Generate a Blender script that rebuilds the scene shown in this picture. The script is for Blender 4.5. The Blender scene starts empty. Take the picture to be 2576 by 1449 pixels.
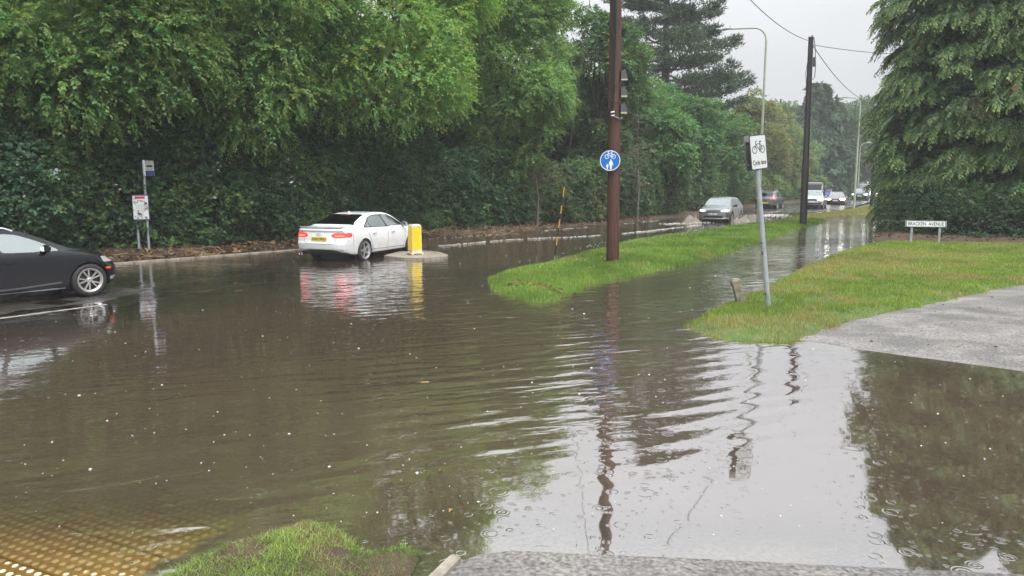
import bpy, math, random
import numpy as np
from mathutils import Vector, Matrix
RNG = np.random.default_rng(7)
random.seed(7)
R = math.radians
SC = bpy.context.scene
COL = SC.collection
# ---------------------------------------------------------------- camera, sky, sun, exposure
CAM_H = 2.25
PITCH = math.atan((724.5 - 462.0) / 1860.0)
cd = bpy.data.cameras.new('camera')
cd.sensor_width = 36.0
cd.lens = 36.0 * 1860.0 / 2576.0
cd.clip_start = 0.05
cd.clip_end = 3000
cam = bpy.data.objects.new('camera', cd)
COL.objects.link(cam)
cam.location = (0, 0, CAM_H)
cam.rotation_euler = (math.pi / 2 - PITCH, 0, 0)
SC.camera = cam

SUN_EL, SUN_AZ = R(58), R(150)          # azimuth measured from +Y towards +X (behind, to the right)
w = bpy.data.worlds.new('World')
SC.world = w
w.use_nodes = True
nt = w.node_tree
nt.nodes.clear()
def wn(t, **k):
    n = nt.nodes.new(t)
    for a, b in k.items():
        setattr(n, a, b)
    return n
out = wn('ShaderNodeOutputWorld')
bg = wn('ShaderNodeBackground')
bg.inputs['Strength'].default_value = 0.1
sky = wn('ShaderNodeTexSky', sky_type='NISHITA')
sky.sun_disc = False
sky.sun_elevation = SUN_EL
sky.sun_rotation = SUN_AZ
sky.dust_density = 6.0
bw = wn('ShaderNodeRGBToBW')
nt.links.new(sky.outputs[0], bw.inputs[0])
tc = wn('ShaderNodeTexCoord')
sx = wn('ShaderNodeSeparateXYZ')
nt.links.new(tc.outputs['Generated'], sx.inputs[0])
mx = wn('ShaderNodeMath', operation='MAXIMUM'); mx.inputs[1].default_value = 0.0
nt.links.new(sx.outputs['Z'], mx.inputs[0])
# overcast sky: three times brighter overhead than at the horizon
ma = wn('ShaderNodeMath', operation='MULTIPLY_ADD'); ma.inputs[1].default_value = 15.0; ma.inputs[2].default_value = 4.2
nt.links.new(mx.outputs[0], ma.inputs[0])
cn = wn('ShaderNodeTexNoise'); cn.inputs['Scale'].default_value = 2.2; cn.inputs['Detail'].default_value = 3
mpn = wn('ShaderNodeMapping'); mpn.inputs['Scale'].default_value = (1, 1, 3)
nt.links.new(tc.outputs['Generated'], mpn.inputs[0])
nt.links.new(mpn.outputs[0], cn.inputs['Vector'])
cr = wn('ShaderNodeMapRange'); cr.inputs['To Min'].default_value = 0.93; cr.inputs['To Max'].default_value = 1.07
cr.inputs['From Min'].default_value = 0.3; cr.inputs['From Max'].default_value = 0.7
nt.links.new(cn.outputs['Fac'], cr.inputs['Value'])
mm = wn('ShaderNodeMath', operation='MULTIPLY')
nt.links.new(ma.outputs[0], mm.inputs[0]); nt.links.new(cr.outputs[0], mm.inputs[1])
mixv = wn('ShaderNodeMix', data_type='FLOAT'); mixv.inputs[0].default_value = 0.88
nt.links.new(bw.outputs[0], mixv.inputs[2]); nt.links.new(mm.outputs[0], mixv.inputs[3])
tint = wn('ShaderNodeVectorMath', operation='SCALE'); tint.inputs[0].default_value = (0.965, 0.985, 1.02)
nt.links.new(mixv.outputs[0], tint.inputs['Scale'])
nt.links.new(tint.outputs[0], bg.inputs['Color'])
nt.links.new(bg.outputs[0], out.inputs['Surface'])

sd = bpy.data.lights.new('sun', 'SUN')
sd.energy = 2.9
sd.angle = R(45)
sd.color = (1.0, 0.97, 0.92)
sun = bpy.data.objects.new('sun', sd)
COL.objects.link(sun)
sdir = Vector((math.sin(SUN_AZ) * math.cos(SUN_EL), math.cos(SUN_AZ) * math.cos(SUN_EL), math.sin(SUN_EL)))
sun.rotation_euler = sdir.to_track_quat('Z', 'Y').to_euler()
sun.location = (0, 0, 40)

SC.view_settings.view_transform = 'Standard'
SC.view_settings.look = 'None'
SC.view_settings.exposure = 0.42
SC.view_settings.gamma = 1.0
SC.view_settings.use_curve_mapping = False
cy = SC.cycles
cy.max_bounces = 8
cy.diffuse_bounces = 4
cy.glossy_bounces = 4
cy.transmission_bounces = 4
cy.transparent_max_bounces = 12
cy.volume_bounces = 1
cy.sample_clamp_indirect = 4.0
cy.caustics_reflective = False
cy.caustics_refractive = False
cy.use_denoising = True
cy.use_adaptive_sampling = False

# ---------------------------------------------------------------- helpers
def setp(o, label=None, cat=None, group=None, kind=None):
    if label: o['label'] = label
    if cat: o['category'] = cat
    if group: o['group'] = group
    if kind: o['kind'] = kind
    return o

def empty(name, loc=(0, 0, 0), rz=0.0, rot=None):
    o = bpy.data.objects.new(name, None)
    COL.objects.link(o)
    o.location = loc
    o.rotation_euler = rot if rot else (0, 0, rz)
    o.empty_display_size = 0.2
    return o

def mesh_np(name, V, Fq=None, Ft=None, smooth=False, attrs=None):
    """mesh from numpy verts, quads and/or triangles"""
    me = bpy.data.meshes.new(name)
    V = np.asarray(V, dtype=np.float32)
    nq = 0 if Fq is None else len(Fq)
    ntr = 0 if Ft is None else len(Ft)
    me.vertices.add(len(V))
    me.vertices.foreach_set('co', V.ravel())
    nl = nq * 4 + ntr * 3
    me.loops.add(nl)
    me.polygons.add(nq + ntr)
    vi = []
    st = []
    if nq:
        vi.append(np.asarray(Fq, dtype=np.int32).ravel())
        st.append(np.arange(nq, dtype=np.int32) * 4)
    if ntr:
        vi.append(np.asarray(Ft, dtype=np.int32).ravel())
        st.append(nq * 4 + np.arange(ntr, dtype=np.int32) * 3)
    me.loops.foreach_set('vertex_index', np.concatenate(vi))
    me.polygons.foreach_set('loop_start', np.concatenate(st))
    me.polygons.foreach_set('use_smooth', np.full(nq + ntr, smooth, dtype=bool))
    if attrs:
        for k, a in attrs.items():
            a = np.asarray(a, dtype=np.float32)
            if a.ndim == 1:
                at = me.attributes.new(k, 'FLOAT', 'POINT')
                at.data.foreach_set('value', a)
            else:
                at = me.attributes.new(k, 'FLOAT_COLOR', 'POINT')
                if a.shape[1] == 3:
                    a = np.concatenate([a, np.ones((len(a), 1), np.float32)], 1)
                at.data.foreach_set('color', a.ravel())
    me.update(calc_edges=True)
    me.validate()
    return me

def link(name, me, mat=None, parent=None, loc=None, rot=None):
    o = bpy.data.objects.new(name, me)
    COL.objects.link(o)
    if mat is not None and len(me.materials) == 0:
        me.materials.append(mat)
    if parent is not None:
        o.parent = parent
    if loc is not None: o.location = loc
    if rot is not None: o.rotation_euler = rot
    return o

class MB:
    """collects simple shapes, then builds them as one mesh object"""
    def __init__(s):
        s.v = []; s.f = []
    def add(s, V, Fs):
        b = len(s.v)
        s.v += [tuple(map(float, p)) for p in V]
        s.f += [tuple(i + b for i in f) for f in Fs]
        return s
    def box(s, c, d, rot=None, taper=None):
        hx, hy, hz = d[0] / 2, d[1] / 2, d[2] / 2
        P = []
        for sz in (-1, 1):
            k = 1.0 if (sz < 0 or taper is None) else taper
            for sx_, sy_ in ((-1, -1), (1, -1), (1, 1), (-1, 1)):
                P.append(Vector((sx_ * hx * k, sy_ * hy * k, sz * hz)))
        if rot is not None:
            P = [rot @ p for p in P]
        P = [p + Vector(c) for p in P]
        s.add(P, [(3, 2, 1, 0), (4, 5, 6, 7), (0, 1, 5, 4), (1, 2, 6, 5), (2, 3, 7, 6), (3, 0, 4, 7)])
        return s
    def rbox(s, c, d, r=0.01, rot=None):
        """box with chamfered vertical and horizontal edges"""
        hx, hy, hz = d[0] / 2, d[1] / 2, d[2] / 2
        rings = []
        for z, k in ((-hz, 1), (-hz + r, 0), (hz - r, 0), (hz, 1)):
            i = r * k
            a, b = hx - i, hy - i
            q = r
            rings.append([(-a + q, -b, z), (a - q, -b, z), (a, -b + q, z), (a, b - q, z), (a - q, b, z), (-a + q, b, z), (-a, b - q, z), (-a, -b + q, z)])
        V = [Vector(p) for rg in rings for p in rg]
        if rot is not None: V = [rot @ p for p in V]
        V = [p + Vector(c) for p in V]
        Fs = []
        for k in range(3):
            for j in range(8):
                Fs.append((k * 8 + j, k * 8 + (j + 1) % 8, (k + 1) * 8 + (j + 1) % 8, (k + 1) * 8 + j))
        Fs.append(tuple(range(7, -1, -1)))
        Fs.append(tuple(range(24, 32)))
        return s.add(V, Fs)
    def tube(s, pts, rad, n=8, cap=True):
        pts = [Vector(p) for p in pts]
        m = len(pts)
        rad = [rad] * m if not hasattr(rad, '__len__') else rad
        V = []; Fs = []
        prev = None
        for i, p in enumerate(pts):
            t = (pts[min(i + 1, m - 1)] - pts[max(i - 1, 0)])
            if t.length < 1e-9: t = Vector((0, 0, 1))
            t.normalize()
            if prev is None:
                a = Vector((1, 0, 0)) if abs(t.x) < 0.9 else Vector((0, 1, 0))
                u = t.cross(a).normalized()
            else:
                u = (prev - t * prev.dot(t))
                if u.length < 1e-6: u = t.orthogonal()
                u.normalize()
            prev = u
            b = t.cross(u)
            for j in range(n):
                an = 2 * math.pi * j / n
                V.append(p + (u * math.cos(an) + b * math.sin(an)) * rad[i])
        for i in range(m - 1):
            for j in range(n):
                Fs.append((i * n + j, i * n + (j + 1) % n, (i + 1) * n + (j + 1) % n, (i + 1) * n + j))
        if cap:
            Fs.append(tuple(range(n - 1, -1, -1)))
            Fs.append(tuple(range((m - 1) * n, m * n)))
        return s.add(V, Fs)
    def lathe(s, prof, n=24, axis='z', c=(0, 0, 0)):
        V = []; Fs = []
        m = len(prof)
        for (r, h) in prof:
            for j in range(n):
                a = 2 * math.pi * j / n
                if axis == 'z': p = (r * math.cos(a), r * math.sin(a), h)
                elif axis == 'y': p = (r * math.cos(a), h, r * math.sin(a))
                else: p = (h, r * math.cos(a), r * math.sin(a))
                V.append((p[0] + c[0], p[1] + c[1], p[2] + c[2]))
        for i in range(m - 1):
            for j in range(n):
                Fs.append((i * n + j, i * n + (j + 1) % n, (i + 1) * n + (j + 1) % n, (i + 1) * n + j))
        return s.add(V, Fs)
    def prism(s, poly, z0, z1, M=None):
        """extrude a 2D polygon"""
        n = len(poly)
        V = [Vector((x, y, z0)) for x, y in poly] + [Vector((x, y, z1)) for x, y in poly]
        if M is not None: V = [M @ p for p in V]
        Fs = [tuple(range(n - 1, -1, -1)), tuple(range(n, 2 * n))]
        for j in range(n):
            Fs.append((j, (j + 1) % n, n + (j + 1) % n, n + j))
        return s.add(V, Fs)
    def stroke(s, pts, wd, z0, z1, closed=False, M=None):
        """flat line of given width along 2D points, extruded"""
        P = [Vector(p) for p in pts]
        n = len(P)
        Ls = []; Rs = []
        for i in range(n):
            a = P[(i - 1) % n] if (closed or i > 0) else P[i]
            b = P[(i + 1) % n] if (closed or i < n - 1) else P[i]
            t = (b - a)
            if t.length < 1e-9: t = Vector((1, 0))
            t.normalize()
            nn = Vector((-t.y, t.x)) * wd / 2
            Ls.append(P[i] + nn); Rs.append(P[i] - nn)
        m = n if closed else n - 1
        for i in range(m):
            j = (i + 1) % n
            s.prism([tuple(Rs[i]), tuple(Rs[j]), tuple(Ls[j]), tuple(Ls[i])], z0, z1, M)
        return s
    def sphere(s, c, r, n=10, m=6, sc=(1, 1, 1)):
        V = [(c[0], c[1], c[2] - r * sc[2])]
        for i in range(1, m):
            ph = -math.pi / 2 + math.pi * i / m
            for j in range(n):
                a = 2 * math.pi * j / n
                V.append((c[0] + r * sc[0] * math.cos(ph) * math.cos(a), c[1] + r * sc[1] * math.cos(ph) * math.sin(a), c[2] + r * sc[2] * math.sin(ph)))
        V.append((c[0], c[1], c[2] + r * sc[2]))
        Fs = []
        for j in range(n): Fs.append((0, 1 + (j + 1) % n, 1 + j))
        for i in range(m - 2):
            for j in range(n):
                Fs.append((1 + i * n + j, 1 + i * n + (j + 1) % n, 1 + (i + 1) * n + (j + 1) % n, 1 + (i + 1) * n + j))
        t = len(V) - 1
        for j in range(n): Fs.append((t, 1 + (m - 2) * n + j, 1 + (m - 2) * n + (j + 1) % n))
        return s.add(V, Fs)
    def mesh(s, name, smooth=False):
        me = bpy.data.meshes.new(name)
        me.from_pydata(s.v, [], s.f)
        me.update()
        if smooth:
            me.polygons.foreach_set('use_smooth', np.ones(len(me.polygons), dtype=bool))
            try: me.set_sharp_from_angle(angle=R(42))
            except Exception: pass
        return me
    def build(s, name, mat, parent=None, smooth=False, loc=None, rot=None):
        return link(name, s.mesh(name, smooth), mat, parent, loc, rot)

def text_mesh(txt, size, depth=0.001, spacing=1.0, bold=0.0):
    cu = bpy.data.curves.new('txt', 'FONT')
    cu.body = txt
    cu.size = size
    cu.extrude = depth
    cu.offset = bold
    cu.space_character = spacing
    cu.align_x = 'CENTER'; cu.align_y = 'CENTER'
    cu.resolution_u = 3
    o = bpy.data.objects.new('txt', cu)
    COL.objects.link(o)
    dg = bpy.context.evaluated_depsgraph_get()
    me = bpy.data.meshes.new_from_object(o.evaluated_get(dg))
    bpy.data.objects.remove(o)
    return me

def spline(P, n=16):
    P = [np.array(p, float) for p in P]
    out_ = []
    m = len(P)
    for i in range(m - 1):
        p0 = P[i - 1] if i > 0 else 2 * P[0] - P[1]
        p1, p2 = P[i], P[i + 1]
        p3 = P[i + 2] if i + 2 < m else 2 * P[-1] - P[-2]
        for k in range(n):
            t = k / n
            out_.append(0.5 * ((2 * p1) + (-p0 + p2) * t + (2 * p0 - 5 * p1 + 4 * p2 - p3) * t * t + (-p0 + 3 * p1 - 3 * p2 + p3) * t ** 3))
    out_.append(P[-1])
    return np.array(out_)

def resample(P, n):
    d = np.r_[0, np.cumsum(np.linalg.norm(np.diff(P, axis=0), axis=1))]
    t = np.linspace(0, d[-1], n)
    return np.stack([np.interp(t, d, P[:, k]) for k in range(P.shape[1])], 1)

def pip(px, py, poly):
    """points in polygon, vectorised"""
    inside = np.zeros(px.shape, bool)
    n = len(poly)
    for i in range(n):
        x1, y1 = poly[i]; x2, y2 = poly[(i + 1) % n]
        c = ((y1 > py) != (y2 > py)) & (px < (x2 - x1) * (py - y1) / ((y2 - y1) if y2 != y1 else 1e-12) + x1)
        inside ^= c
    return inside

def pdist(px, py, poly, closed=True):
    d = np.full(px.shape, 1e9)
    n = len(poly)
    for i in range(n if closed else n - 1):
        x1, y1 = poly[i]; x2, y2 = poly[(i + 1) % n]
        dx, dy = x2 - x1, y2 - y1
        L2 = dx * dx + dy * dy + 1e-12
        t = np.clip(((px - x1) * dx + (py - y1) * dy) / L2, 0, 1)
        d = np.minimum(d, np.hypot(px - x1 - t * dx, py - y1 - t * dy))
    return d

# cheap value noise for shaping geometry
_NT = np.random.default_rng(3).random((256, 256))
def vnoise(x, y, s=1.0):
    x = np.asarray(x) * s + 71.3; y = np.asarray(y) * s + 37.7
    xi = np.floor(x).astype(int); yi = np.floor(y).astype(int)
    fx = x - xi; fy = y - yi
    fx = fx * fx * (3 - 2 * fx); fy = fy * fy * (3 - 2 * fy)
    g = lambda a, b: _NT[a % 256, b % 256]
    return (g(xi, yi) * (1 - fx) + g(xi + 1, yi) * fx) * (1 - fy) + (g(xi, yi + 1) * (1 - fx) + g(xi + 1, yi + 1) * fx) * fy

# ---------------------------------------------------------------- materials
def newmat(name):
    m = bpy.data.materials.new(name)
    m.use_nodes = True
    t = m.node_tree
    for n in list(t.nodes):
        if n.type != 'OUTPUT_MATERIAL' and n.type != 'BSDF_PRINCIPLED': t.nodes.remove(n)
    return m, t, t.nodes['Principled BSDF']

def N(t, typ, **k):
    n = t.nodes.new(typ)
    for a, b in k.items(): setattr(n, a, b)
    return n

def simple(name, col, rough=0.5, metal=0.0, spec=0.5, coat=0.0, emit=None, estr=0.0, noise=0.0, nscale=8.0, bump=0.0, bscale=40.0):
    m, t, p = newmat(name)
    p.inputs['Base Color'].default_value = (*col, 1)
    p.inputs['Roughness'].default_value = rough
    p.inputs['Metallic'].default_value = metal
    p.inputs['Specular IOR Level'].default_value = spec
    p.inputs['Coat Weight'].default_value = coat
    p.inputs['Coat Roughness'].default_value = 0.04
    if emit:
        p.inputs['Emission Color'].default_value = (*emit, 1)
        p.inputs['Emission Strength'].default_value = estr
    c = None
    if noise or bump:
        c = N(t, 'ShaderNodeTexCoord')
    if noise:
        nz = N(t, 'ShaderNodeTexNoise'); nz.inputs['Scale'].default_value = nscale; nz.inputs['Detail'].default_value = 6
        t.links.new(c.outputs['Object'], nz.inputs['Vector'])
        mr = N(t, 'ShaderNodeMapRange'); mr.inputs['From Min'].default_value = 0.3; mr.inputs['From Max'].default_value = 0.7
        mr.inputs['To Min'].default_value = 1 - noise; mr.inputs['To Max'].default_value = 1 + noise
        t.links.new(nz.outputs['Fac'], mr.inputs['Value'])
        sc = N(t, 'ShaderNodeVectorMath', operation='SCALE'); sc.inputs[0].default_value = col
        t.links.new(mr.outputs[0], sc.inputs['Scale'])
        t.links.new(sc.outputs[0], p.inputs['Base Color'])
    if bump:
        nb = N(t, 'ShaderNodeTexNoise'); nb.inputs['Scale'].default_value = bscale; nb.inputs['Detail'].default_value = 5
        t.links.new(c.outputs['Object'], nb.inputs['Vector'])
        b = N(t, 'ShaderNodeBump'); b.inputs['Strength'].default_value = bump; b.inputs['Distance'].default_value = 0.02
        t.links.new(nb.outputs['Fac'], b.inputs['Height'])
        t.links.new(b.outputs[0], p.inputs['Normal'])
    return m

def ramp(t, fac, stops):
    r = N(t, 'ShaderNodeValToRGB')
    while len(r.color_ramp.elements) < len(stops): r.color_ramp.elements.new(0.5)
    for e, (pos, c) in zip(r.color_ramp.elements, stops):
        e.position = pos; e.color = (*c, 1)
    t.links.new(fac, r.inputs[0])
    return r

def asphalt_mat(name, dark, light, rough=0.35, chip=160.0, chipc=0.5, wet=0.5, stain=None):
    """wet asphalt: chippings, broad wear and damp patches"""
    m, t, p = newmat(name)
    c = N(t, 'ShaderNodeTexCoord')
    g = N(t, 'ShaderNodeNewGeometry')
    n1 = N(t, 'ShaderNodeTexNoise'); n1.inputs['Scale'].default_value = chip; n1.inputs['Detail'].default_value = 3
    t.links.new(g.outputs['Position'], n1.inputs['Vector'])
    n2 = N(t, 'ShaderNodeTexNoise'); n2.inputs['Scale'].default_value = 0.9; n2.inputs['Detail'].default_value = 6; n2.inputs['Distortion'].default_value = 0.6
    t.links.new(g.outputs['Position'], n2.inputs['Vector'])
    a = N(t, 'ShaderNodeMath', operation='MULTIPLY_ADD'); a.inputs[1].default_value = chipc; 
    t.links.new(n1.outputs['Fac'], a.inputs[0])
    b = N(t, 'ShaderNodeMath', operation='MULTIPLY'); b.inputs[1].default_value = 1 - chipc
    t.links.new(n2.outputs['Fac'], b.inputs[0]); t.links.new(b.outputs[0], a.inputs[2])
    r = ramp(t, a.outputs[0], [(0.32, dark), (0.68, light)])
    t.links.new(r.outputs[0], p.inputs['Base Color'])
    mr = N(t, 'ShaderNodeMapRange'); mr.inputs['From Min'].default_value = 0.35; mr.inputs['From Max'].default_value = 0.65
    mr.inputs['To Min'].default_value = rough - wet * 0.3; mr.inputs['To Max'].default_value = rough + 0.1
    t.links.new(n2.outputs['Fac'], mr.inputs['Value']); t.links.new(mr.outputs[0], p.inputs['Roughness'])
    bp = N(t, 'ShaderNodeBump'); bp.inputs['Strength'].default_value = 0.5; bp.inputs['Distance'].default_value = 0.006
    t.links.new(n1.outputs['Fac'], bp.inputs['Height']); t.links.new(bp.outputs[0], p.inputs['Normal'])
    p.inputs['Specular IOR Level'].default_value = 0.7
    return m

def attr_leaf(name, rough=0.40, transl=0.35, spec=0.35, hue=(1.0, 1.0, 0.7)):
    """leaf or grass: colour from the 'col' attribute, some light passes through"""
    m, t, p = newmat(name)
    a = N(t, 'ShaderNodeAttribute'); a.attribute_name = 'col'
    t.links.new(a.outputs['Color'], p.inputs['Base Color'])
    p.inputs['Roughness'].default_value = rough
    p.inputs['Specular IOR Level'].default_value = spec
    tr = N(t, 'ShaderNodeBsdfTranslucent')
    mul = N(t, 'ShaderNodeVectorMath', operation='MULTIPLY'); mul.inputs[1].default_value = (hue[0] * 1.5, hue[1] * 1.5, hue[2])
    t.links.new(a.outputs['Color'], mul.inputs[0]); t.links.new(mul.outputs[0], tr.inputs['Color'])
    mix = N(t, 'ShaderNodeMixShader'); mix.inputs[0].default_value = transl
    t.links.new(p.outputs[0], mix.inputs[1]); t.links.new(tr.outputs[0], mix.inputs[2])
    t.links.new(mix.outputs[0], t.nodes['Material Output'].inputs['Surface'])
    return m

def vcol_mat(name, rough=0.7, spec=0.3):
    m, t, p = newmat(name)
    a = N(t, 'ShaderNodeAttribute'); a.attribute_name = 'col'
    t.links.new(a.outputs['Color'], p.inputs['Base Color'])
    p.inputs['Roughness'].default_value = rough
    p.inputs['Specular IOR Level'].default_value = spec
    return m

MT = {}
MT['leaf'] = attr_leaf('leaf', 0.48, 0.44, 0.38)
MT['needle'] = attr_leaf('needle', 0.5, 0.15, 0.3)
MT['grassblade'] = attr_leaf('grass_blade', 0.5, 0.3, 0.3)
MT['litter'] = vcol_mat('leaf_litter', 0.55)
MT['bark'] = simple('bark', (0.06, 0.045, 0.035), 0.85, noise=0.5, nscale=14, bump=0.8, bscale=30)
MT['barkpine'] = simple('bark_pine', (0.06, 0.045, 0.04), 0.85, noise=0.4, nscale=6, bump=0.8, bscale=20)
# ---------------------------------------------------------------- ground shapes
LPT = [(-30, -1.5), (-20, 10.0), (-11.06, 20.7), (-7.86, 24.8), (-4.2, 30), (2.25, 37.5), (10.9, 49.3), (22.3, 68.6), (34.2, 88.8), (55.7, 124.7), (134, 254)]
RPT = [(-20, -8), (-11, 3), (-4.5, 13), (-0.9, 18.6), (2.6, 25.6), (8.3, 34.9), (17, 46.8), (28.8, 65.2), (40.5, 84.9), (62, 121), (140, 250)]
NSEG = 16
LS = spline(LPT, NSEG)
RS = spline(RPT, NSEG)
YM = (LS[:, 1] + RS[:, 1]) / 2
ZL = np.interp(YM, [0, 8, 15, 21, 28, 46, 52, 66, 90, 300], [-0.035, -0.042, -0.051, -0.085, -0.11, -0.105, -0.09, 0.0, 0.08, 0.2])

def road_pt(i, c):
    """point on the road: station i (float), c from left edge 0 to right edge 1"""
    i0 = int(np.clip(np.floor(i), 0, len(LS) - 2)); f = i - i0
    l = LS[i0] * (1 - f) + LS[i0 + 1] * f
    r = RS[i0] * (1 - f) + RS[i0 + 1] * f
    p = l * (1 - c) + r * c
    z = ZL[i0] * (1 - f) + ZL[i0 + 1] * f + 0.055 * (1 - (2 * c - 1) ** 2)
    return np.array([p[0], p[1], z])

def road_z(x, y):
    """height of the main road under points (nearest station), -1 off the road"""
    x = np.asarray(x, float); y = np.asarray(y, float)
    best = np.full(x.shape, 1e9); z = np.full(x.shape, -1.0)
    for i in range(0, len(LS)):
        d = RS[i] - LS[i]
        L2 = d @ d
        c = ((x - LS[i, 0]) * d[0] + (y - LS[i, 1]) * d[1]) / L2
        cc = np.clip(c, 0, 1)
        e = np.hypot(x - LS[i, 0] - cc * d[0], y - LS[i, 1] - cc * d[1])
        m = e < best
        best = np.where(m, e, best)
        zz = np.where((c >= -0.01) & (c <= 1.01), ZL[i] + 0.055 * (1 - (2 * cc - 1) ** 2), -1.0)
        z = np.where(m, zz, z)
    return z

VERGE = [(-.78, 17.25), (-.5, 15.2), (0.05, 13.9), (0.5, 13.6), (.95, 13.85), (1.35, 14.8), (2.05, 16.6), (3.0, 17.55), (6.12, 22.0), (10.9, 30.4), (13.7, 35.6), (18.9, 44.2), (20.0, 47.2), (18.3, 46.6), (14.1, 42.9), (8.5, 35.0), (4.2, 28.6), (1.35, 22.2), (.3, 20.2), (-.5, 18.6)]
VERGE2 = [(17.6, 48.9), (21.2, 50.2), (24.5, 53.6), (27.2, 55.4), (35.5, 68), (48, 88), (68, 121), (63.2, 122), (41.4, 85.2), (29.6, 65.2), (22.5, 55.4)]
LAWN = [(2.55, 11.6), (2.6, 10.9), (2.89, 10.27), (3.4, 10.1), (3.98, 10.15), (4.64, 10.5), (5.8, 11.55), (7.0, 12.5), (10.7, 15.1), (20, 20.0), (32, 25.5), (32, 30), (17.4, 27.4), (15.5, 28.4), (13.7, 28.4), (11, 25.0), (7.5, 19.6), (5.39, 16.2), (3.9, 13.9), (3.1, 12.7)]
PATCH = [(-2.35, 3.3), (-2.05, 4.02), (-1.84, 4.40), (-1.52, 4.55), (-1.38, 4.74), (-1.14, 4.70), (-1.02, 4.48), (-0.86, 4.34), (-0.64, 4.44), (-0.48, 4.28), (-0.52, 4.0), (-0.75, 3.3)]
SHORE_A = [(3.9, 10.9), (4.70, 9.92), (5.64, 9.21), (6.19, 8.71), (7.4, 7.6), (9.5, 6.4), (30, 2.0)]     # far shore: dry to the upper right
SHORE_B = [(-0.5, 3.9), (-.33, 4.21), (.03, 4.31), (1.0, 4.23), (1.93, 4.14), (2.98, 4.02), (4.5, 3.7), (9.0, 2.4)]  # near shore: dry below

def smooth01(t):
    t = np.clip(t, 0, 1)
    return t * t * (3 - 2 * t)

def side_z(x, y):
    x = np.asarray(x, float); y = np.asarray(y, float)
    z = np.full(x.shape, -0.15)
    wob = (vnoise(x, y, 2.2) - 0.5) * 0.05 + (vnoise(x, y, 0.7) - 0.5) * 0.08
    dA = pdist(x, y, SHORE_A, False)
    inA = pip(x, y, SHORE_A + [(30, 40), (3.9, 40)])
    sA = np.where(inA, 1, -1) * dA
    zA = np.clip(sA * 0.045 + wob * 0.05, -0.15, 0.035 + np.clip(sA, 0, 9) * 0.004)
    # only the side of the lawn that faces the camera
    inl = pip(x, y, LAWN); dl = pdist(x, y, LAWN)
    behind = pip(x, y, [(2.0, 11.0), (4.6, 11.1), (10.7, 15.9), (20, 21), (60, 41), (60, 90), (-5, 90)])
    db_ = pdist(x, y, [(2.0, 11.0), (4.6, 11.1), (10.7, 15.9), (20, 21), (60, 41), (60, 90), (-5, 90)])
    zA = np.where(behind, np.maximum(zA - db_ * 0.45, -0.15), zA)
    dB = pdist(x, y, SHORE_B, False)
    inB = pip(x, y, SHORE_B + [(9.0, -3), (-0.5, -3)])
    sB = np.where(inB, 1, -1) * dB
    zB = np.clip(sB * 0.06 + wob * 0.03, -0.15, 0.05)
    return np.maximum(np.maximum(z, zA), zB)

# tactile paving plane: slopes gently under water, away from the camera
TA = np.array([-3.04, 4.21]); TE1 = np.array([0.895, -0.446]); TE2 = np.array([0.446, 0.895]); TS = 0.44
def tact_z(x, y):
    return -0.0015 - (np.asarray(y, float) - 4.0) * 0.035 - (np.asarray(x, float) + 3.4) * 0.002

def patch_z(x, y, poly, h, rampw, rough=0.03, edge=-0.05):
    x = np.asarray(x, float); y = np.asarray(y, float)
    ins = pip(x, y, poly)
    d = pdist(x, y, poly) + (vnoise(x, y, 2.7) - 0.5) * 0.16 + (vnoise(x, y, 6.0) - 0.5) * 0.07
    d = np.where(ins, d, -pdist(x, y, poly))
    up = edge + smooth01(d / rampw) * (h - edge) + (vnoise(x, y, 1.3) - 0.5) * rough * smooth01(d / rampw)
    return np.where(d >= 0, up, edge + d * 0.35)

def patch_obj(name, poly, zf, step, mat, margin=0.35):
    P = np.array(poly)
    x0, y0 = P.min(0) - margin; x1, y1 = P.max(0) + margin
    nx = int((x1 - x0) / step) + 2; ny = int((y1 - y0) / step) + 2
    X, Y = np.meshgrid(np.linspace(x0, x1, nx), np.linspace(y0, y1, ny))
    d = np.where(pip(X, Y, poly), 1, -1) * pdist(X, Y, poly)
    keep = d > -margin
    Z = zf(X, Y)
    idx = np.arange(nx * ny).reshape(ny, nx)
    q = np.stack([idx[:-1, :-1], idx[:-1, 1:], idx[1:, 1:], idx[1:, :-1]], -1)
    k = keep[:-1, :-1] & keep[:-1, 1:] & keep[1:, 1:] & keep[1:, :-1]
    q = q[k]
    V = np.stack([X.ravel(), Y.ravel(), Z.ravel()], 1)
    used, inv = np.unique(q, return_inverse=True)
    me = mesh_np(name, V[used], Fq=inv.reshape(-1, 4), smooth=True)
    o = link(name, me, mat)
    o['kind'] = 'structure'
    return o

verge_z = lambda x, y: patch_z(x, y, VERGE, 0.10, 0.9, 0.05)
verge2_z = lambda x, y: patch_z(x, y, VERGE2, 0.13, 1.2, 0.05)
lawn_z = lambda x, y: patch_z(x, y, LAWN, 0.11, 0.8, 0.05)
grass_z = lambda x, y: patch_z(x, y, PATCH, 0.024, 0.10, 0.03, -0.03)

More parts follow.
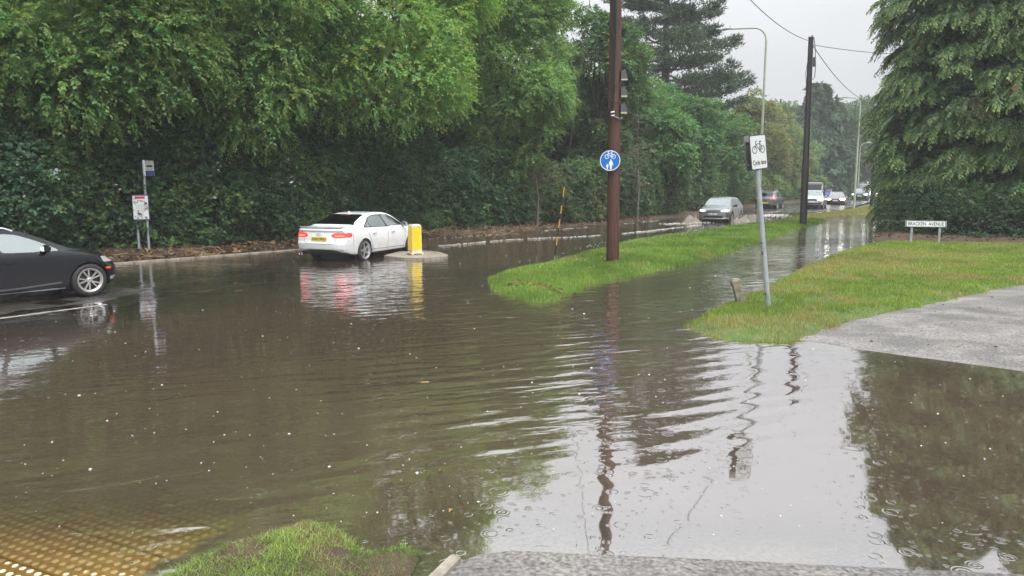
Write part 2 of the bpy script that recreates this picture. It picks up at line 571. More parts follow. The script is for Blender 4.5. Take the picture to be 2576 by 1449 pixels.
# ---- materials of the ground
MT['road'] = asphalt_mat('road_asphalt', (0.030, 0.028, 0.026), (0.075, 0.072, 0.068), 0.30, 120, 0.5, 0.75)
def add_stains(m, sc, amt):
    t = m.node_tree; p = t.nodes['Principled BSDF']
    src = p.inputs['Base Color'].links[0].from_socket
    g = N(t, 'ShaderNodeNewGeometry'); mp = N(t, 'ShaderNodeMapping'); mp.inputs['Scale'].default_value = sc; mp.inputs['Rotation'].default_value = (0, 0, R(-20))
    t.links.new(g.outputs['Position'], mp.inputs[0])
    n = N(t, 'ShaderNodeTexNoise'); n.inputs['Scale'].default_value = 1.0; n.inputs['Detail'].default_value = 5; n.inputs['Distortion'].default_value = 0.8
    t.links.new(mp.outputs[0], n.inputs['Vector'])
    mr = N(t, 'ShaderNodeMapRange', interpolation_type='SMOOTHSTEP'); mr.inputs['From Min'].default_value = 0.40; mr.inputs['From Max'].default_value = 0.60; mr.inputs['To Min'].default_value = 1 - amt; mr.inputs['To Max'].default_value = 1.08
    t.links.new(n.outputs['Fac'], mr.inputs['Value'])
    v = N(t, 'ShaderNodeVectorMath', operation='SCALE'); t.links.new(src, v.inputs[0]); t.links.new(mr.outputs[0], v.inputs['Scale'])
    t.links.new(v.outputs[0], p.inputs['Base Color'])
MT['side'] = asphalt_mat('side_asphalt', (0.032, 0.030, 0.029), (0.285, 0.270, 0.255), 0.6, 34, 0.72, 0.35)
add_stains(MT['side'], (0.9, 1.6, 1), 0.22)
def ground_mat(name, stops, scale=3.0, rough=0.85):
    m, t, p = newmat(name)
    g = N(t, 'ShaderNodeNewGeometry')
    n1 = N(t, 'ShaderNodeTexNoise'); n1.inputs['Scale'].default_value = scale; n1.inputs['Detail'].default_value = 8; n1.inputs['Roughness'].default_value = 0.7
    t.links.new(g.outputs['Position'], n1.inputs['Vector'])
    r = ramp(t, n1.outputs['Fac'], stops)
    t.links.new(r.outputs[0], p.inputs['Base Color'])
    p.inputs['Roughness'].default_value = rough
    b = N(t, 'ShaderNodeBump'); b.inputs['Strength'].default_value = 0.7; b.inputs['Distance'].default_value = 0.03
    n2 = N(t, 'ShaderNodeTexNoise'); n2.inputs['Scale'].default_value = scale * 9; n2.inputs['Detail'].default_value = 5
    t.links.new(g.outputs['Position'], n2.inputs['Vector'])
    t.links.new(n2.outputs['Fac'], b.inputs['Height']); t.links.new(b.outputs[0], p.inputs['Normal'])
    return m
MT['earth'] = ground_mat('earth', [(0.3, (0.035, 0.022, 0.014)), (0.55, (0.07, 0.045, 0.028)), (0.75, (0.12, 0.075, 0.045))], 4.0)
MT['turf'] = ground_mat('turf', [(0.3, (0.035, 0.055, 0.016)), (0.5, (0.07, 0.12, 0.03)), (0.72, (0.16, 0.14, 0.06))], 2.0)
MT['ground'] = ground_mat('ground', [(0.3, (0.03, 0.03, 0.014)), (0.7, (0.06, 0.06, 0.03))], 0.5)

# ---- ground sheet to the horizon
MB().add([(-900, -300, -0.4), (900, -300, -0.4), (900, 1500, -0.4), (-900, 1500, -0.4)], [(0, 1, 2, 3)]).build('ground', MT['ground'])['kind'] = 'structure'
# ---- main road
ncr = 15
cs = np.linspace(0, 1, ncr)
Vr = []
for i in range(len(LS)):
    for c in cs: Vr.append(road_pt(i, c))
Vr = np.array(Vr)
Vr[:, 2] += (vnoise(Vr[:, 0], Vr[:, 1], 0.8) - 0.5) * 0.012
idx = np.arange(len(Vr)).reshape(len(LS), ncr)
Fr = np.stack([idx[:-1, :-1], idx[:-1, 1:], idx[1:, 1:], idx[1:, :-1]], -1).reshape(-1, 4)
link('road', mesh_np('road', Vr, Fq=Fr, smooth=True), MT['road'])['kind'] = 'structure'

# ---- side road, footway and flooded cycle path: one sheet of asphalt
xs = np.unique(np.r_[np.arange(-6, 12, 0.2), np.arange(12, 26, 0.35), np.arange(26, 60, 1.0)])
ys = np.unique(np.r_[np.arange(0.5, 13, 0.2), np.arange(13, 24, 0.35), np.arange(24, 90, 1.0)])
X, Y = np.meshgrid(xs, ys)
Zs = side_z(X, Y)
# keep the sheet below the main road
rz = road_z(X, Y)
Zs = np.where(rz > -0.9, np.minimum(Zs, rz - 0.05), Zs)
idx = np.arange(X.size).reshape(X.shape)
q = np.stack([idx[:-1, :-1], idx[:-1, 1:], idx[1:, 1:], idx[1:, :-1]], -1).reshape(-1, 4)
link('side_road', mesh_np('side_road', np.stack([X.ravel(), Y.ravel(), Zs.ravel()], 1), Fq=q, smooth=True), MT['side'])['kind'] = 'structure'

patch_obj('verge', VERGE, verge_z, 0.18, MT['turf'])
patch_obj('verge.001', VERGE2, verge2_z, 0.6, MT['turf'], 0.9)
patch_obj('lawn', LAWN, lawn_z, 0.18, MT['turf'])
patch_obj('grass_bed', PATCH, grass_z, 0.05, MT['earth'], 0.12)

# ---- earth bank under the trees on the left of the road, and under the cypress on the right
nb = 9
Vb = []
offs = [0.0, 0.25, 0.7, 1.4, 2.4, 4.5, 8, 16, 40]
zz = [-0.03, 0.05, 0.13, 0.22, 0.34, 0.5, 0.55, 0.6, 0.6]
TL = np.gradient(LS, axis=0); TL /= np.linalg.norm(TL, axis=1)[:, None]
NL = np.stack([-TL[:, 1], TL[:, 0]], 1)
for i in range(len(LS)):
    for o_, z_ in zip(offs, zz):
        p = LS[i] + NL[i] * o_
        n_ = (vnoise(p[0], p[1], 1.1) - 0.5) * 0.16 * min(1, o_)
        base = max(ZL[i], -0.09) if o_ > 0.1 else ZL[i] - 0.03
        Vb.append((p[0], p[1], base * (1 if o_ < 3 else 0) + z_ + 0.03 + n_))
Vb = np.array(Vb)
idx = np.arange(len(Vb)).reshape(len(LS), nb)
Fb = np.stack([idx[:-1, :-1], idx[1:, :-1], idx[1:, 1:], idx[:-1, 1:]], -1).reshape(-1, 4)
link('bank', mesh_np('bank', Vb, Fq=Fb, smooth=True), MT['earth'])['kind'] = 'structure'
def bank_pt(i, off):
    i0 = int(np.clip(np.floor(i), 0, len(LS) - 2)); f = i - i0
    p = LS[i0] * (1 - f) + LS[i0 + 1] * f + (NL[i0] * (1 - f) + NL[i0 + 1] * f) * off
    z = np.interp(off, offs, zz) - 0.02
    return np.array([p[0], p[1], z])
def bank_station(y):
    """station whose left edge is at this world y"""
    return float(np.interp(y, LS[:, 1], np.arange(len(LS))))
BEDR = [(13.9, 28.9), (15.6, 28.0), (17.6, 26.9), (32, 29.2), (60, 36), (70, 80), (50, 74), (32, 54), (22, 43), (17.5, 36.5)]
bedr_z = lambda x, y: patch_z(x, y, BEDR, 0.16, 1.0, 0.06)
patch_obj('planting_bed', BEDR, bedr_z, 0.5, MT['earth'], 0.6)

# ---- flood water: murky, clearer where it is only a film over the ground
def under_z(x, y):
    z = np.maximum(road_z(x, y), side_z(x, y))
    rel = np.stack([np.asarray(x) - TA[0], np.asarray(y) - TA[1]], -1)
    a = rel @ TE1 / TS; b = rel @ TE2 / TS
    tz = np.where((a < 2.0) & (a > -12) & (b > -4) & (b < 2.6), tact_z(x, y), -1)
    tz = np.where((b >= 2.6) | (tz < -0.5), -1, tz)
    return np.maximum(z, tz)
xs = np.unique(np.r_[np.arange(-60, -14, 1.0), np.arange(-14, -4, 0.35), np.arange(-4, 7, 0.14), np.arange(7, 24, 0.6), np.arange(24, 46, 1.5)])
ys = np.unique(np.r_[np.arange(1.2, 6.0, 0.09), np.arange(6, 12, 0.2), np.arange(12, 30, 0.45), np.arange(30, 72, 1.0)])
X, Y = np.meshgrid(xs, ys)
dep = np.clip(-under_z(X, Y), 0, 1)
dep = np.where((X < -25), 0.06, dep)
murk = 1 - np.exp(-(dep / 0.030) ** 2.0)
idx = np.arange(X.size).reshape(X.shape)
q = np.stack([idx[:-1, :-1], idx[:-1, 1:], idx[1:, 1:], idx[1:, :-1]], -1).reshape(-1, 4)
wme = mesh_np('flood_water', np.stack([X.ravel(), Y.ravel(), np.zeros(X.size)], 1), Fq=q, smooth=True, attrs={'murk': murk.ravel()})

def water_mat():
    m, t, p = newmat('flood_water')
    t.nodes.remove(p)
    L = t.links.new
    g = N(t, 'ShaderNodeNewGeometry')
    def mth(op, a, b=None, c=None):
        n = N(t, 'ShaderNodeMath', operation=op)
        for k, v_ in enumerate((a, b, c)):
            if v_ is None: continue
            if isinstance(v_, (int, float)): n.inputs[k].default_value = v_
            else: L(v_, n.inputs[k])
        return n.outputs[0]
    def mapped(sc, rot=0.0, loc=(0, 0, 0)):
        mp = N(t, 'ShaderNodeMapping')
        mp.inputs['Scale'].default_value = sc; mp.inputs['Rotation'].default_value = (0, 0, rot); mp.inputs['Location'].default_value = loc
        L(g.outputs['Position'], mp.inputs['Vector'])
        return mp.outputs[0]
    def mapped2(sc, rot=0.0, loc=(0, 0, 0)):
        a_ = N(t, 'ShaderNodeMapping'); a_.inputs['Rotation'].default_value = (0, 0, rot); L(g.outputs['Position'], a_.inputs['Vector'])
        b_ = N(t, 'ShaderNodeMapping'); b_.inputs['Scale'].default_value = sc; b_.inputs['Location'].default_value = loc; L(a_.outputs[0], b_.inputs['Vector'])
        return b_.outputs[0]
    def noise(vec, scale=1.0, detail=2.0, dist=0.0):
        n = N(t, 'ShaderNodeTexNoise'); n.inputs['Scale'].default_value = scale; n.inputs['Detail'].default_value = detail; n.inputs['Distortion'].default_value = dist
        L(vec, n.inputs['Vector'])
        return n.outputs['Fac']
    def rings(scale, loc, rmax, lam, wid, amp, share):
        """rings thrown up by single raindrops: one drop in each cell"""
        v = N(t, 'ShaderNodeTexVoronoi', voronoi_dimensions='2D', feature='F1')
        v.inputs['Scale'].default_value = 1.0; v.inputs['Randomness'].default_value = 1.0
        L(mapped((scale, scale, scale), 0.4, loc), v.inputs['Vector'])
        s = N(t, 'ShaderNodeSeparateColor'); L(v.outputs['Color'], s.inputs[0])
        r0 = mth('MULTIPLY', s.outputs[0], rmax)
        x = mth('SUBTRACT', v.outputs['Distance'], r0)
        gq = mth('MULTIPLY', x, 1.0 / wid)
        e = mth('POWER', 2.71828, mth('MULTIPLY', mth('MULTIPLY', gq, gq), -1.0))
        c = mth('COSINE', mth('MULTIPLY', x, 2 * math.pi / lam))
        on = mth('GREATER_THAN', s.outputs[1], 1 - share)
        fade = mth('SUBTRACT', 1.15, s.outputs[0])
        return mth('MULTIPLY', mth('MULTIPLY', mth('MULTIPLY', e, c), mth('MULTIPLY', on, fade)), amp)
    # short-crested waves pushed out by the traffic, in patches
    wv1 = noise(mapped2((0.8, 3.0, 1), R(-22)), 1.0, 1.5, 0.5)
    wv2 = noise(mapped2((2.2, 6.5, 1), R(-12), (3, 5, 0)), 1.0, 2.0, 0.4)
    wv3 = noise(mapped((9, 16, 1), R(12), (1, 2, 0)), 1.0, 2.0, 0.2)
    msk = N(t, 'ShaderNodeMapRange', interpolation_type='SMOOTHSTEP'); msk.inputs['From Min'].default_value = 0.36; msk.inputs['From Max'].default_value = 0.62
    msk.inputs['To Min'].default_value = 0.12; msk.inputs['To Max'].default_value = 1.0
    L(noise(mapped((0.16, 0.22, 1), 0.3, (4.1, 1.7, 0)), 1.0, 1.5, 0.4), msk.inputs['Value'])
    # the corner by the near shore lies calm
    sp = N(t, 'ShaderNodeSeparateXYZ'); L(g.outputs['Position'], sp.inputs[0])
    lin = mth('ADD', mth('MULTIPLY', sp.outputs['X'], -0.30), mth('MULTIPLY', sp.outputs['Y'], 0.42))
    calm = N(t, 'ShaderNodeMapRange', interpolation_type='SMOOTHSTEP'); calm.inputs['From Min'].default_value = 1.7; calm.inputs['From Max'].default_value = 3.4
    calm.inputs['To Min'].default_value = 0.05; calm.inputs['To Max'].default_value = 1.0
    L(lin, calm.inputs['Value'])
    amp = mth('MULTIPLY', msk.outputs[0], calm.outputs[0])
    waves = mth('ADD', mth('MULTIPLY', wv1, 0.026), mth('ADD', mth('MULTIPLY', wv2, 0.0105), mth('MULTIPLY', wv3, 0.0012)))
    waves = mth('MULTIPLY', waves, amp)
    # broad curved ripples running across the middle of the flood
    bw_ = N(t, 'ShaderNodeTexWave', wave_type='BANDS', bands_direction='Y', wave_profile='SIN')
    bw_.inputs['Scale'].default_value = 1.0; bw_.inputs['Distortion'].default_value = 4.2; bw_.inputs['Detail'].default_value = 2.0; bw_.inputs['Detail Scale'].default_value = 0.55
    L(mapped2((0.5, 0.86, 1), R(-24), (0.3, 0.1, 0)), bw_.inputs['Vector'])
    def gauss(cx, cy_, sx_, sy_):
        a_ = mth('MULTIPLY', mth('SUBTRACT', sp.outputs['X'], cx), 1.0 / sx_); b_ = mth('MULTIPLY', mth('SUBTRACT', sp.outputs['Y'], cy_), 1.0 / sy_)
        return mth('POWER', 2.71828, mth('MULTIPLY', mth('ADD', mth('MULTIPLY', a_, a_), mth('MULTIPLY', b_, b_)), -1.0))
    pm_ = N(t, 'ShaderNodeMapRange', interpolation_type='SMOOTHSTEP'); pm_.inputs['From Min'].default_value = 0.38; pm_.inputs['From Max'].default_value = 0.6
    L(noise(mapped((0.7, 0.9, 1), 0.2, (2.2, 8.1, 0)), 1.0, 1.0, 0.3), pm_.inputs['Value'])
    big = mth('MULTIPLY', mth('ADD', gauss(0.6, 8.2, 2.4, 2.2), mth('MULTIPLY', gauss(-1.1, 6.3, 1.2, 0.8), 0.55)), pm_.outputs[0])
    far = N(t, 'ShaderNodeMapRange', interpolation_type='SMOOTHSTEP'); far.inputs['From Min'].default_value = 13.0; far.inputs['From Max'].default_value = 24.0
    L(sp.outputs['Y'], far.inputs['Value'])
    waves = mth('ADD', waves, mth('MULTIPLY', mth('MULTIPLY', wv2, far.outputs[0]), 0.009))
    waves = mth('ADD', waves, mth('MULTIPLY', mth('MULTIPLY', bw_.outputs['Fac'], big), 0.0085))
    h = mth('ADD', waves, rings(2.9, (0, 0, 0), 0.26, 0.095, 0.060, 0.00052, 0.5))
    h = mth('ADD', h, rings(5.2, (7.7, 3.1, 0), 0.28, 0.14, 0.080, 0.00048, 0.6))
    h = mth('ADD', h, rings(10.5, (2.2, 9.4, 0), 0.22, 0.20, 0.11, 0.00030, 0.55))
    bp = N(t, 'ShaderNodeBump'); bp.inputs['Strength'].default_value = 1.0; bp.inputs['Distance'].default_value = 1.0
    L(h, bp.inputs['Height'])
    dt = N(t, 'ShaderNodeVectorMath', operation='DOT_PRODUCT')
    L(bp.outputs[0], dt.inputs[0]); L(g.outputs['Incoming'], dt.inputs[1])
    one = mth('SUBTRACT', 1.0, mth('MAXIMUM', dt.outputs['Value'], 0.0))
    p5 = mth('POWER', one, 4.0)
    F0 = 0.37
    fac = mth('MULTIPLY_ADD', p5, 1 - F0, F0)
    gl = N(t, 'ShaderNodeBsdfGlossy'); gl.inputs['Roughness'].default_value = 0.03; gl.inputs['Color'].default_value = (0.97, 0.98, 1.0, 1)
    L(bp.outputs[0], gl.inputs['Normal'])
    df = N(t, 'ShaderNodeBsdfDiffuse')
    nz = noise(mapped((0.3, 0.3, 1)), 1.0, 4.0, 0.5)
    r = ramp(t, nz, [(0.3, (0.076, 0.054, 0.037)), (0.7, (0.100, 0.071, 0.048))])
    L(r.outputs[0], df.inputs['Color'])
    tr = N(t, 'ShaderNodeBsdfTransparent'); tr.inputs['Color'].default_value = (0.93, 0.85, 0.72, 1)
    at = N(t, 'ShaderNodeAttribute'); at.attribute_name = 'murk'
    m1 = N(t, 'ShaderNodeMixShader'); L(at.outputs['Fac'], m1.inputs[0]); L(tr.outputs[0], m1.inputs[1]); L(df.outputs[0], m1.inputs[2])
    m2 = N(t, 'ShaderNodeMixShader'); L(fac, m2.inputs[0]); L(m1.outputs[0], m2.inputs[1]); L(gl.outputs[0], m2.inputs[2])
    L(m2.outputs[0], t.nodes['Material Output'].inputs['Surface'])
    return m
MT['water'] = water_mat()
link('flood_water', wme, MT['water'])['kind'] = 'structure'

# ---- haze of the rain
hm, ht, hp = newmat('haze')
ht.nodes.remove(hp)
pv = N(ht, 'ShaderNodeVolumePrincipled')
pv.inputs['Color'].default_value = (0.93, 0.95, 1.0, 1)
pv.inputs['Density'].default_value = 0.0008
ht.links.new(pv.outputs[0], ht.nodes['Material Output'].inputs['Volume'])
hz = MB().box((20, 130, 14.2), (420, 380, 31.4)).build('haze', hm)
setp(hz, 'pale rain haze hanging over the whole road', 'haze', kind='stuff')
# ---------------------------------------------------------------- vehicles
def paint(name, col, metal=0.0, rough=0.32, coat=1.0):
    m, t, p = newmat(name)
    p.inputs['Base Color'].default_value = (*col, 1)
    p.inputs['Metallic'].default_value = metal
    p.inputs['Roughness'].default_value = rough
    p.inputs['Coat Weight'].default_value = coat
    p.inputs['Coat Roughness'].default_value = 0.03
    g = N(t, 'ShaderNodeTexCoord')
    # rain drops and road film on the paint
    n = N(t, 'ShaderNodeTexNoise'); n.inputs['Scale'].default_value = 60; n.inputs['Detail'].default_value = 2
    t.links.new(g.outputs['Object'], n.inputs['Vector'])
    b = N(t, 'ShaderNodeBump'); b.inputs['Strength'].default_value = 0.10; b.inputs['Distance'].default_value = 0.004
    t.links.new(n.outputs['Fac'], b.inputs['Height']); t.links.new(b.outputs[0], p.inputs['Coat Normal'])
    sp = N(t, 'ShaderNodeSeparateXYZ'); t.links.new(g.outputs['Object'], sp.inputs[0])
    n2 = N(t, 'ShaderNodeTexNoise'); n2.inputs['Scale'].default_value = 5; n2.inputs['Detail'].default_value = 6
    t.links.new(g.outputs['Object'], n2.inputs['Vector'])
    a = N(t, 'ShaderNodeMath', operation='MULTIPLY_ADD'); a.inputs[1].default_value = 0.5
    t.links.new(n2.outputs['Fac'], a.inputs[0]); t.links.new(sp.outputs['Z'], a.inputs[2])
    mr = N(t, 'ShaderNodeMapRange'); mr.inputs['From Min'].default_value = 0.45; mr.inputs['From Max'].default_value = 0.95
    mr.inputs['To Min'].default_value = 0.35; mr.inputs['To Max'].default_value = 0.0
    t.links.new(a.outputs[0], mr.inputs['Value'])
    mix = N(t, 'ShaderNodeMix', data_type='RGBA'); mix.inputs[6].default_value = (*col, 1); mix.inputs[7].default_value = (0.10, 0.085, 0.065, 1)
    if max(col) < 0.1: mix.inputs[7].default_value = (0.016, 0.015, 0.014, 1)
    t.links.new(mr.outputs[0], mix.inputs[0]); t.links.new(mix.outputs[2], p.inputs['Base Color'])
    return m

def glass_mat(name, refl, tint):
    """car glass: partly mirror, partly a view of a dim cabin"""
    m, t, p = newmat(name)
    t.nodes.remove(p)
    lw = N(t, 'ShaderNodeLayerWeight'); lw.inputs['Blend'].default_value = 0.35
    mr = N(t, 'ShaderNodeMapRange'); mr.inputs['To Min'].default_value = refl; mr.inputs['To Max'].default_value = 0.95
    t.links.new(lw.outputs['Fresnel'], mr.inputs['Value'])
    gl = N(t, 'ShaderNodeBsdfGlossy'); gl.inputs['Roughness'].default_value = 0.05; gl.inputs['Color'].default_value = (0.86, 0.95, 0.93, 1)
    g = N(t, 'ShaderNodeTexCoord')
    n = N(t, 'ShaderNodeTexNoise'); n.inputs['Scale'].default_value = 90; n.inputs['Detail'].default_value = 2
    t.links.new(g.outputs['Object'], n.inputs['Vector'])
    b = N(t, 'ShaderNodeBump'); b.inputs['Strength'].default_value = 0.25; b.inputs['Distance'].default_value = 0.004
    t.links.new(n.outputs['Fac'], b.inputs['Height']); t.links.new(b.outputs[0], gl.inputs['Normal'])
    tr = N(t, 'ShaderNodeBsdfTransparent'); tr.inputs['Color'].default_value = (*tint, 1)
    mx_ = N(t, 'ShaderNodeMixShader')
    t.links.new(mr.outputs[0], mx_.inputs[0]); t.links.new(tr.outputs[0], mx_.inputs[1]); t.links.new(gl.outputs[0], mx_.inputs[2])
    t.links.new(mx_.outputs[0], t.nodes['Material Output'].inputs['Surface'])
    return m

MT['white_paint'] = paint('white_car_paint', (0.84, 0.86, 0.88), 0.0, 0.35)
MT['black_paint'] = paint('black_car_paint', (0.006, 0.0065, 0.010), 0.0, 0.4, 0.7)
MT['black_paint'].node_tree.nodes['Principled BSDF'].inputs['Specular IOR Level'].default_value = 0.1
MT['grey_paint'] = paint('grey_car_paint', (0.22, 0.232, 0.25), 0.5, 0.38)
MT['dkgrey_paint'] = paint('dark_grey_car_paint', (0.13, 0.13, 0.14), 0.5, 0.34)
MT['silver_paint'] = paint('silver_car_paint', (0.55, 0.58, 0.61), 0.4, 0.32)
MT['bronze_paint'] = paint('bronze_car_paint', (0.15, 0.14, 0.14), 0.5, 0.32)
MT['navy_paint'] = paint('navy_car_paint', (0.04, 0.05, 0.075), 0.4, 0.3)
MT['blue_paint'] = paint('blue_car_paint', (0.02, 0.10, 0.42), 0.3, 0.3)
MT['tan_paint'] = paint('tan_truck_paint', (0.06, 0.055, 0.042), 0.0, 0.7, 0.0)
MT['glass'] = glass_mat('clear_car_glass', 0.32, (0.45, 0.55, 0.52))
MT['privacy'] = glass_mat('tinted_car_glass', 0.24, (0.10, 0.11, 0.12))
MT['rearglass'] = glass_mat('rear_car_glass', 0.035, (0.05, 0.05, 0.055))
MT['plastic'] = simple('black_plastic', (0.018, 0.018, 0.02), 0.5)
MT['gloss_black'] = simple('gloss_black', (0.008, 0.008, 0.01), 0.12)
MT['tyre'] = simple('tyre_rubber', (0.016, 0.016, 0.017), 0.62, noise=0.3, nscale=30)
MT['alloy'] = simple('alloy_rim', (0.48, 0.465, 0.45), 0.35, metal=0.75)
MT['alloy_dk'] = simple('dark_alloy_rim', (0.36, 0.37, 0.38), 0.35, metal=0.6)
MT['disc'] = simple('brake_disc', (0.05, 0.045, 0.042), 0.5, metal=0.5)
MT['chrome'] = simple('chrome_trim', (0.75, 0.76, 0.78), 0.12, metal=1.0)
MT['silver_trim'] = simple('silver_trim', (0.62, 0.63, 0.65), 0.3, metal=0.7)
MT['cabin'] = simple('cabin_trim', (0.03, 0.03, 0.033), 0.8)
MT['red_lit'] = simple('lit_tail_lamp', (0.6, 0.02, 0.015), 0.15, coat=1.0, emit=(1.0, 0.045, 0.035), estr=1.1)
MT['red_hot'] = simple('lit_brake_lamp', (0.8, 0.05, 0.03), 0.15, emit=(1.0, 0.10, 0.06), estr=3.0)
MT['red_off'] = simple('tail_lamp', (0.45, 0.02, 0.02), 0.12, coat=1.0, emit=(1.0, 0.03, 0.03), estr=0.25)
MT['lamp_off'] = simple('headlamp_lens', (0.55, 0.57, 0.56), 0.08, metal=0.3, coat=1.0)
MT['lamp_on'] = simple('lit_headlamp', (0.9, 0.9, 0.85), 0.15, emit=(1.0, 0.94, 0.80), estr=1.1)
MT['lamp_far'] = simple('bright_headlamp', (0.9, 0.9, 0.85), 0.15, emit=(1.0, 0.95, 0.82), estr=9.0)
MT['amber'] = simple('amber_marker', (0.7, 0.12, 0.03), 0.2, coat=1.0)
MT['plate_y'] = simple('yellow_plate', (0.75, 0.56, 0.05), 0.35)
MT['plate_w'] = simple('white_plate', (0.75, 0.75, 0.72), 0.35)
MT['ink'] = simple('black_print', (0.012, 0.012, 0.012), 0.5)
MT['white_print'] = simple('white_print', (0.8, 0.82, 0.84), 0.4)
MT['rubber'] = simple('door_seam', (0.01, 0.01, 0.01), 0.7)

def pch(pts, x, sm=0.0):
    a = np.array(pts, float)
    # smooth interpolation: cubic through points by dense resample and box blur
    xx = np.linspace(a[0, 0], a[-1, 0], 800)
    yy = np.interp(xx, a[:, 0], a[:, 1])
    if sm > 0:
        k = max(1, int(sm / (xx[1] - xx[0])))
        ker = np.hanning(2 * k + 3); ker /= ker.sum()
        pad = np.pad(yy, k + 1, mode='reflect', reflect_type='odd')
        yy = np.convolve(pad, ker, 'valid')
    return np.interp(x, xx, yy)

class CarSurf:
    def __init__(s, sp):
        s.sp = sp
        s.L = sp['L']
        s.W = sp['W']
        step = sp.get('step', 0.026)
        n = int(s.L / step)
        s.xs = np.linspace(0, s.L, n)
        s.zt = lambda x: pch(sp['top'], x, sp.get('sm', 0.16))
        s.zb = lambda x: pch(sp['belt'], x, 0.25)
        s.z0 = lambda x: pch(sp['bot'], x, 0.12)
        s.wb = lambda x: pch(sp['wb'], x, 0.25) * s.W
        s.wr = lambda x: pch(sp['wr'], x, 0.25) * s.W
        s.rings()
    def section(s, x):
        zt, zb, z0, wb, wr = s.zt(x), s.zb(x), s.z0(x), s.wb(x), s.wr(x)
        zt = max(zt, zb + 0.02)
        h = zt - zb
        hb = zb - z0
        P = np.array([
            (0, z0), (wb * 0.55, z0), (wb * 0.90, z0 + 0.008), (wb * 0.955, z0 + 0.06), (wb * 0.972, z0 + 0.30 * hb),
            (wb * 0.993, z0 + 0.55 * hb), (wb * 1.0, z0 + 0.76 * hb), (wb * 0.988, z0 + 0.90 * hb), (wb * 0.955, zb),
            (wb * 0.955 * 0.52 + wr * 0.48, zb + 0.42 * h), (wr * 1.02, zb + 0.80 * h), (wr * 0.955, zb + 0.93 * h), (wr * 0.80, zb + 0.978 * h), (wr * 0.42, zt - 0.004), (0, zt)])
        return P
    def rings(s):
        cnt = s.sp.get('cnt', [3, 4, 3, 5, 5, 5, 4, 3, 9, 9, 4, 4, 5, 5])
        rings = []
        for x in s.xs:
            P = s.section(x)
            m = len(P)
            pts = []
            for i in range(m - 1):
                p0 = P[i - 1] if i > 0 else np.array([-P[1][0], P[1][1]])
                p1, p2 = P[i], P[i + 1]
                p3 = P[i + 2] if i + 2 < m else np.array([-P[i][0], P[i][1]])
                for k in range(cnt[i]):
                    t = k / cnt[i]
                    # tension keeps the lines taut
                    m1 = (p2 - p0) * 0.38; m2 = (p3 - p1) * 0.38
                    L1 = np.linalg.norm(p2 - p1)
                    for mm_ in (m1, m2):
                        l = np.linalg.norm(mm_)
                        if l > L1: mm_ *= L1 / l
                    t2, t3 = t * t, t ** 3
                    pts.append((2 * t3 - 3 * t2 + 1) * p1 + (t3 - 2 * t2 + t) * m1 + (-2 * t3 + 3 * t2) * p2 + (t3 - t2) * m2)
            pts.append(P[-1])
            rings.append(pts)
        H = np.array(rings)                    # n x k x 2, half ring bottom to top
        s.half = H
        n, k, _ = H.shape
        full = np.concatenate([H, np.stack([-H[:, -2:0:-1, 0], H[:, -2:0:-1, 1]], -1)], 1)
        K = full.shape[1]
        X = np.repeat(s.xs[:, None], K, 1)
        P3 = np.stack([X, full[..., 0], full[..., 1]], -1)
        # caps: rings shrinking to the middle
        ks = np.r_[0.992, np.linspace(0.97, 0.04, s.sp.get('ncap', 26)), 0.003]
        def cap(ring, sgn):
            c = np.array([ring[0, 0], 0, (ring[:, 2].min() + ring[:, 2].max()) / 2])
            o_ = []
            for kk in ks:
                r = c + (ring - c) * np.array([1, kk, kk])
                r[:, 0] = ring[0, 0] + sgn * s.sp.get('capb', 0.035) * math.sqrt(max(0, 1 - kk ** 4))
                o_.append(r)
            return o_
        fr = cap(P3[-1], 1); rr = cap(P3[0], -1)
        P3 = np.concatenate([np.array(rr[::-1]), P3, np.array(fr)], 0)
        # plan curvature and rake of the ends
        x = P3[..., 0]; y = P3[..., 1]; z = P3[..., 2]
        L = s.L
        af = np.clip((x - (L - s.sp.get('flen', 1.0))) / s.sp.get('flen', 1.0), 0, 1.1) ** 1.6
        ar = np.clip((s.sp.get('rlen', 0.7) - x) / s.sp.get('rlen', 0.7), 0, 1.1) ** 1.6
        yy = np.abs(y) / s.W
        zf = np.interp(z, *zip(*s.sp['nose'])); zr = np.interp(z, *zip(*s.sp['tail']))
        P3[..., 0] = x + af * (zf - s.sp.get('fcurve', 0.22) * yy ** 2.4) - ar * (zr - s.sp.get('rcurve', 0.13) * yy ** 2.6)
        s.P = P3
        M, K, _ = P3.shape
        idx = np.arange(M * K).reshape(M, K)
        s.V = P3.reshape(-1, 3)
        q = np.stack([idx[:-1], idx[1:], np.roll(idx, -1, 1)[1:], np.roll(idx, -1, 1)[:-1]], -1).reshape(-1, 4)
        s.Q = q
        s.capT = [list(idx[0]), list(idx[-1][::-1])]
        A, B, C, D = (s.V[q[:, j]] for j in range(4))
        nn = np.cross(C - A, D - B)
        nn /= np.linalg.norm(nn, axis=1)[:, None] + 1e-12
        # outward
        ctr = (A + B + C + D) / 4
        s.c = ctr
        sign = np.sign((nn * (ctr - np.array([L / 2, 0, 0.7]))).sum(1).mean())
        if sign < 0:
            s.Q = q[:, ::-1]; nn = -nn
        s.n = nn
    def ys(s, x, z):
        """half width of the side at (x, z)"""
        i = int(np.clip(round(x / s.L * (len(s.xs) - 1)), 0, len(s.xs) - 1))
        h = s.half[i]
        a, b = 8, h.shape[0] - 12
        o_ = np.argsort(h[a:b, 1])
        y = np.interp(z, h[a:b, 1][o_], h[a:b, 0][o_])
        return float(y)
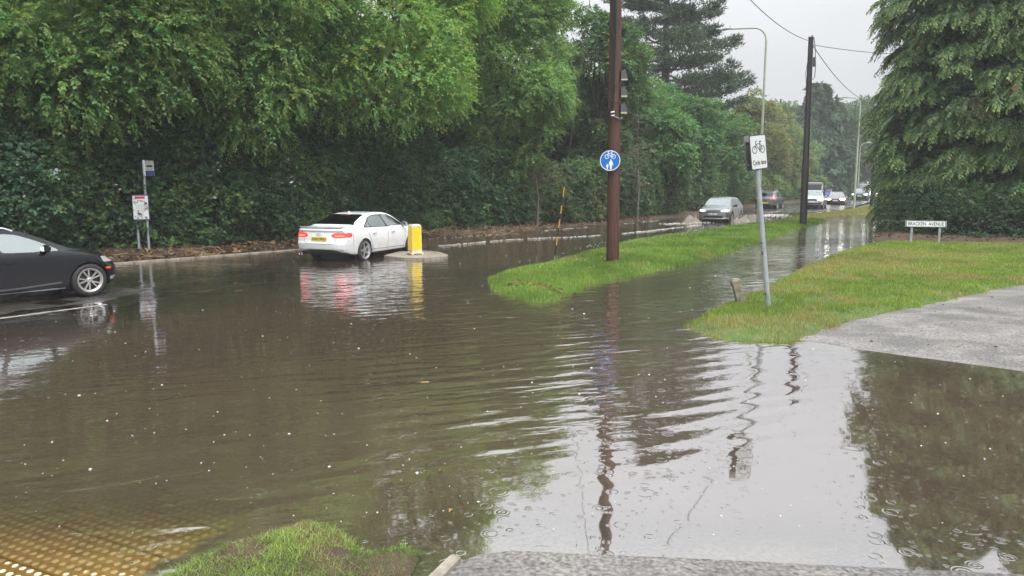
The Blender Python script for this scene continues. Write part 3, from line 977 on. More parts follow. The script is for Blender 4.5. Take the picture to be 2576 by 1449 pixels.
    def relax(s, pid):
        """even out the stair-steps where two parts meet"""
        u, lab = np.unique(pid.astype(str), return_inverse=True)
        q = s.Q
        e = np.concatenate([q[:, [0, 1]], q[:, [1, 2]], q[:, [2, 3]], q[:, [3, 0]]])
        l = np.tile(lab, 4)
        e = np.sort(e, 1)
        key = e[:, 0].astype(np.int64) * 1000000 + e[:, 1]
        o_ = np.argsort(key, kind='stable')
        key, l, e = key[o_], l[o_], e[o_]
        b = np.zeros(len(key), bool)
        same = key[1:] == key[:-1]
        diff = same & (l[1:] != l[:-1])
        be = e[1:][diff]
        nV = len(s.V)
        deg = np.bincount(be.ravel(), minlength=nV)
        for it in range(8):
            acc = np.zeros((nV, 3))
            np.add.at(acc, be[:, 0], s.V[be[:, 1]]); np.add.at(acc, be[:, 1], s.V[be[:, 0]])
            m = deg == 2
            s.V[m] = s.V[m] * 0.5 + acc[m] / 2 * 0.5
    def part(s, mask):
        q = s.Q[mask]
        used, inv = np.unique(q, return_inverse=True)
        return s.V[used], inv.reshape(-1, 4)
    def ribbon(s, mb, pts, wd, side, lift=0.0025):
        """thin line lying on the flank through (x, z) points"""
        P = resample(np.array(pts, float), max(2, int(sum(np.hypot(*(np.array(pts[i + 1]) - np.array(pts[i]))) for i in range(len(pts) - 1)) / 0.05) + 1))
        T = np.gradient(P, axis=0); T /= np.linalg.norm(T, axis=1)[:, None] + 1e-9
        Nn = np.stack([-T[:, 1], T[:, 0]], 1) * wd / 2
        V = []
        for k in range(len(P)):
            for sg in (1, -1):
                x, z = P[k] + Nn[k] * sg
                V.append((x, side * (s.ys(x, z) + lift), z))
        F_ = [(2 * k, 2 * k + 1, 2 * k + 3, 2 * k + 2) if side < 0 else (2 * k, 2 * k + 2, 2 * k + 3, 2 * k + 1) for k in range(len(P) - 1)]
        mb.add(V, F_)

def wheel_meshes(Rw, wid, rimR, style):
    t = MB()
    h = wid / 2
    prof = [(rimR - 0.012, -h * 0.86), (rimR, -h * 0.95), (rimR + (Rw - rimR) * 0.5, -h * 1.02), (Rw - 0.02, -h * 0.9), (Rw, -h * 0.66), (Rw, h * 0.66), (Rw - 0.02, h * 0.9), (rimR + (Rw - rimR) * 0.5, h * 1.02), (rimR, h * 0.95), (rimR - 0.012, h * 0.86)]
    t.lathe(prof, 40, 'y')
    # dark disc inside so that the spokes read against it
    t2 = MB()
    t2.lathe([(0.001, h * 0.25), (rimR * 0.62, h * 0.25), (rimR * 0.62, h * 0.15), (rimR - 0.02, h * 0.1), (rimR - 0.012, -h * 0.8)], 32, 'y')
    r = MB()
    # outer face looks towards +y
    r.lathe([(rimR - 0.045, h * 0.62), (rimR - 0.035, h * 0.80), (rimR - 0.012, h * 0.98), (rimR + 0.004, h * 0.99), (rimR - 0.004, h * 0.86), (rimR - 0.03, h * 0.3)], 40, 'y')
    r.lathe([(0.001, h * 0.80), (0.035, h * 0.80), (0.06, h * 0.70), (0.072, h * 0.45)], 20, 'y')
    if style == '5':
        sp = [(2 * math.pi * k / 5 + math.pi / 2, 0.036, 0.026) for k in range(5)]
        for a, w0, w1 in sp:
            spoke(r, a, 0, w0, a, 0, w1, rimR - 0.02, h)
    elif style == '10':
        for k in range(5):
            a = 2 * math.pi * k / 5 + math.pi / 2 - 0.2
            for dd in (-1, 1):
                spoke(r, a + dd * 0.10, dd * 0.012, 0.013, a + dd * 0.24, 0, 0.013, rimR - 0.02, h)
    else:
        for k in range(10):
            a = 2 * math.pi * k / 10
            spoke(r, a, 0, 0.013, a, 0, 0.011, rimR - 0.02, h)
    return t.mesh('wheel', True), r.mesh('rim'), t2.mesh('brake_disc', True)

def spoke(mb, a0, o0, w0, a1, o1, w1, r1, h):
    r0 = 0.05
    p0 = Vector((math.cos(a0) * r0, math.sin(a0) * r0)); p1 = Vector((math.cos(a1) * r1, math.sin(a1) * r1))
    d = (p1 - p0).normalized(); n_ = Vector((-d.y, d.x))
    pa, pb = p0 + n_ * w0, p0 - n_ * w0
    pc, pd = p1 - n_ * w1, p1 + n_ * w1
    top = (h * 0.74, h * 0.74, h * 0.88, h * 0.88)
    V = [(p.x, t_, p.y) for p, t_ in zip((pa, pb, pc, pd), top)] + [(p.x, t_ - 0.045, p.y) for p, t_ in zip((pa, pb, pc, pd), top)]
    mb.add(V, [(0, 3, 2, 1), (4, 5, 6, 7), (0, 1, 5, 4), (1, 2, 6, 5), (2, 3, 7, 6), (3, 0, 4, 7)])

def pm(x, z, poly):
    return pip(x, z, poly)

def make_car(name, sp, loc, heading, label, cat, M, plate=None, group=None, pitchroll=(0, 0)):
    """heading: degrees clockwise from +Y; M: dict of materials"""
    root = empty(name, loc, R(90 - heading))
    setp(root, label, cat, group)
    S = CarSurf(sp)
    x, y, z = S.c[:, 0], S.c[:, 1], S.c[:, 2]
    nx, ny, nz = S.n[:, 0], S.n[:, 1], S.n[:, 2]
    ay = np.abs(y)
    left = np.zeros(len(x), int)               # 0 = still body
    pid = np.array(['body'] * len(x), dtype=object)
    xs_ = np.clip(x, 0, S.L)
    zbel = S.zb(xs_)
    for (xa, za, ra) in sp['arch']:
        pid[(np.hypot(x - xa, z - za) < ra) & (ay > S.W * 0.55)] = 'cut'
    pid[(nz < -0.55) & (z < 0.45) & (pid != 'cut')] = 'underside'
    if 'cladz' in sp:
        pid[(z < sp['cladz'](x)) & (pid == 'body')] = 'lower_cladding'
    for (xa, za, ra) in sp['arch']:
        if sp.get('archclad'):
            pid[(np.hypot(x - xa, z - za) < ra + sp['archclad']) & (pid == 'body') & (ay > S.W * 0.6)] = 'lower_cladding'
    # glass
    top = (z > zbel + 0.015)
    ws = sp['ws']; rw = sp['rw']
    pid[top & (x > ws[0]) & (x < ws[1]) & (np.abs(ny) < 0.52) & (z < ws[2])] = 'windscreen'
    pid[top & (x > rw[0]) & (x < rw[1]) & (np.abs(ny) < 0.52) & (z < rw[2]) & (z > rw[3])] = 'rear_window'
    for k, poly in enumerate(sp['sw']):
        pid[(np.abs(ny) > 0.45) & pm(x, z, poly) & (y > 0)] = 'side_window_l%d' % k
        pid[(np.abs(ny) > 0.45) & pm(x, z, poly) & (y < 0)] = 'side_window_r%d' % k
    if 'dlo' in sp:
        pid[(np.abs(ny) > 0.45) & pm(x, z, sp['dlo']) & (pid == 'body')] = 'window_frame'
    for k, poly in enumerate(sp.get('doors', [])):
        mk = (np.abs(ny) > 0.35) & pm(x, z, poly) & (pid == 'body')
        pid[mk & (y > 0)] = 'door_l%d' % k
        pid[mk & (y < 0)] = 'door_r%d' % k
    for fn in sp.get('extra', []):
        fn(pid, x, y, z, nx, ny, nz)
    S.relax(pid)
    mats = {'body': M['paint'], 'underside': MT['plastic'], 'windscreen': M.get('ws', MT['glass']), 'rear_window': M.get('rw', MT['rearglass']), 'window_frame': MT['gloss_black'], 'lower_cladding': MT['plastic']}
    names = {'side_window_': 'side_window', 'door_': 'door'}
    doors = {}
    for key in sorted(set(pid)):
        if key == 'cut': continue
        msk_ = pid == key
        if key in sp.get('emats', {}) and np.abs(S.c[msk_, 1]).min() > 0.15:
            for sg in (-1, 1):
                V, Q = S.part(msk_ & (S.c[:, 1] * sg > 0))
                link(sp['emats'][key][0], mesh_np(sp['emats'][key][0], V, Fq=Q, smooth=True), sp['emats'][key][1], root)
            continue
        V, Q = S.part(msk_)
        nm = key; mat = mats.get(key)
        if key.startswith('side_window'):
            nm = 'side_window'
            mat = M.get('sw', MT['glass']) if key[-1] == '0' else M.get('sw2', M.get('sw', MT['glass']))
        elif key.startswith('door'):
            nm = 'door'; mat = M['paint']
        elif key.startswith('headlight'):
            nm = 'headlight'; mat = M['head']
        elif key.startswith('taillight'):
            nm = 'taillight'; mat = M['tail']
        elif key.startswith('tailglow'):
            nm = 'brake_light'; mat = MT['red_hot']
        elif mat is None:
            nm, mat = sp['emats'][key]
        o = link(nm, mesh_np(nm, V, Fq=Q, smooth=True), mat, root)
        if key.startswith('door'): doors[key] = o
        if key == 'body':
            body = o
    # wheel tubs (dark), wheels
    for (xa, za, ra) in sp['arch']:
        for sg in (-1, 1):
            V = []; Fs = []
            nA = 20
            for i in range(nA + 1):
                a = -0.25 + (math.pi + 0.5) * i / nA
                for w_ in (S.W * 0.965, S.W * 0.48):
                    V.append((xa + math.cos(a) * (ra + 0.012), sg * w_, za + math.sin(a) * (ra + 0.012)))
            for i in range(nA):
                Fs.append((2 * i, 2 * i + 1, 2 * i + 3, 2 * i + 2))
            MB().add(V, Fs).build('wheel_arch', MT['plastic'], root)
        MB().box((xa, 0, za), (2 * ra, S.W * 0.96, 0.5)).build('axle_cover', MT['plastic'], root)
    Rw = sp['Rw']
    tm, rm, dm = wheel_meshes(Rw, sp.get('tw', 0.225), sp.get('rimR', Rw * 0.74), sp.get('wstyle', '5'))
    for (xa, za, ra) in sp['arch']:
        for sg in (-1, 1):
            wo = link('wheel', tm, MT['tyre'], root, loc=(xa, sg * (S.W - sp.get('tw', 0.225) / 2 - 0.02), Rw), rot=(0, sp.get('wspin', 0.3), 0 if sg > 0 else math.pi))
            link('rim', rm, M['rim'], wo)
            link('brake_disc', dm, MT['disc'], wo)
    # cabin: seats, dashboard, so that something dim shows through the glass
    cb = MB()
    zc = sp.get('cabz', 0.55)
    xa0, xa1 = sp['cab']
    cb.box(((xa0 + xa1) / 2, 0, zc - 0.1), (xa1 - xa0, S.W * 1.7, 0.1))
    for xx in (xa0 + 0.98, xa0 + 1.78):
        for yy in (-0.38, 0.38):
            cb.rbox((xx, yy, zc + 0.16), (0.5, 0.48, 0.16), 0.05)
            cb.rbox((xx - 0.25, yy, zc + 0.42), (0.14, 0.46, 0.5), 0.05, Matrix.Rotation(R(-14), 3, 'Y'))
            cb.rbox((xx - 0.33, yy, zc + 0.73), (0.1, 0.26, 0.15), 0.04)
    cb.box((xa1 - 0.25, 0, zc + 0.32), (0.45, S.W * 1.6, 0.24))
    cb.build('cabin', MT['cabin'], root)
    # seams, handles, mirrors
    if sp.get('seams'):
        for ln in sp['seams']:
            for sg in (-1, 1):
                sm = MB(); S.ribbon(sm, ln, sp.get('seamw', 0.009), sg); sm.build('door_seam', MT['rubber'], root)
    for ln, wd, mat, nm in sp.get('trim', []):
        for sg in (-1, 1):
            tm_ = MB(); S.ribbon(tm_, ln, wd, sg, 0.004); tm_.build(nm, mat, root)
    hm_ = None
    for (hx, hz_) in sp.get('handles', []):
        for sg in (-1, 1):
            h_ = MB().rbox((0, 0, 0), (0.19, 0.022, 0.028), 0.008)
            key = 'door_%s' % ('l' if sg > 0 else 'r')
            par = root
            for k_, d_ in doors.items():
                if k_.startswith(key) and pip(np.array([hx]), np.array([hz_]), sp['doors'][int(k_[-1])])[0]: par = d_
            h_.build('handle', M.get('handle', M['paint']), par, True, loc=(hx, sg * (S.ys(hx, hz_) + 0.022), hz_))
    mxp = sp.get('mirror')
    if mxp:
        for sg in (-1, 1):
            yb = S.ys(mxp[0], mxp[1])
            mo = MB().rbox((0, 0, 0), (0.12, 0.21, 0.145), 0.04)
            mo.tube([(0.02, -sg * 0.16, -0.04), (0.01, -sg * 0.02, -0.02)], [0.035, 0.03], 8)
            m_ = mo.build('mirror', M.get('mirror', M['paint']), root, True, loc=(mxp[0], sg * (yb + 0.13), mxp[1] + 0.02))
            MB().rbox((-0.062, 0, 0), (0.006, 0.165, 0.10), 0.002).build('mirror_glass', MT['privacy'], m_)
    if sp.get('fin'):
        fx = sp['fin']; zt = float(S.zt(fx))
        MB().prism([(0, 0), (0.16, 0), (0.03, 0.065), (0.0, 0.06)], -0.016, 0.016, Matrix.Translation((fx - 0.05, 0, zt - 0.006)) @ Matrix.Rotation(R(90), 4, 'X')).build('aerial_fin', M['paint'], root)
    for (nm, xx, zz_, wd, hg, tilt, matk, txt) in sp.get('plates', []):
        fr_ = xx > S.L / 2
        nr = (np.abs(S.c[:, 1]) < wd * 0.5) & (np.abs(S.c[:, 2] - zz_) < hg * 0.6) & ((S.c[:, 0] > S.L / 2) == fr_)
        xx = (S.c[nr, 0].max() + 0.008) if fr_ else (S.c[nr, 0].min() - 0.008)
        po = MB().rbox((0, 0, 0), (0.012, wd, hg), 0.004).build('number_plate', MT[matk], root, loc=(xx, 0, zz_), rot=(0, tilt, 0))
        if txt:
            tm2 = text_mesh(txt, hg * 0.95, 0.001, 1.02, 0.0015)
            s_ = 1 if xx > S.L / 2 else -1
            to = link('plate_lettering', tm2, MT['ink'], po, loc=(s_ * 0.0075, 0, 0), rot=(math.pi / 2, 0, s_ * math.pi / 2))
            wmx = max(v.co.x for v in tm2.vertices) - min(v.co.x for v in tm2.vertices)
            to.scale = ((wd * 0.90) / wmx, 0.86, 1); to['kind'] = 'stuff'
    for fn in sp.get('after', []):
        fn(root, S)
    return root, S
def place(cx, cy_, heading, L):
    """rear-centre position for a car whose middle is at cx, cy"""
    h = R(heading)
    return (cx - math.sin(h) * L / 2, cy_ - math.cos(h) * L / 2)

def sc_pts(P, kx, kz): return [(a * kx, b * kz) for a, b in P]

def lamp_fn(key, front, L, y0, y1, z0, z1, xr, slope=0.0, W=1.0):
    """lamp faces at an end of the car, between half-widths y0..y1 and heights z0..z1, wrapping xr along the flank"""
    def f(pid, x, y, z, nx, ny, nz):
        ay = np.abs(y)
        lo = z0 + slope * (ay - y0); hi = z1 + slope * 0.5 * (ay - y0)
        # taper towards the inner end
        k = np.clip((ay - y0) / 0.10, 0, 1)
        mid = (lo + hi) / 2; half = (hi - lo) / 2 * (0.45 + 0.55 * k)
        end = (x > L - xr) if front else (x < xr)
        m = end & (ay > y0) & (ay < y1) & (np.abs(z - mid) < half) & ((pid == 'body') | (pid == 'lower_cladding'))
        pid[m & (y > 0)] = key + '_l'
        pid[m & (y < 0)] = key + '_r'
    return f

def lamp_fn2(key, y0, y1, z0, z1, xr):
    def f(pid, x, y, z, nx, ny, nz):
        ay = np.abs(y)
        m = (x < xr) & (ay > y0) & (ay < y1) & (z > z0) & (z < z1) & np.isin(pid, ['taillight_l', 'taillight_r'])
        pid[m & (y > 0)] = key + '_l'
        pid[m & (y < 0)] = key + '_r'
    return f

def area_fn(key, cond):
    def f(pid, x, y, z, nx, ny, nz):
        m = cond(x, np.abs(y), z, nx) & ((pid == 'body') | (pid == 'underside') | (pid == 'lower_cladding'))
        pid[m] = key
    return f

# ---- white saloon
SALOON = dict(L=4.70, W=0.913, step=0.03, sm=0.14,
    top=[(0, 0.985), (0.06, 1.035), (0.30, 1.045), (0.56, 1.06), (0.95, 1.22), (1.40, 1.375), (1.75, 1.418), (2.25, 1.43), (2.65, 1.405), (2.95, 1.34), (3.25, 1.18), (3.50, 1.02), (3.62, 0.985), (4.1, 0.925), (4.45, 0.83), (4.62, 0.75), (4.70, 0.70)],
    belt=[(0, 0.93), (0.5, 0.985), (1.2, 0.975), (2.2, 0.95), (3.4, 0.925), (4.1, 0.83), (4.5, 0.72), (4.7, 0.62)],
    bot=[(0, 0.30), (0.25, 0.23), (0.7, 0.20), (4.1, 0.19), (4.5, 0.20), (4.7, 0.25)],
    wb=[(0, 0.90), (0.2, 0.955), (0.7, 0.985), (2.4, 0.99), (3.9, 0.985), (4.35, 0.95), (4.7, 0.88)],
    wr=[(0, 0.80), (0.55, 0.76), (1.1, 0.665), (1.6, 0.635), (2.3, 0.645), (2.9, 0.66), (3.3, 0.73), (3.6, 0.79), (4.3, 0.78), (4.7, 0.70)],
    nose=[(0.2, -0.06), (0.42, 0.02), (0.55, 0.03), (0.70, -0.02), (0.9, -0.1)],
    tail=[(0.2, -0.10), (0.42, 0.02), (0.58, 0.035), (0.66, 0.0), (0.9, -0.02), (0.97, 0.02), (1.05, 0.0)],
    arch=[(1.01, 0.325, 0.372), (3.82, 0.325, 0.372)], Rw=0.33, rimR=0.258, wstyle='5', tw=0.235,
    ws=(2.86, 3.52, 1.385), rw=(0.66, 1.47, 1.372, 1.085), cab=(0.75, 3.4),
    sw=[[(2.36, 0.985), (2.34, 1.318), (2.62, 1.322), (2.86, 1.27), (3.12, 1.145), (3.36, 1.0), (3.36, 0.98)],
        [(1.44, 1.0), (1.44, 1.19), (1.58, 1.265), (1.80, 1.31), (2.25, 1.32), (2.27, 0.985)],
        [(1.08, 1.012), (1.38, 1.003), (1.38, 1.165), (1.3, 1.12)]],
    dlo=[(0.98, 0.995), (1.30, 1.15), (1.52, 1.27), (1.80, 1.335), (2.3, 1.345), (2.66, 1.338), (2.90, 1.28), (3.2, 1.12), (3.46, 0.975), (3.40, 0.965), (2.2, 0.968)],
    doors=[[(2.32, 0.24), (2.32, 0.96), (3.42, 0.94), (3.40, 0.6), (3.30, 0.24)], [(1.42, 0.50), (1.20, 0.80), (1.22, 0.97), (2.30, 0.96), (2.30, 0.24), (1.52, 0.24)]],
    seams=[[(2.31, 0.25), (2.31, 0.955)], [(1.53, 0.25), (1.42, 0.50), (1.22, 0.80), (1.20, 0.97)], [(3.31, 0.25), (3.42, 0.6), (3.44, 0.94)], [(0.42, 0.60), (0.36, 0.94)], [(1.40, 0.335), (3.42, 0.30)]],
    seamw=0.012, handles=[(1.50, 0.815), (2.60, 0.80)], mirror=(3.28, 0.985), fin=1.55,
    plates=[('rear', -0.050, 0.715, 0.52, 0.115, 0.0, 'plate_y', 'AX63 BNU')],
    extra=[lamp_fn('taillight', False, 4.7, 0.40, 2, 0.735, 0.885, 0.36, 0.03),
           lamp_fn2('tailglow', 0.50, 0.80, 0.775, 0.835, 0.30),
           area_fn('diffuser', lambda x, ay, z, nx: (x < 0.5) & (z < 0.345) & (ay < 0.66 + (0.345 - z) * 0.8)),
           lamp_fn('headlight', True, 4.7, 0.42, 2, 0.60, 0.74, 0.42, 0.06)],
    emats={'diffuser': ('diffuser', MT['plastic'])})

def saloon_after(root, S):
    # boot lid outline, lip spoiler, chrome badge rings, third brake lamp, exhausts, lit bars in the lamps
    b = MB()
    xr = lambda y_, z_: S.c[(S.c[:, 0] < 0.6)][np.argmin((S.c[S.c[:, 0] < 0.6][:, 1] - y_) ** 2 + (S.c[S.c[:, 0] < 0.6][:, 2] - z_) ** 2)][0]
    def rib(pts, wd, mb, lift=0.004):
        P = resample(np.array(pts, float), 22)
        V = []
        T = np.gradient(P, axis=0); T /= np.linalg.norm(T, axis=1)[:, None]
        for (yy, zz_), t_ in zip(P, T):
            for sg in (1, -1):
                y2, z2 = yy - t_[1] * wd / 2 * sg, zz_ + t_[0] * wd / 2 * sg
                V.append((xr(yy, zz_) - lift, y2, z2))
        mb.add(V, [(2 * k, 2 * k + 1, 2 * k + 3, 2 * k + 2) for k in range(len(P) - 1)])
    rib([(-0.62, 0.93), (-0.50, 0.60), (-0.46, 0.575), (0.46, 0.575), (0.50, 0.60), (0.62, 0.93)], 0.008, b)
    rib([(-0.86, 0.66), (-0.52, 0.655)], 0.006, b); rib([(0.52, 0.655), (0.86, 0.66)], 0.006, b)
    b.build('boot_seam', MT['rubber'], root)
    ch = MB()
    for k in range(4):
        y_ = (k - 1.5) * 0.044
        Mx = Matrix.Translation((-0.054, y_, 0.845)) @ Matrix.Rotation(R(90), 4, 'Y')
        ch.stroke([(0.028 * math.cos(a), 0.028 * math.sin(a)) for a in np.linspace(0, 2 * math.pi, 17)[:-1]], 0.006, -0.002, 0.002, True, Mx)
    ch.build('badge', MT['chrome'], root)
    for y_, t_ in ((0.40, 'A4'), (-0.40, 'TDI')):
        tm = text_mesh(t_, 0.05, 0.001)
        link('badge', tm, MT['chrome'], root, loc=(-0.052, y_, 0.635), rot=(math.pi / 2, 0, -math.pi / 2))
    MB().rbox((1.40, 0, 1.353), (0.05, 0.34, 0.02), 0.006, Matrix.Rotation(R(-18), 3, 'Y')).build('brake_light', MT['red_hot'], root)
    for sg in (-1, 1):
        MB().lathe([(0.030, -0.06), (0.036, -0.07), (0.036, 0.1)], 16, 'x').build('exhaust_pipe', MT['chrome'], root, True, loc=(0.0, sg * 0.0 + 0.56 + (0.09 if sg > 0 else 0), 0.285))
    # lip on the boot edge
    V = []
    for y_ in np.linspace(-0.70, 0.70, 15):
        xx = 0.02 + 0.10 * (abs(y_) / 0.9) ** 2.5
        V += [(xx + 0.13, y_, 1.030), (xx - 0.035, y_, 1.062), (xx - 0.03, y_, 1.035)]
    Fs = []
    for k in range(14):
        a = 3 * k
        Fs += [(a, a + 1, a + 4, a + 3), (a + 1, a + 2, a + 5, a + 4)]
    MB().add(V, Fs).build('boot_spoiler', MT['white_paint'], root, True)
SALOON['after'] = [saloon_after]

# ---- black estate
ESTATE = dict(L=4.36, W=0.908, step=0.03, sm=0.13,
    top=[(0, 0.85), (0.05, 1.0), (0.14, 1.16), (0.42, 1.36), (0.9, 1.42), (1.8, 1.45), (2.25, 1.435), (2.6, 1.375), (2.94, 1.23), (3.28, 1.06), (3.46, 1.005), (3.82, 0.955), (4.10, 0.87), (4.28, 0.77), (4.36, 0.69)],
    belt=[(0, 0.82), (0.4, 1.0), (1.2, 0.985), (2.4, 0.96), (3.2, 0.935), (3.8, 0.86), (4.15, 0.74), (4.36, 0.60)],
    bot=[(0, 0.32), (0.3, 0.23), (0.8, 0.20), (4.0, 0.19), (4.2, 0.19), (4.36, 0.23)],
    wb=[(0, 0.90), (0.2, 0.95), (0.7, 0.985), (2.4, 0.99), (3.7, 0.985), (4.05, 0.94), (4.36, 0.82)],
    wr=[(0, 0.74), (0.5, 0.67), (1.2, 0.655), (2.0, 0.655), (2.55, 0.665), (3.05, 0.74), (3.45, 0.79), (4.05, 0.76), (4.36, 0.66)],
    nose=[(0.18, -0.05), (0.40, 0.03), (0.55, 0.03), (0.68, -0.03), (0.9, -0.12)], tail=[(0.2, -0.08), (0.5, 0.03), (0.8, 0), (1.2, 0)],
    fcurve=0.34, flen=0.85,
    arch=[(1.04, 0.33, 0.372), (3.67, 0.33, 0.372)], Rw=0.335, rimR=0.238, wstyle='10', tw=0.225, wspin=0.12,
    ws=(2.57, 3.36, 1.41), rw=(0.10, 0.46, 1.36, 1.06), cab=(0.3, 3.35),
    sw=[[(2.18, 0.975), (2.15, 1.30), (2.30, 1.322), (2.52, 1.29), (2.83, 1.165), (3.14, 1.0), (3.17, 0.965)],
        [(1.18, 0.995), (1.14, 1.28), (1.5, 1.315), (2.05, 1.32), (2.09, 0.975)],
        [(0.5, 1.01), (0.62, 1.22), (1.04, 1.275), (1.08, 1.0)]],
    dlo=[(0.42, 1.0), (0.58, 1.25), (1.0, 1.315), (1.6, 1.342), (2.28, 1.342), (2.56, 1.298), (2.90, 1.15), (3.29, 0.962), (2.2, 0.958), (1.0, 0.985)],
    doors=[[(2.12, 0.24), (2.12, 0.96), (3.24, 0.935), (3.22, 0.5), (3.14, 0.24)], [(1.30, 0.5), (1.12, 0.75), (1.10, 0.98), (2.10, 0.96), (2.10, 0.24), (1.42, 0.24)]],
    seams=[[(2.11, 0.25), (2.11, 0.95)], [(1.43, 0.25), (1.32, 0.5), (1.12, 0.78), (1.10, 0.98)], [(3.14, 0.25), (3.23, 0.5), (3.26, 0.93)]],
    handles=[(1.38, 0.80), (2.32, 0.79)], mirror=(2.90, 1.0), fin=0.8,
    extra=[lamp_fn('headlight', True, 4.36, 0.45, 2, 0.645, 0.775, 0.40, 0.10),
           area_fn('marker', lambda x, ay, z, nx: (x > 4.0) & (x < 4.16) & (ay > 0.60) & (z > 0.53) & (z < 0.575)),
           area_fn('fog_surround', lambda x, ay, z, nx: (x > 4.1) & (ay > 0.5) & (z > 0.30) & (z < 0.38)),
           area_fn('grille', lambda x, ay, z, nx: (x > 4.15) & (ay < 0.42) & (z > 0.55) & (z < 0.68)),
           lamp_fn('taillight', False, 4.36, 0.5, 2, 0.80, 0.98, 0.3)],
    emats={'marker': ('side_marker', MT['amber']), 'grille': ('grille', MT['plastic']), 'fog_surround': ('fog_lamp', MT['silver_trim'])},
    trim=[([(0.3, 0.80), (1.5, 0.868), (2.6, 0.862), (3.5, 0.845), (3.9, 0.815)], 0.010, MT['gloss_black'], 'body_crease'), ([(1.5, 0.285), (2.4, 0.30), (3.15, 0.345)], 0.028, MT['dkgrey_paint'], 'sill_trim'), ([(1.45, 0.225), (3.22, 0.225)], 0.02, MT['silver_trim'], 'sill_trim')])
def rails_after(x0, x1, mat='silver_trim', lift=0.035):
    def f(root, S):
        for sg in (-1, 1):
            P = []
            for t_ in np.linspace(0, 1, 15):
                xx = x0 + (x1 - x0) * t_
                e = min(1, min(t_, 1 - t_) / 0.08)
                P.append((xx, sg * (float(S.wr(xx)) * 0.955), float(S.zb(xx)) + (float(S.zt(xx)) - float(S.zb(xx))) * 0.935 + lift * e))
            MB().tube(P, 0.019, 8).build('roof_rail', MT[mat], root, True)
    return f
ESTATE['after'] = [rails_after(0.55, 2.48)]

# ---- grey sport utility car
SUV = dict(L=4.37, W=0.95, step=0.036, sm=0.13,
    top=[(0, 0.98), (0.05, 1.08), (0.12, 1.16), (0.40, 1.50), (0.62, 1.565), (1.3, 1.625), (2.1, 1.65), (2.6, 1.625), (2.85, 1.55), (3.15, 1.36), (3.42, 1.165), (3.6, 1.11), (4.0, 1.06), (4.25, 0.985), (4.34, 0.91), (4.37, 0.86)],
    belt=[(0, 0.95), (0.3, 1.13), (1.0, 1.10), (2.2, 1.05), (3.3, 1.02), (3.9, 0.97), (4.2, 0.88), (4.37, 0.76)],
    bot=[(0, 0.42), (0.3, 0.32), (0.8, 0.27), (3.8, 0.26), (4.2, 0.30), (4.37, 0.36)],
    wb=[(0, 0.90), (0.2, 0.96), (0.6, 0.99), (2.2, 0.985), (3.6, 0.99), (4.1, 0.96), (4.37, 0.90)],
    wr=[(0, 0.74), (0.4, 0.68), (1.2, 0.67), (2.0, 0.68), (2.7, 0.70), (3.1, 0.76), (3.5, 0.80), (4.1, 0.80), (4.37, 0.74)],
    nose=[(0.3, -0.08), (0.5, 0.0), (0.62, 0.03), (0.8, 0.02), (0.95, -0.05)], tail=[(0.3, -0.05), (0.5, 0.04), (0.8, 0.02), (1.0, 0.0), (1.5, 0)],
    arch=[(0.83, 0.37, 0.425), (3.51, 0.37, 0.425)], Rw=0.37, rimR=0.27, wstyle='10', tw=0.24,
    ws=(2.72, 3.46, 1.60), rw=(0.10, 0.48, 1.50, 1.17), cab=(0.4, 3.3), cabz=0.75,
    sw=[[(2.02, 1.075), (2.0, 1.475), (2.4, 1.49), (2.66, 1.45), (2.95, 1.30), (3.22, 1.10), (3.23, 1.06)],
        [(1.10, 1.115), (1.06, 1.44), (1.5, 1.462), (1.92, 1.475), (1.94, 1.08)], [(0.5, 1.16), (0.62, 1.38), (0.96, 1.425), (1.0, 1.125)]],
    dlo=[(0.42, 1.14), (0.58, 1.41), (1.0, 1.47), (2.0, 1.51), (2.45, 1.51), (2.72, 1.46), (3.02, 1.29), (3.34, 1.055), (2.0, 1.06)],
    seams=[[(1.97, 0.36), (1.97, 1.06)], [(1.28, 0.50), (1.06, 0.8), (1.04, 1.10)], [(3.02, 0.40), (3.10, 1.04)]],
    doors=[[(1.98, 0.36), (1.98, 1.06), (3.10, 1.03), (3.02, 0.36)], [(1.30, 0.5), (1.06, 0.8), (1.04, 1.1), (1.96, 1.06), (1.96, 0.36), (1.36, 0.36)]],
    mirror=(2.98, 1.10), fin=0.9,
    extra=[area_fn('grille', lambda x, ay, z, nx: (x > 4.15) & (ay < 0.43) & (z > 0.80) & (z < 0.895)),
           lamp_fn('headlight', True, 4.37, 0.45, 0.86, 0.80, 0.905, 0.5, 0.02),
           area_fn('lower_intake', lambda x, ay, z, nx: (x > 4.05) & (ay < 0.52 + (0.56 - z) * 0.5) & (z > 0.42) & (z < 0.565)),
           area_fn('skid_plate', lambda x, ay, z, nx: (x > 4.0) & (ay < 0.62) & (z > 0.365) & (z < 0.42)),
           area_fn('air_vent', lambda x, ay, z, nx: (x > 3.85) & (ay > 0.66) & (z > 0.50) & (z < 0.72) & (np.abs(((z - 0.50) % 0.075) - 0.03) < 0.024)),
           area_fn('lower_intake', lambda x, ay, z, nx: (x > 4.0) & (ay < 0.75) & (z <= 0.365)),
           area_fn('bumper_slot', lambda x, ay, z, nx: (x > 4.2) & (ay < 0.46) & (z > 0.745) & (z < 0.77)),
           lamp_fn('taillight', False, 4.37, 0.45, 2, 0.93, 1.02, 0.28)],
    emats={'grille': ('grille', MT['gloss_black']), 'lower_intake': ('lower_intake', MT['plastic']), 'skid_plate': ('skid_plate', MT['silver_trim']), 'air_vent': ('air_vent', MT['gloss_black']), 'bumper_slot': ('bumper_slot', MT['gloss_black'])},
    plates=[('front', 4.425, 0.655, 0.50, 0.105, 0.0, 'plate_w', 'BS 8017')],
    cladz=lambda x: np.full_like(x, 0.34), archclad=0.03)
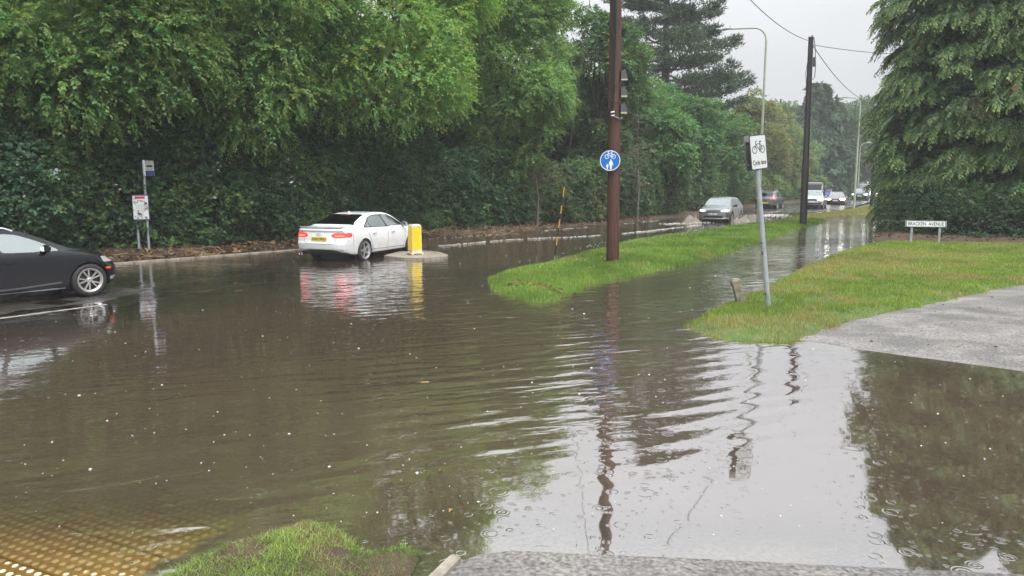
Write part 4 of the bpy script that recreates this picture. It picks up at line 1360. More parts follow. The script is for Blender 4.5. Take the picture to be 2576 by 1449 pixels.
def grille_after(root, S):
    b = MB()
    for j, zz_ in enumerate((0.825, 0.848, 0.871)):
        for k in range(13):
            b.box((4.435, -0.36 + k * 0.06 + (0.03 if j % 2 else 0), zz_), (0.02, 0.036, 0.011))
    b.build('grille_mesh', MT['alloy_dk'], root)
    MB().rbox((4.44, -0.30, 0.872), (0.02, 0.09, 0.034), 0.008).build('badge', MT['chrome'], root)
SUV['after'] = [grille_after]

def derive(base, kx, ky, kz, **kw):
    """same construction, other proportions"""
    d = dict(base)
    d['L'] = base['L'] * kx; d['W'] = base['W'] * ky
    for k in ('top', 'belt', 'bot'): d[k] = sc_pts(base[k], kx, kz)
    for k in ('wb', 'wr'): d[k] = sc_pts(base[k], kx, 1)
    for k in ('nose', 'tail'): d[k] = sc_pts(base[k], kz, 1)
    d['arch'] = [(a * kx, b * kz, c * kz) for a, b, c in base['arch']]
    d['Rw'] = base['Rw'] * kz; d['rimR'] = base['rimR'] * kz
    d['ws'] = (base['ws'][0] * kx, base['ws'][1] * kx, base['ws'][2] * kz)
    d['rw'] = (base['rw'][0] * kx, base['rw'][1] * kx, base['rw'][2] * kz, base['rw'][3] * kz)
    d['cab'] = tuple(v * kx for v in base['cab'])
    d['sw'] = [sc_pts(p, kx, kz) for p in base['sw']]
    d['dlo'] = sc_pts(base['dlo'], kx, kz)
    d['doors'] = [sc_pts(p, kx, kz) for p in base['doors']]
    d['seams'] = [sc_pts(p, kx, kz) for p in base['seams']]
    if 'mirror' in base: d['mirror'] = (base['mirror'][0] * kx, base['mirror'][1] * kz)
    d['handles'] = sc_pts(base.get('handles', []), kx, kz)
    d['plates'] = []; d['after'] = []; d['trim'] = []; d['extra'] = []; d['fin'] = None
    d['step'] = 0.06; d['ncap'] = 13
    d['seamw'] = 0.014
    d['cnt'] = [2, 3, 2, 3, 3, 3, 3, 2, 6, 6, 3, 3, 3, 3]
    d.pop('cladz', None)
    d.update(kw)
    return d

# ---- dark grey utility car seen from behind
L2 = 4.37 * 1.07
SUVREAR = derive(SUV, 1.07, 0.965, 1.01, cladz=lambda x: np.full_like(x, 0.42), archclad=0.0,
    extra=[lamp_fn('taillight', False, L2, 0.40, 2, 0.93, 1.035, 0.34, 0.02),
           area_fn('light_bar', lambda x, ay, z, nx: (x < 0.3) & (ay <= 0.42) & (z > 0.985) & (z < 1.03)),
           area_fn('exhaust_trim', lambda x, ay, z, nx: (x < 0.3) & (ay > 0.40) & (ay < 0.74) & (z > 0.44) & (z < 0.50)),
           lamp_fn('headlight', True, L2, 0.5, 2, 0.80, 0.93, 0.5)],
    emats={'light_bar': ('light_bar', MT['red_off']), 'exhaust_trim': ('exhaust_trim', MT['chrome'])},
    plates=[('rear', -0.055, 0.60, 0.52, 0.11, 0.0, 'plate_y', None)], after=[rails_after(0.5, 2.7)])
# ---- silver utility car, front towards the camera
L3 = 4.37 * 1.015
SUVSIL = derive(SUV, 1.015, 0.985, 1.005, archclad=0.04, cladz=lambda x: np.full_like(x, 0.36),
    extra=[area_fn('grille', lambda x, ay, z, nx: (x > 4.1) & (ay < 0.42) & (z > 0.74) & (z < 0.90)),
           lamp_fn('headlight', True, L3, 0.46, 0.86, 0.80, 0.93, 0.5, 0.0),
           area_fn('lower_intake', lambda x, ay, z, nx: (x > 4.0) & (ay < 0.70) & (z > 0.42) & (z < 0.54)),
           area_fn('corner_intake', lambda x, ay, z, nx: (x > 3.9) & (ay > 0.56) & (ay < 0.82) & (z > 0.54) & (z < 0.64)),
           area_fn('skid_plate', lambda x, ay, z, nx: (x > 4.0) & (ay < 0.68) & (z <= 0.42) & (z > 0.38))],
    emats={'grille': ('grille', MT['gloss_black']), 'lower_intake': ('lower_intake', MT['plastic']), 'corner_intake': ('corner_intake', MT['plastic']), 'skid_plate': ('skid_plate', MT['silver_trim'])},
    plates=[('front', 4.485, 0.66, 0.52, 0.11, 0.0, 'plate_w', None)], after=[rails_after(0.6, 2.6, 'silver_trim')])
# ---- low grey coupe, front towards the camera
L4 = 4.70 * 0.985
COUPE = derive(SALOON, 0.985, 1.01, 0.965,
    extra=[area_fn('grille', lambda x, ay, z, nx: (x > 4.3) & (ay < 0.37 - 0.12 * np.clip(0.62 - z, 0, 1)) & (z > 0.36) & (z < 0.66)),
           lamp_fn('headlight', True, L4, 0.44, 2, 0.545, 0.69, 0.5, 0.05),
           area_fn('lower_intake', lambda x, ay, z, nx: (x > 4.1) & (ay > 0.44) & (ay < 0.80) & (z > 0.28) & (z < 0.43)),
           lamp_fn('taillight', False, L4, 0.4, 2, 0.7, 0.86, 0.3)],
    emats={'grille': ('grille', MT['gloss_black']), 'lower_intake': ('lower_intake', MT['plastic'])},
    plates=[('front', 4.665, 0.475, 0.52, 0.11, 0.0, 'plate_w', None)])
L5 = 4.37 * 1.0
SUVNAVY = derive(SUV, 1.0, 0.97, 0.96, archclad=0.0,
    extra=[area_fn('grille', lambda x, ay, z, nx: (x > 4.0) & (ay < 0.40) & (z > 0.55) & (z < 0.84)),
           lamp_fn('headlight', True, L5, 0.46, 2, 0.74, 0.88, 0.5, 0.02),
           area_fn('lower_intake', lambda x, ay, z, nx: (x > 3.9) & (z > 0.33) & (z < 0.50))],
    emats={'grille': ('grille', MT['gloss_black']), 'lower_intake': ('lower_intake', MT['plastic'])},
    plates=[('front', 4.42, 0.60, 0.52, 0.11, 0.0, 'plate_w', None)])
L6 = 4.36 * 0.96
HATCH = derive(ESTATE, 0.96, 0.97, 1.03, fcurve=0.22,
    extra=[lamp_fn('taillight', False, L6, 0.5, 2, 0.90, 1.35, 0.4), lamp_fn('headlight', True, L6, 0.45, 2, 0.66, 0.80, 0.42, 0.1)], emats={})

def cars():
    def put(nm, sp, x, y, hd, z, label, cat, M):
        px, py = place(x, y, hd, sp['L'])
        return make_car(nm, sp, (px, py, z), hd, label, cat, M)
    put('saloon_car', SALOON, *CARPOS['saloon'], 'white saloon car with lit red tail lamps beside the yellow bollard', 'car',
        dict(paint=MT['white_paint'], rim=MT['alloy_dk'], head=MT['lamp_off'], tail=MT['red_lit'], sw=MT['glass'], sw2=MT['privacy'], mirror=MT['silver_trim']))
    put('estate_car', ESTATE, *CARPOS['estate'], 'black car with silver roof rails cut off by the left edge', 'car',
        dict(paint=MT['black_paint'], rim=MT['alloy'], head=MT['lamp_off'], tail=MT['red_off'], handle=MT['black_paint'], mirror=MT['gloss_black']))
    put('utility_car', SUV, *CARPOS['suv'], 'grey utility car ploughing through the flood with headlights lit', 'car',
        dict(paint=MT['grey_paint'], rim=MT['alloy'], head=MT['lamp_on'], tail=MT['red_off'], mirror=MT['gloss_black'], sw2=MT['privacy']))
    put('utility_car', SUVREAR, *CARPOS['suvrear'], 'dark grey utility car driving away, red tail lamp towards us', 'car',
        dict(paint=MT['dkgrey_paint'], rim=MT['alloy'], head=MT['lamp_off'], tail=MT['red_lit'], sw2=MT['privacy'], mirror=MT['gloss_black']))
    put('utility_car', SUVSIL, *CARPOS['suvsil'], 'silver utility car with lit headlight partly hidden behind the dark pole', 'car',
        dict(paint=MT['silver_paint'], rim=MT['alloy_dk'], head=MT['lamp_far'], tail=MT['red_off'], mirror=MT['silver_paint']))
    put('coupe_car', COUPE, *CARPOS['coupe'], 'low dark grey car with bright headlights behind the silver utility car', 'car',
        dict(paint=MT['bronze_paint'], rim=MT['alloy'], head=MT['lamp_far'], tail=MT['red_off']))
    put('utility_car', SUVNAVY, *CARPOS['navy'], 'navy utility car with lit headlights beyond the farther lamp post', 'car',
        dict(paint=MT['navy_paint'], rim=MT['alloy_dk'], head=MT['lamp_far'], tail=MT['red_off']))
    put('hatchback_car', HATCH, *CARPOS['blue'], 'bright blue car driving away, half hidden by the low grey car', 'car',
        dict(paint=MT['blue_paint'], rim=MT['alloy_dk'], head=MT['lamp_off'], tail=MT['red_off']))
    put('hatchback_car', HATCH, *CARPOS['white2'], 'small pale car last in the queue beside the cypress', 'car',
        dict(paint=MT['white_paint'], rim=MT['alloy_dk'], head=MT['lamp_far'], tail=MT['red_off']))

# x, y of the middle, heading, z
CARPOS = dict(saloon=(-4.7, 23.5, 21, -0.04), estate=(-10.06, 14.06, 38, 0.0), suv=(12.8, 45.4, 208, -0.17), suvrear=(23.3, 67.2, 29, -0.02),
              suvsil=(27.3, 67.2, 207, 0.02), coupe=(34.3, 78.6, 207, 0.04), navy=(45.4, 97.0, 209, 0.09), blue=(39.6, 93.5, 30, 0.09), white2=(53.4, 110.5, 210, 0.10))
cars()

# ---- flatbed truck waiting behind the silver car
def truck(x, y, hd, z):
    px, py = place(x, y, hd, 6.4)
    r = empty('recovery_truck', (px, py, z), R(90 - hd))
    setp(r, 'dark flatbed truck with roof bar behind the silver utility car', 'truck')
    W = 1.0
    # cab shell: floor to roof with a raked screen
    prof = [(4.4, 0.45), (6.25, 0.45), (6.38, 0.6), (6.38, 1.15), (6.15, 1.30), (5.75, 2.12), (5.55, 2.22), (4.55, 2.22), (4.4, 2.1)]
    MB().prism(prof, -W, W, Matrix.Rotation(R(90), 4, 'X')).build('cab', MT['tan_paint'], r)
    MB().prism([(6.165, 1.33), (5.79, 2.10), (5.80, 2.11), (6.18, 1.335)], -0.90, 0.90, Matrix.Rotation(R(90), 4, 'X')).build('windscreen', MT['gloss_black'], r)
    for sg in (-1, 1):
        MB().prism([(4.75, 1.35), (5.95, 1.35), (5.62, 2.02), (4.75, 2.02)], 0, 0.01, Matrix.Translation((0, sg * (W + 0.006) + 0.005, 0)) @ Matrix.Rotation(R(90), 4, 'X')).build('side_window', MT['privacy'], r)
        MB().rbox((6.0, sg * (W + 0.17), 1.55), (0.10, 0.16, 0.32), 0.02).tube([(6.05, sg * W, 1.7), (6.0, sg * (W + 0.15), 1.7)], 0.015, 6).build('mirror', MT['plastic'], r)
        MB().tube([(6.19, sg * 0.92, 1.34), (5.82, sg * 0.90, 2.10)], 0.03, 6).build('windscreen_pillar', MT['plate_w'], r)
        MB().rbox((6.38, sg * 0.75, 0.85), (0.06, 0.34, 0.2), 0.02).build('headlight', MT['lamp_off'], r)
    MB().rbox((5.3, 0, 2.28), (0.22, 1.7, 0.10), 0.03).build('light_bar', MT['silver_trim'], r)
    MB().rbox((6.40, 0, 0.55), (0.10, 1.9, 0.22), 0.03).build('bumper', MT['plastic'], r)
    MB().box((6.39, 0, 0.98), (0.03, 1.0, 0.26)).build('grille', MT['gloss_black'], r)
    MB().rbox((2.1, 0, 0.92), (4.3, 2.1, 0.14), 0.02).build('flatbed', MT['plastic'], r)
    hb = MB()
    for sg in (-1, 1): hb.tube([(4.3, sg * 1.0, 0.95), (4.3, sg * 1.0, 2.42)], 0.04, 6)
    hb.tube([(4.3, -1.0, 2.42), (4.3, 1.0, 2.42)], 0.045, 6)
    hb.build('headboard', MT['plastic'], r)
    tm, rm, dm = wheel_meshes(0.40, 0.26, 0.24, '10s')
    for xx in (1.0, 5.35):
        for sg in (-1, 1):
            wo = link('wheel', tm, MT['tyre'], r, loc=(xx, sg * 0.86, 0.40), rot=(0, 0, 0 if sg > 0 else math.pi))
            link('rim', rm, MT['alloy_dk'], wo)
truck(31.5, 77.6, 207, 0.03)
# ---------------------------------------------------------------- kerbs, markings, paving
MT['kerb'] = simple('kerb_concrete', (0.27, 0.235, 0.19), 0.6, noise=0.35, nscale=9, bump=0.4, bscale=60)
MT['kerb_pale'] = simple('edging_concrete', (0.27, 0.24, 0.195), 0.6, noise=0.3, nscale=12, bump=0.4, bscale=60)
MT['slab'] = simple('buff_slab', (0.42, 0.27, 0.092), 0.35, noise=0.35, nscale=7, bump=0.3, bscale=120)
MT['blister'] = simple('worn_blister', (0.78, 0.63, 0.39), 0.35, noise=0.3, nscale=25)
MT['white_line'] = simple('road_paint_white', (0.30, 0.29, 0.27), 0.5, noise=0.45, nscale=5)
MT['yellow_line'] = simple('road_paint_yellow', (0.55, 0.42, 0.12), 0.5, noise=0.5, nscale=4)

kerb = empty('kerb', (0, 0, 0)); kerb['kind'] = 'structure'
i0, i1 = bank_station(7), bank_station(29.5)
kp = np.array([LS[int(i)] * (1 - (i % 1)) + LS[int(i) + 1] * (i % 1) for i in np.linspace(i0, i1, 200)])
dl = np.r_[0, np.cumsum(np.linalg.norm(np.diff(kp, axis=0), axis=1))]
kst = MB().rbox((0, 0, 0), (0.905, 0.15, 0.30), 0.018).mesh('kerb_stone')
kst.materials.append(MT['kerb'])
nst = int(dl[-1] / 0.915)
for k in range(nst):
    s_ = (k + 0.5) * 0.915
    x = np.interp(s_, dl, kp[:, 0]); y = np.interp(s_, dl, kp[:, 1])
    x2 = np.interp(s_ + 0.2, dl, kp[:, 0]); y2 = np.interp(s_ + 0.2, dl, kp[:, 1])
    zk = np.interp(y, [10, 22, 29], [0.065, 0.05, -0.01])
    link('kerb_stone', kst, None, kerb, loc=(x, y, zk - 0.15 + random.uniform(-0.006, 0.006)), rot=(random.uniform(-.01, .01), random.uniform(-.008, .008), math.atan2(y2 - y, x2 - x)))

def road_line(name, i0, i1, c0, c1, wd, mat, z=0.006):
    n = max(6, int(abs(i1 - i0) * 3))
    V = []
    for t in np.linspace(0, 1, n):
        p = road_pt(i0 + (i1 - i0) * t, c0 + (c1 - c0) * t)
        q_ = road_pt(i0 + (i1 - i0) * t + 0.3, c0 + (c1 - c0) * t)
        d = (q_ - p)[:2]; d /= np.linalg.norm(d) + 1e-9
        nn = np.array([-d[1], d[0]]) * wd / 2
        zz_ = p[2] + z + (vnoise(p[0], p[1], 0.8) - 0.5) * 0.012
        V += [(p[0] + nn[0], p[1] + nn[1], zz_), (p[0] - nn[0], p[1] - nn[1], zz_)]
    F_ = [(2 * k, 2 * k + 1, 2 * k + 3, 2 * k + 2) for k in range(n - 1)]
    o = MB().add(V, F_).build(name, mat)
    o['kind'] = 'structure'
def st_of(x, y):
    """station and cross position of a world point"""
    best = None
    for i in np.linspace(0, len(LS) - 2, 4 * len(LS)):
        a = road_pt(i, 0)[:2]; b = road_pt(i, 1)[:2]
        d = b - a; c = np.clip(((x - a[0]) * d[0] + (y - a[1]) * d[1]) / (d @ d), 0, 1)
        e = np.hypot(*(a + d * c - np.array([x, y])))
        if best is None or e < best[0]: best = (e, i, c)
    return best[1], best[2]
def line_w(p, q, wd, mat, name='road_marking'):
    a = st_of(*p); b = st_of(*q)
    road_line(name, a[0], b[0], a[1], b[1], wd, mat)
line_w((-13.5, 9.2), (-8.48, 15.5), 0.11, MT['white_line'])
line_w((-7.68, 16.9), (-6.23, 19.26), 0.11, MT['white_line'])
line_w((-5.9, 19.8), (-4.3, 22.0), 0.11, MT['white_line'])
line_w((-11.5, 8.2), (-7.56, 13.77), 0.11, MT['white_line'])
line_w((-6.9, 15.0), (-5.9, 17.0), 0.11, MT['white_line'])
line_w((-10.6, 19.9), (-8.2, 22.9), 0.10, MT['yellow_line'])
for y0 in (57, 66, 75, 84, 95, 107):
    i = float(np.interp(y0, YM, np.arange(len(YM)))); j = float(np.interp(y0 + 4, YM, np.arange(len(YM))))
    road_line('road_marking', i, j, 0.5, 0.5, 0.12, MT['white_line'])

# traffic island: concrete bed with kerb stones round it
ISL = [(-3.95, 22.7), (-3.3, 21.95), (-2.6, 21.75), (-2.02, 22.25), (-1.98, 22.85), (-2.35, 23.8), (-3.0, 24.35), (-3.65, 24.0)]
isl = empty('traffic_island', (-3.0, 23.0, 0)); setp(isl, 'low kerbed traffic island standing just above the flood', 'traffic island')
cI = np.array([-3.0, 23.0])
inner = [tuple((np.array(p) - cI) * 0.84) for p in ISL]
MB().prism(inner, -0.2, 0.058).build('concrete_bed', MT['kerb'], isl)
for k in range(len(ISL)):
    a = np.array(ISL[k]) - cI; b = np.array(ISL[(k + 1) % len(ISL)]) - cI
    ai, bi = a * 0.845, b * 0.845
    g_ = (b - a) * 0.012
    MB().prism([tuple(a + g_), tuple(b - g_), tuple(bi - g_), tuple(ai + g_)], -0.2, 0.064 + 0.004 * (k % 3)).build('kerb_stone', MT['kerb_pale'], isl)

# tactile paving: buff slabs with rows of blisters
tac = empty('tactile_paving', (0, 0, 0)); tac['kind'] = 'structure'
sb = MB().rbox((0, 0, -0.03), (TS - 0.010, TS - 0.010, 0.06), 0.004).mesh('paving_slab'); sb.materials.append(MT['slab'])
bl = MB()
for a in range(6):
    for b in range(6):
        bl.lathe([(0.0215, 0.0), (0.0190, 0.004), (0.0150, 0.0064), (0.0005, 0.0070)], 10, 'z', ((a - 2.5) * TS / 6, (b - 2.5) * TS / 6, 0))
blm = bl.mesh('blisters', True); blm.materials.append(MT['blister'])
az = math.atan2(TE1[1], TE1[0])
for i in range(-5, 2):
    for j in range(-2, 3):
        c = TA + TE1 * TS * (i + 0.5) + TE2 * TS * (j + 0.5)
        if c[0] < -5.6 or c[1] < 3.0: continue
        nz_ = Vector((0.002, 0.030, 1)).normalized()
        rot = Matrix.Rotation(az, 3, 'Z')
        q_ = Vector((0, 0, 1)).rotation_difference(nz_).to_matrix() @ rot
        sl = link('paving_slab', sb, None, tac, loc=(c[0], c[1], float(tact_z(c[0], c[1])) + random.uniform(-0.0012, 0.0004)), rot=q_.to_euler())
        bo = link('blisters', blm, None, sl); bo['kind'] = 'stuff'

# concrete edging at the near shore
ed = empty('edging', (0, 0, 0)); ed['kind'] = 'structure'
for k in range(2):
    p = Vector((-0.335, 4.20, 0)) + Vector((-0.42, -0.90, 0)) * (k * 0.92 + 0.46)
    MB().rbox((0, 0, 0), (0.91, 0.075, 0.2), 0.01).build('edging_stone', MT['kerb_pale'], ed, loc=(p.x, p.y, -0.098 + 0.02), rot=(0, -0.03, math.atan2(0.90, 0.42)))

# ---------------------------------------------------------------- poles, lamps, wires
def wood_mat(name, c0, c1, rough=0.55):
    m, t, p = newmat(name)
    c = N(t, 'ShaderNodeTexCoord')
    mp = N(t, 'ShaderNodeMapping'); mp.inputs['Scale'].default_value = (14, 14, 0.45)
    t.links.new(c.outputs['Object'], mp.inputs[0])
    n = N(t, 'ShaderNodeTexNoise'); n.inputs['Scale'].default_value = 3.0; n.inputs['Detail'].default_value = 8; n.inputs['Distortion'].default_value = 0.4
    t.links.new(mp.outputs[0], n.inputs['Vector'])
    r = ramp(t, n.outputs['Fac'], [(0.3, c0), (0.52, c1), (0.78, tuple(v * 1.5 for v in c1))])
    t.links.new(r.outputs[0], p.inputs['Base Color'])
    b = N(t, 'ShaderNodeBump'); b.inputs['Strength'].default_value = 0.6; b.inputs['Distance'].default_value = 0.01
    t.links.new(n.outputs['Fac'], b.inputs['Height']); t.links.new(b.outputs[0], p.inputs['Normal'])
    p.inputs['Roughness'].default_value = rough
    return m
MT['pole_brown'] = wood_mat('wet_brown_pole', (0.008, 0.0035, 0.003), (0.075, 0.027, 0.018))
MT['pole_dark'] = wood_mat('dark_tarred_pole', (0.010, 0.009, 0.010), (0.028, 0.022, 0.022))
MT['galv'] = simple('galvanised_steel', (0.36, 0.40, 0.42), 0.42, metal=0.4, noise=0.2, nscale=6)
MT['lamp_post'] = simple('pale_green_lamp_post', (0.34, 0.37, 0.28), 0.5, noise=0.15, nscale=3)
MT['cable'] = simple('black_cable', (0.012, 0.012, 0.013), 0.5)
MT['wire'] = simple('grey_wire', (0.10, 0.10, 0.10), 0.5)
MT['boxdark'] = simple('terminal_box', (0.07, 0.075, 0.08), 0.3)
MT['cream'] = simple('cream_plastic', (0.58, 0.52, 0.36), 0.45, noise=0.28, nscale=7)
MT['yellow'] = simple('yellow_panel', (0.78, 0.54, 0.0), 0.5, noise=0.08, nscale=6)
MT['signwhite'] = simple('sign_white', (0.52, 0.55, 0.55), 0.35)
MT['signblue'] = simple('sign_blue', (0.005, 0.15, 0.50), 0.3)
MT['signgrey'] = simple('sign_back', (0.17, 0.175, 0.175), 0.45)
MT['paper'] = simple('wet_paper', (0.55, 0.53, 0.46), 0.6, noise=0.15, nscale=30)
MT['red'] = simple('red_header', (0.65, 0.05, 0.04), 0.4)
MT['navy'] = simple('navy_panel', (0.03, 0.05, 0.22), 0.4)
MT['purple'] = simple('purple_frame', (0.10, 0.08, 0.22), 0.4)
MT['gyellow'] = simple('guard_yellow', (0.70, 0.38, 0.03), 0.45)
MT['stone'] = simple('weathered_marker', (0.25, 0.225, 0.17), 0.8, noise=0.5, nscale=10, bump=0.9, bscale=35)

# brown telegraph pole
tp = empty('telegraph_pole', (2.77, 20.25, 0.05), rot=(0, R(-0.4), 0))
setp(tp, 'thick wet brown telegraph pole carrying the round blue sign', 'telegraph pole')
MB().tube([(0, 0, -0.5), (0, 0, 3), (0, 0, 6), (0, 0, 12.0)], [0.178, 0.168, 0.158, 0.135], 24).build('pole', MT['pole_brown'], tp, True)
for k in range(4):
    xo = -0.085 + k * 0.022
    MB().tube([(xo * 1.1, -math.sqrt(max(0.0, 0.165 ** 2 - xo ** 2)) - 0.012, z_) for z_ in (4.0 + 0.2 * k,)] + [(xo + 0.012 * math.sin(z_ * 1.7 + k), -math.sqrt(max(0.0, 0.158 ** 2 - xo ** 2)) - 0.012, z_) for z_ in np.linspace(4.6, 11.8, 14)], 0.015, 6).build('cable', MT['cable'], tp, True)
for k, z_ in enumerate((5.06, 4.63, 4.20)):
    b = MB().add([(-0.055, -0.06, -0.09), (0.065, -0.06, -0.09), (0.065, 0.06, -0.09), (-0.055, 0.06, -0.09), (-0.05, -0.05, 0.07), (0.02, -0.05, 0.10), (0.02, 0.05, 0.10), (-0.05, 0.05, 0.07)],
        [(3, 2, 1, 0), (4, 5, 6, 7), (0, 1, 5, 4), (1, 2, 6, 5), (2, 3, 7, 6), (3, 0, 4, 7)]).build('terminal_box', MT['boxdark'], tp, loc=(0.225, -0.09, z_)); b.scale = (1.5, 1.3, 1.25)
    MB().rbox((0.005, 0, -0.108), (0.11, 0.11, 0.045), 0.006).build('gland_strip', MT['cream'], b)
    MB().tube([(-0.02, -0.03, -0.12), (-0.08, -0.10, -0.22 - 0.03 * k), (-0.17, -0.11, -0.24), (-0.26, -0.09, -0.14), (-0.27, -0.08, 0.1)], 0.009, 6).build('cable', MT['cable'], b, True)
for z_ in (3.98, 4.07):
    MB().tube([(-0.12, -0.175, z_), (-0.02, -0.20, z_ + 0.015)], 0.026, 8).build('clamp', MT['chrome'], tp, True)
MB().tube([(-0.03, -0.19, 3.97), (0.06, -0.20, 3.93), (0.15, -0.16, 3.90), (0.20, -0.10, 3.95)], 0.012, 6).build('cable', MT['galv'], tp, True)
MB().prism([(0.055, 1.02), (0.145, 1.02), (0.15, 1.20), (0.118, 1.26), (0.10, 1.36), (0.075, 1.40)], 0, 0.006, Matrix.Translation((0, -0.158, 0)) @ Matrix.Rotation(R(38), 4, 'Z') @ Matrix.Translation((-0.02, -0.012, 0)) @ Matrix.Rotation(R(90), 4, 'X')).build('paper_notice', MT['paper'], tp)

def bicycle(mb, s, z0, z1, M, wd=0.075, flip=1):
    """side-view bicycle symbol, about 2.2 x 1.4 units times s; front wheel to the left"""
    def st(pts, w_=wd, closed=False):
        mb.stroke([(flip * x * s, y * s) for x, y in pts], w_ * s, z0, z1, closed, M)
    for cx in (-0.70, 0.70):
        st([(cx + 0.40 * math.cos(a), 0.42 * math.sin(a)) for a in np.linspace(0, 2 * math.pi, 25)[:-1]], wd * 1.1, True)
    st([(-0.70, 0.0), (-0.42, 0.72), (-0.45, 0.98)])                 # fork and stem
    st([(-0.45, 0.98), (-0.22, 1.06)], wd * 1.3)                      # bars
    st([(-0.40, 0.66), (0.32, 0.70)])                                # top tube
    st([(-0.38, 0.58), (0.12, 0.02)])                                # down tube
    st([(0.12, 0.0), (0.36, 0.92)])                                  # seat tube
    st([(0.33, 0.70), (0.70, 0.0)]); st([(0.12, 0.0), (0.70, 0.0)])  # stays
    st([(0.20, 0.95), (0.54, 0.97)], wd * 1.6)                        # saddle
    st([(0.12, 0.0), (0.20, -0.30)], wd * 0.9)                        # crank

# round blue sign on the brown pole
rs = empty('round_sign', (2.615, 19.99, 2.86), R(-4))
setp(rs, 'round blue sign with white bicycle and walking figures', 'sign')
FR = Matrix.Rotation(R(90), 4, 'X')            # 2D drawing -> facing -Y
MB().lathe([(0.001, -0.012), (0.268, -0.012), (0.270, -0.008), (0.270, 0.006), (0.001, 0.006)], 48, 'y').build('disc', MT['signblue'], rs)
MB().lathe([(0.250, -0.0135), (0.250, -0.016), (0.268, -0.016), (0.268, -0.0125)], 48, 'y').build('border', MT['white_print'], rs)
bk = MB(); bicycle(bk, 0.126, 0.0125, 0.0155, Matrix.Translation((0.0, 0, 0.105)) @ FR, 0.10); bk.build('bicycle_symbol', MT['white_print'], rs)['kind'] = 'stuff'
def figure(mb, cx, y0, h, z0, z1, M):
    """standing figure seen from behind"""
    u = h / 2.0
    mb.prism([(cx + 0.16 * u * math.cos(a), y0 + 1.84 * u + 0.16 * u * math.sin(a)) for a in np.linspace(0, 2 * math.pi, 15)[:-1]], z0, z1, M)
    mb.prism([(cx + x * u, y0 + y * u) for x, y in [(-0.24, 1.58), (-0.10, 1.68), (0.10, 1.68), (0.24, 1.58), (0.28, 0.98), (0.20, 0.80), (0.17, 0.02), (0.02, 0.02), (0.0, 0.75), (-0.02, 0.02), (-0.17, 0.02), (-0.20, 0.80), (-0.28, 0.98)]], z0, z1, M)
    for sg in (-1, 1):
        mb.stroke([(cx + sg * 0.25 * u, y0 + 1.55 * u), (cx + sg * 0.36 * u, y0 + 1.15 * u), (cx + sg * 0.40 * u, y0 + 0.80 * u)], 0.11 * u, z0, z1, False, M)
fg = MB(); figure(fg, 0.022, -0.232, 0.262, 0.0125, 0.0155, FR); fg.build('adult_symbol', MT['white_print'], rs)['kind'] = 'stuff'
fg = MB(); figure(fg, -0.072, -0.232, 0.145, 0.0125, 0.0155, FR); fg.build('child_symbol', MT['white_print'], rs)['kind'] = 'stuff'

# stay wire with striped guard
A0 = np.array([1.23, 21.25, 0.08]); A1 = np.array([2.62, 20.3, 11.6])
sw_ = empty('stay_wire', tuple(A0)); setp(sw_, 'thin stay wire with black and yellow striped guard', 'stay wire')
dv = A1 - A0
MB().tube([(0, 0, -0.1), tuple(dv)], 0.0105, 6).build('wire', MT['wire'], sw_)
ln = np.linalg.norm(dv); du = dv / ln
bands = [(0.0, 0.12, 'galv'), (0.12, 0.42, 'cable'), (0.42, 0.68, 'gyellow'), (0.68, 0.93, 'cable'), (0.93, 1.18, 'gyellow'), (1.18, 1.34, 'cable'), (1.34, 1.58, 'gyellow'), (1.58, 1.82, 'cable'), (1.82, 2.10, 'gyellow')]
for a, b, m_ in bands:
    MB().tube([tuple(du * a), tuple(du * (b - 0.004))], 0.020 if b < 1.6 else 0.017, 10).build('guard_band', MT[m_], sw_, True)

# dark telegraph pole
tp2 = empty('telegraph_pole', (15.71, 40.0, 0.05), rot=(0, R(-0.7), 0))
setp(tp2, 'slim dark tarred telegraph pole on the far end of the verge', 'telegraph pole')
MB().tube([(0, 0, -0.5), (0, 0, 2.9), (0, 0, 2.95), (0, 0, 9.75)], [0.19, 0.180, 0.165, 0.125], 20).build('pole', MT['pole_dark'], tp2, True)
MB().tube([(-0.15, -0.1, 3.0), (-0.17, -0.1, 7.2), (-0.24, -0.1, 7.9), (-0.18, -0.1, 8.4), (-0.1, -0.12, 8.5)], 0.014, 6).build('cable', MT['cable'], tp2, True)
MB().tube([(0.12, -0.1, 7.6), (0.24, -0.1, 7.7), (0.26, -0.1, 8.3), (0.2, -0.1, 9.2), (0.14, -0.05, 9.7), (0.02, -0.1, 9.85), (-0.08, -0.1, 9.7)], 0.018, 6).build('cable', MT['cable'], tp2, True)
MB().rbox((0.19, -0.08, 8.5), (0.12, 0.12, 0.5), 0.03).build('terminal_box', MT['boxdark'], tp2)
MB().lathe([(0.13, 9.74), (0.14, 9.78), (0.03, 9.84), (0.001, 9.84)], 16, 'z').build('pole_cap', MT['galv'], tp2, True)
MB().rbox((0.185, -0.12, 2.95), (0.03, 0.12, 0.22), 0.01).build('number_label', MT['gyellow'], tp2)
# third pole, its head hidden in the cypress
tp3 = empty('telegraph_pole', (33.2, 68.6, 0.05)); setp(tp3, 'dark telegraph pole foot showing beside the cypress', 'telegraph pole')
MB().tube([(0, 0, -0.5), (0, 0, 5), (0, 0, 9.8)], [0.20, 0.17, 0.13], 14).build('pole', MT['pole_dark'], tp3, True)
MB().rbox((0.10, -0.19, 0.45), (0.18, 0.03, 0.35), 0.01).build('marker_plate', MT['signwhite'], tp3)

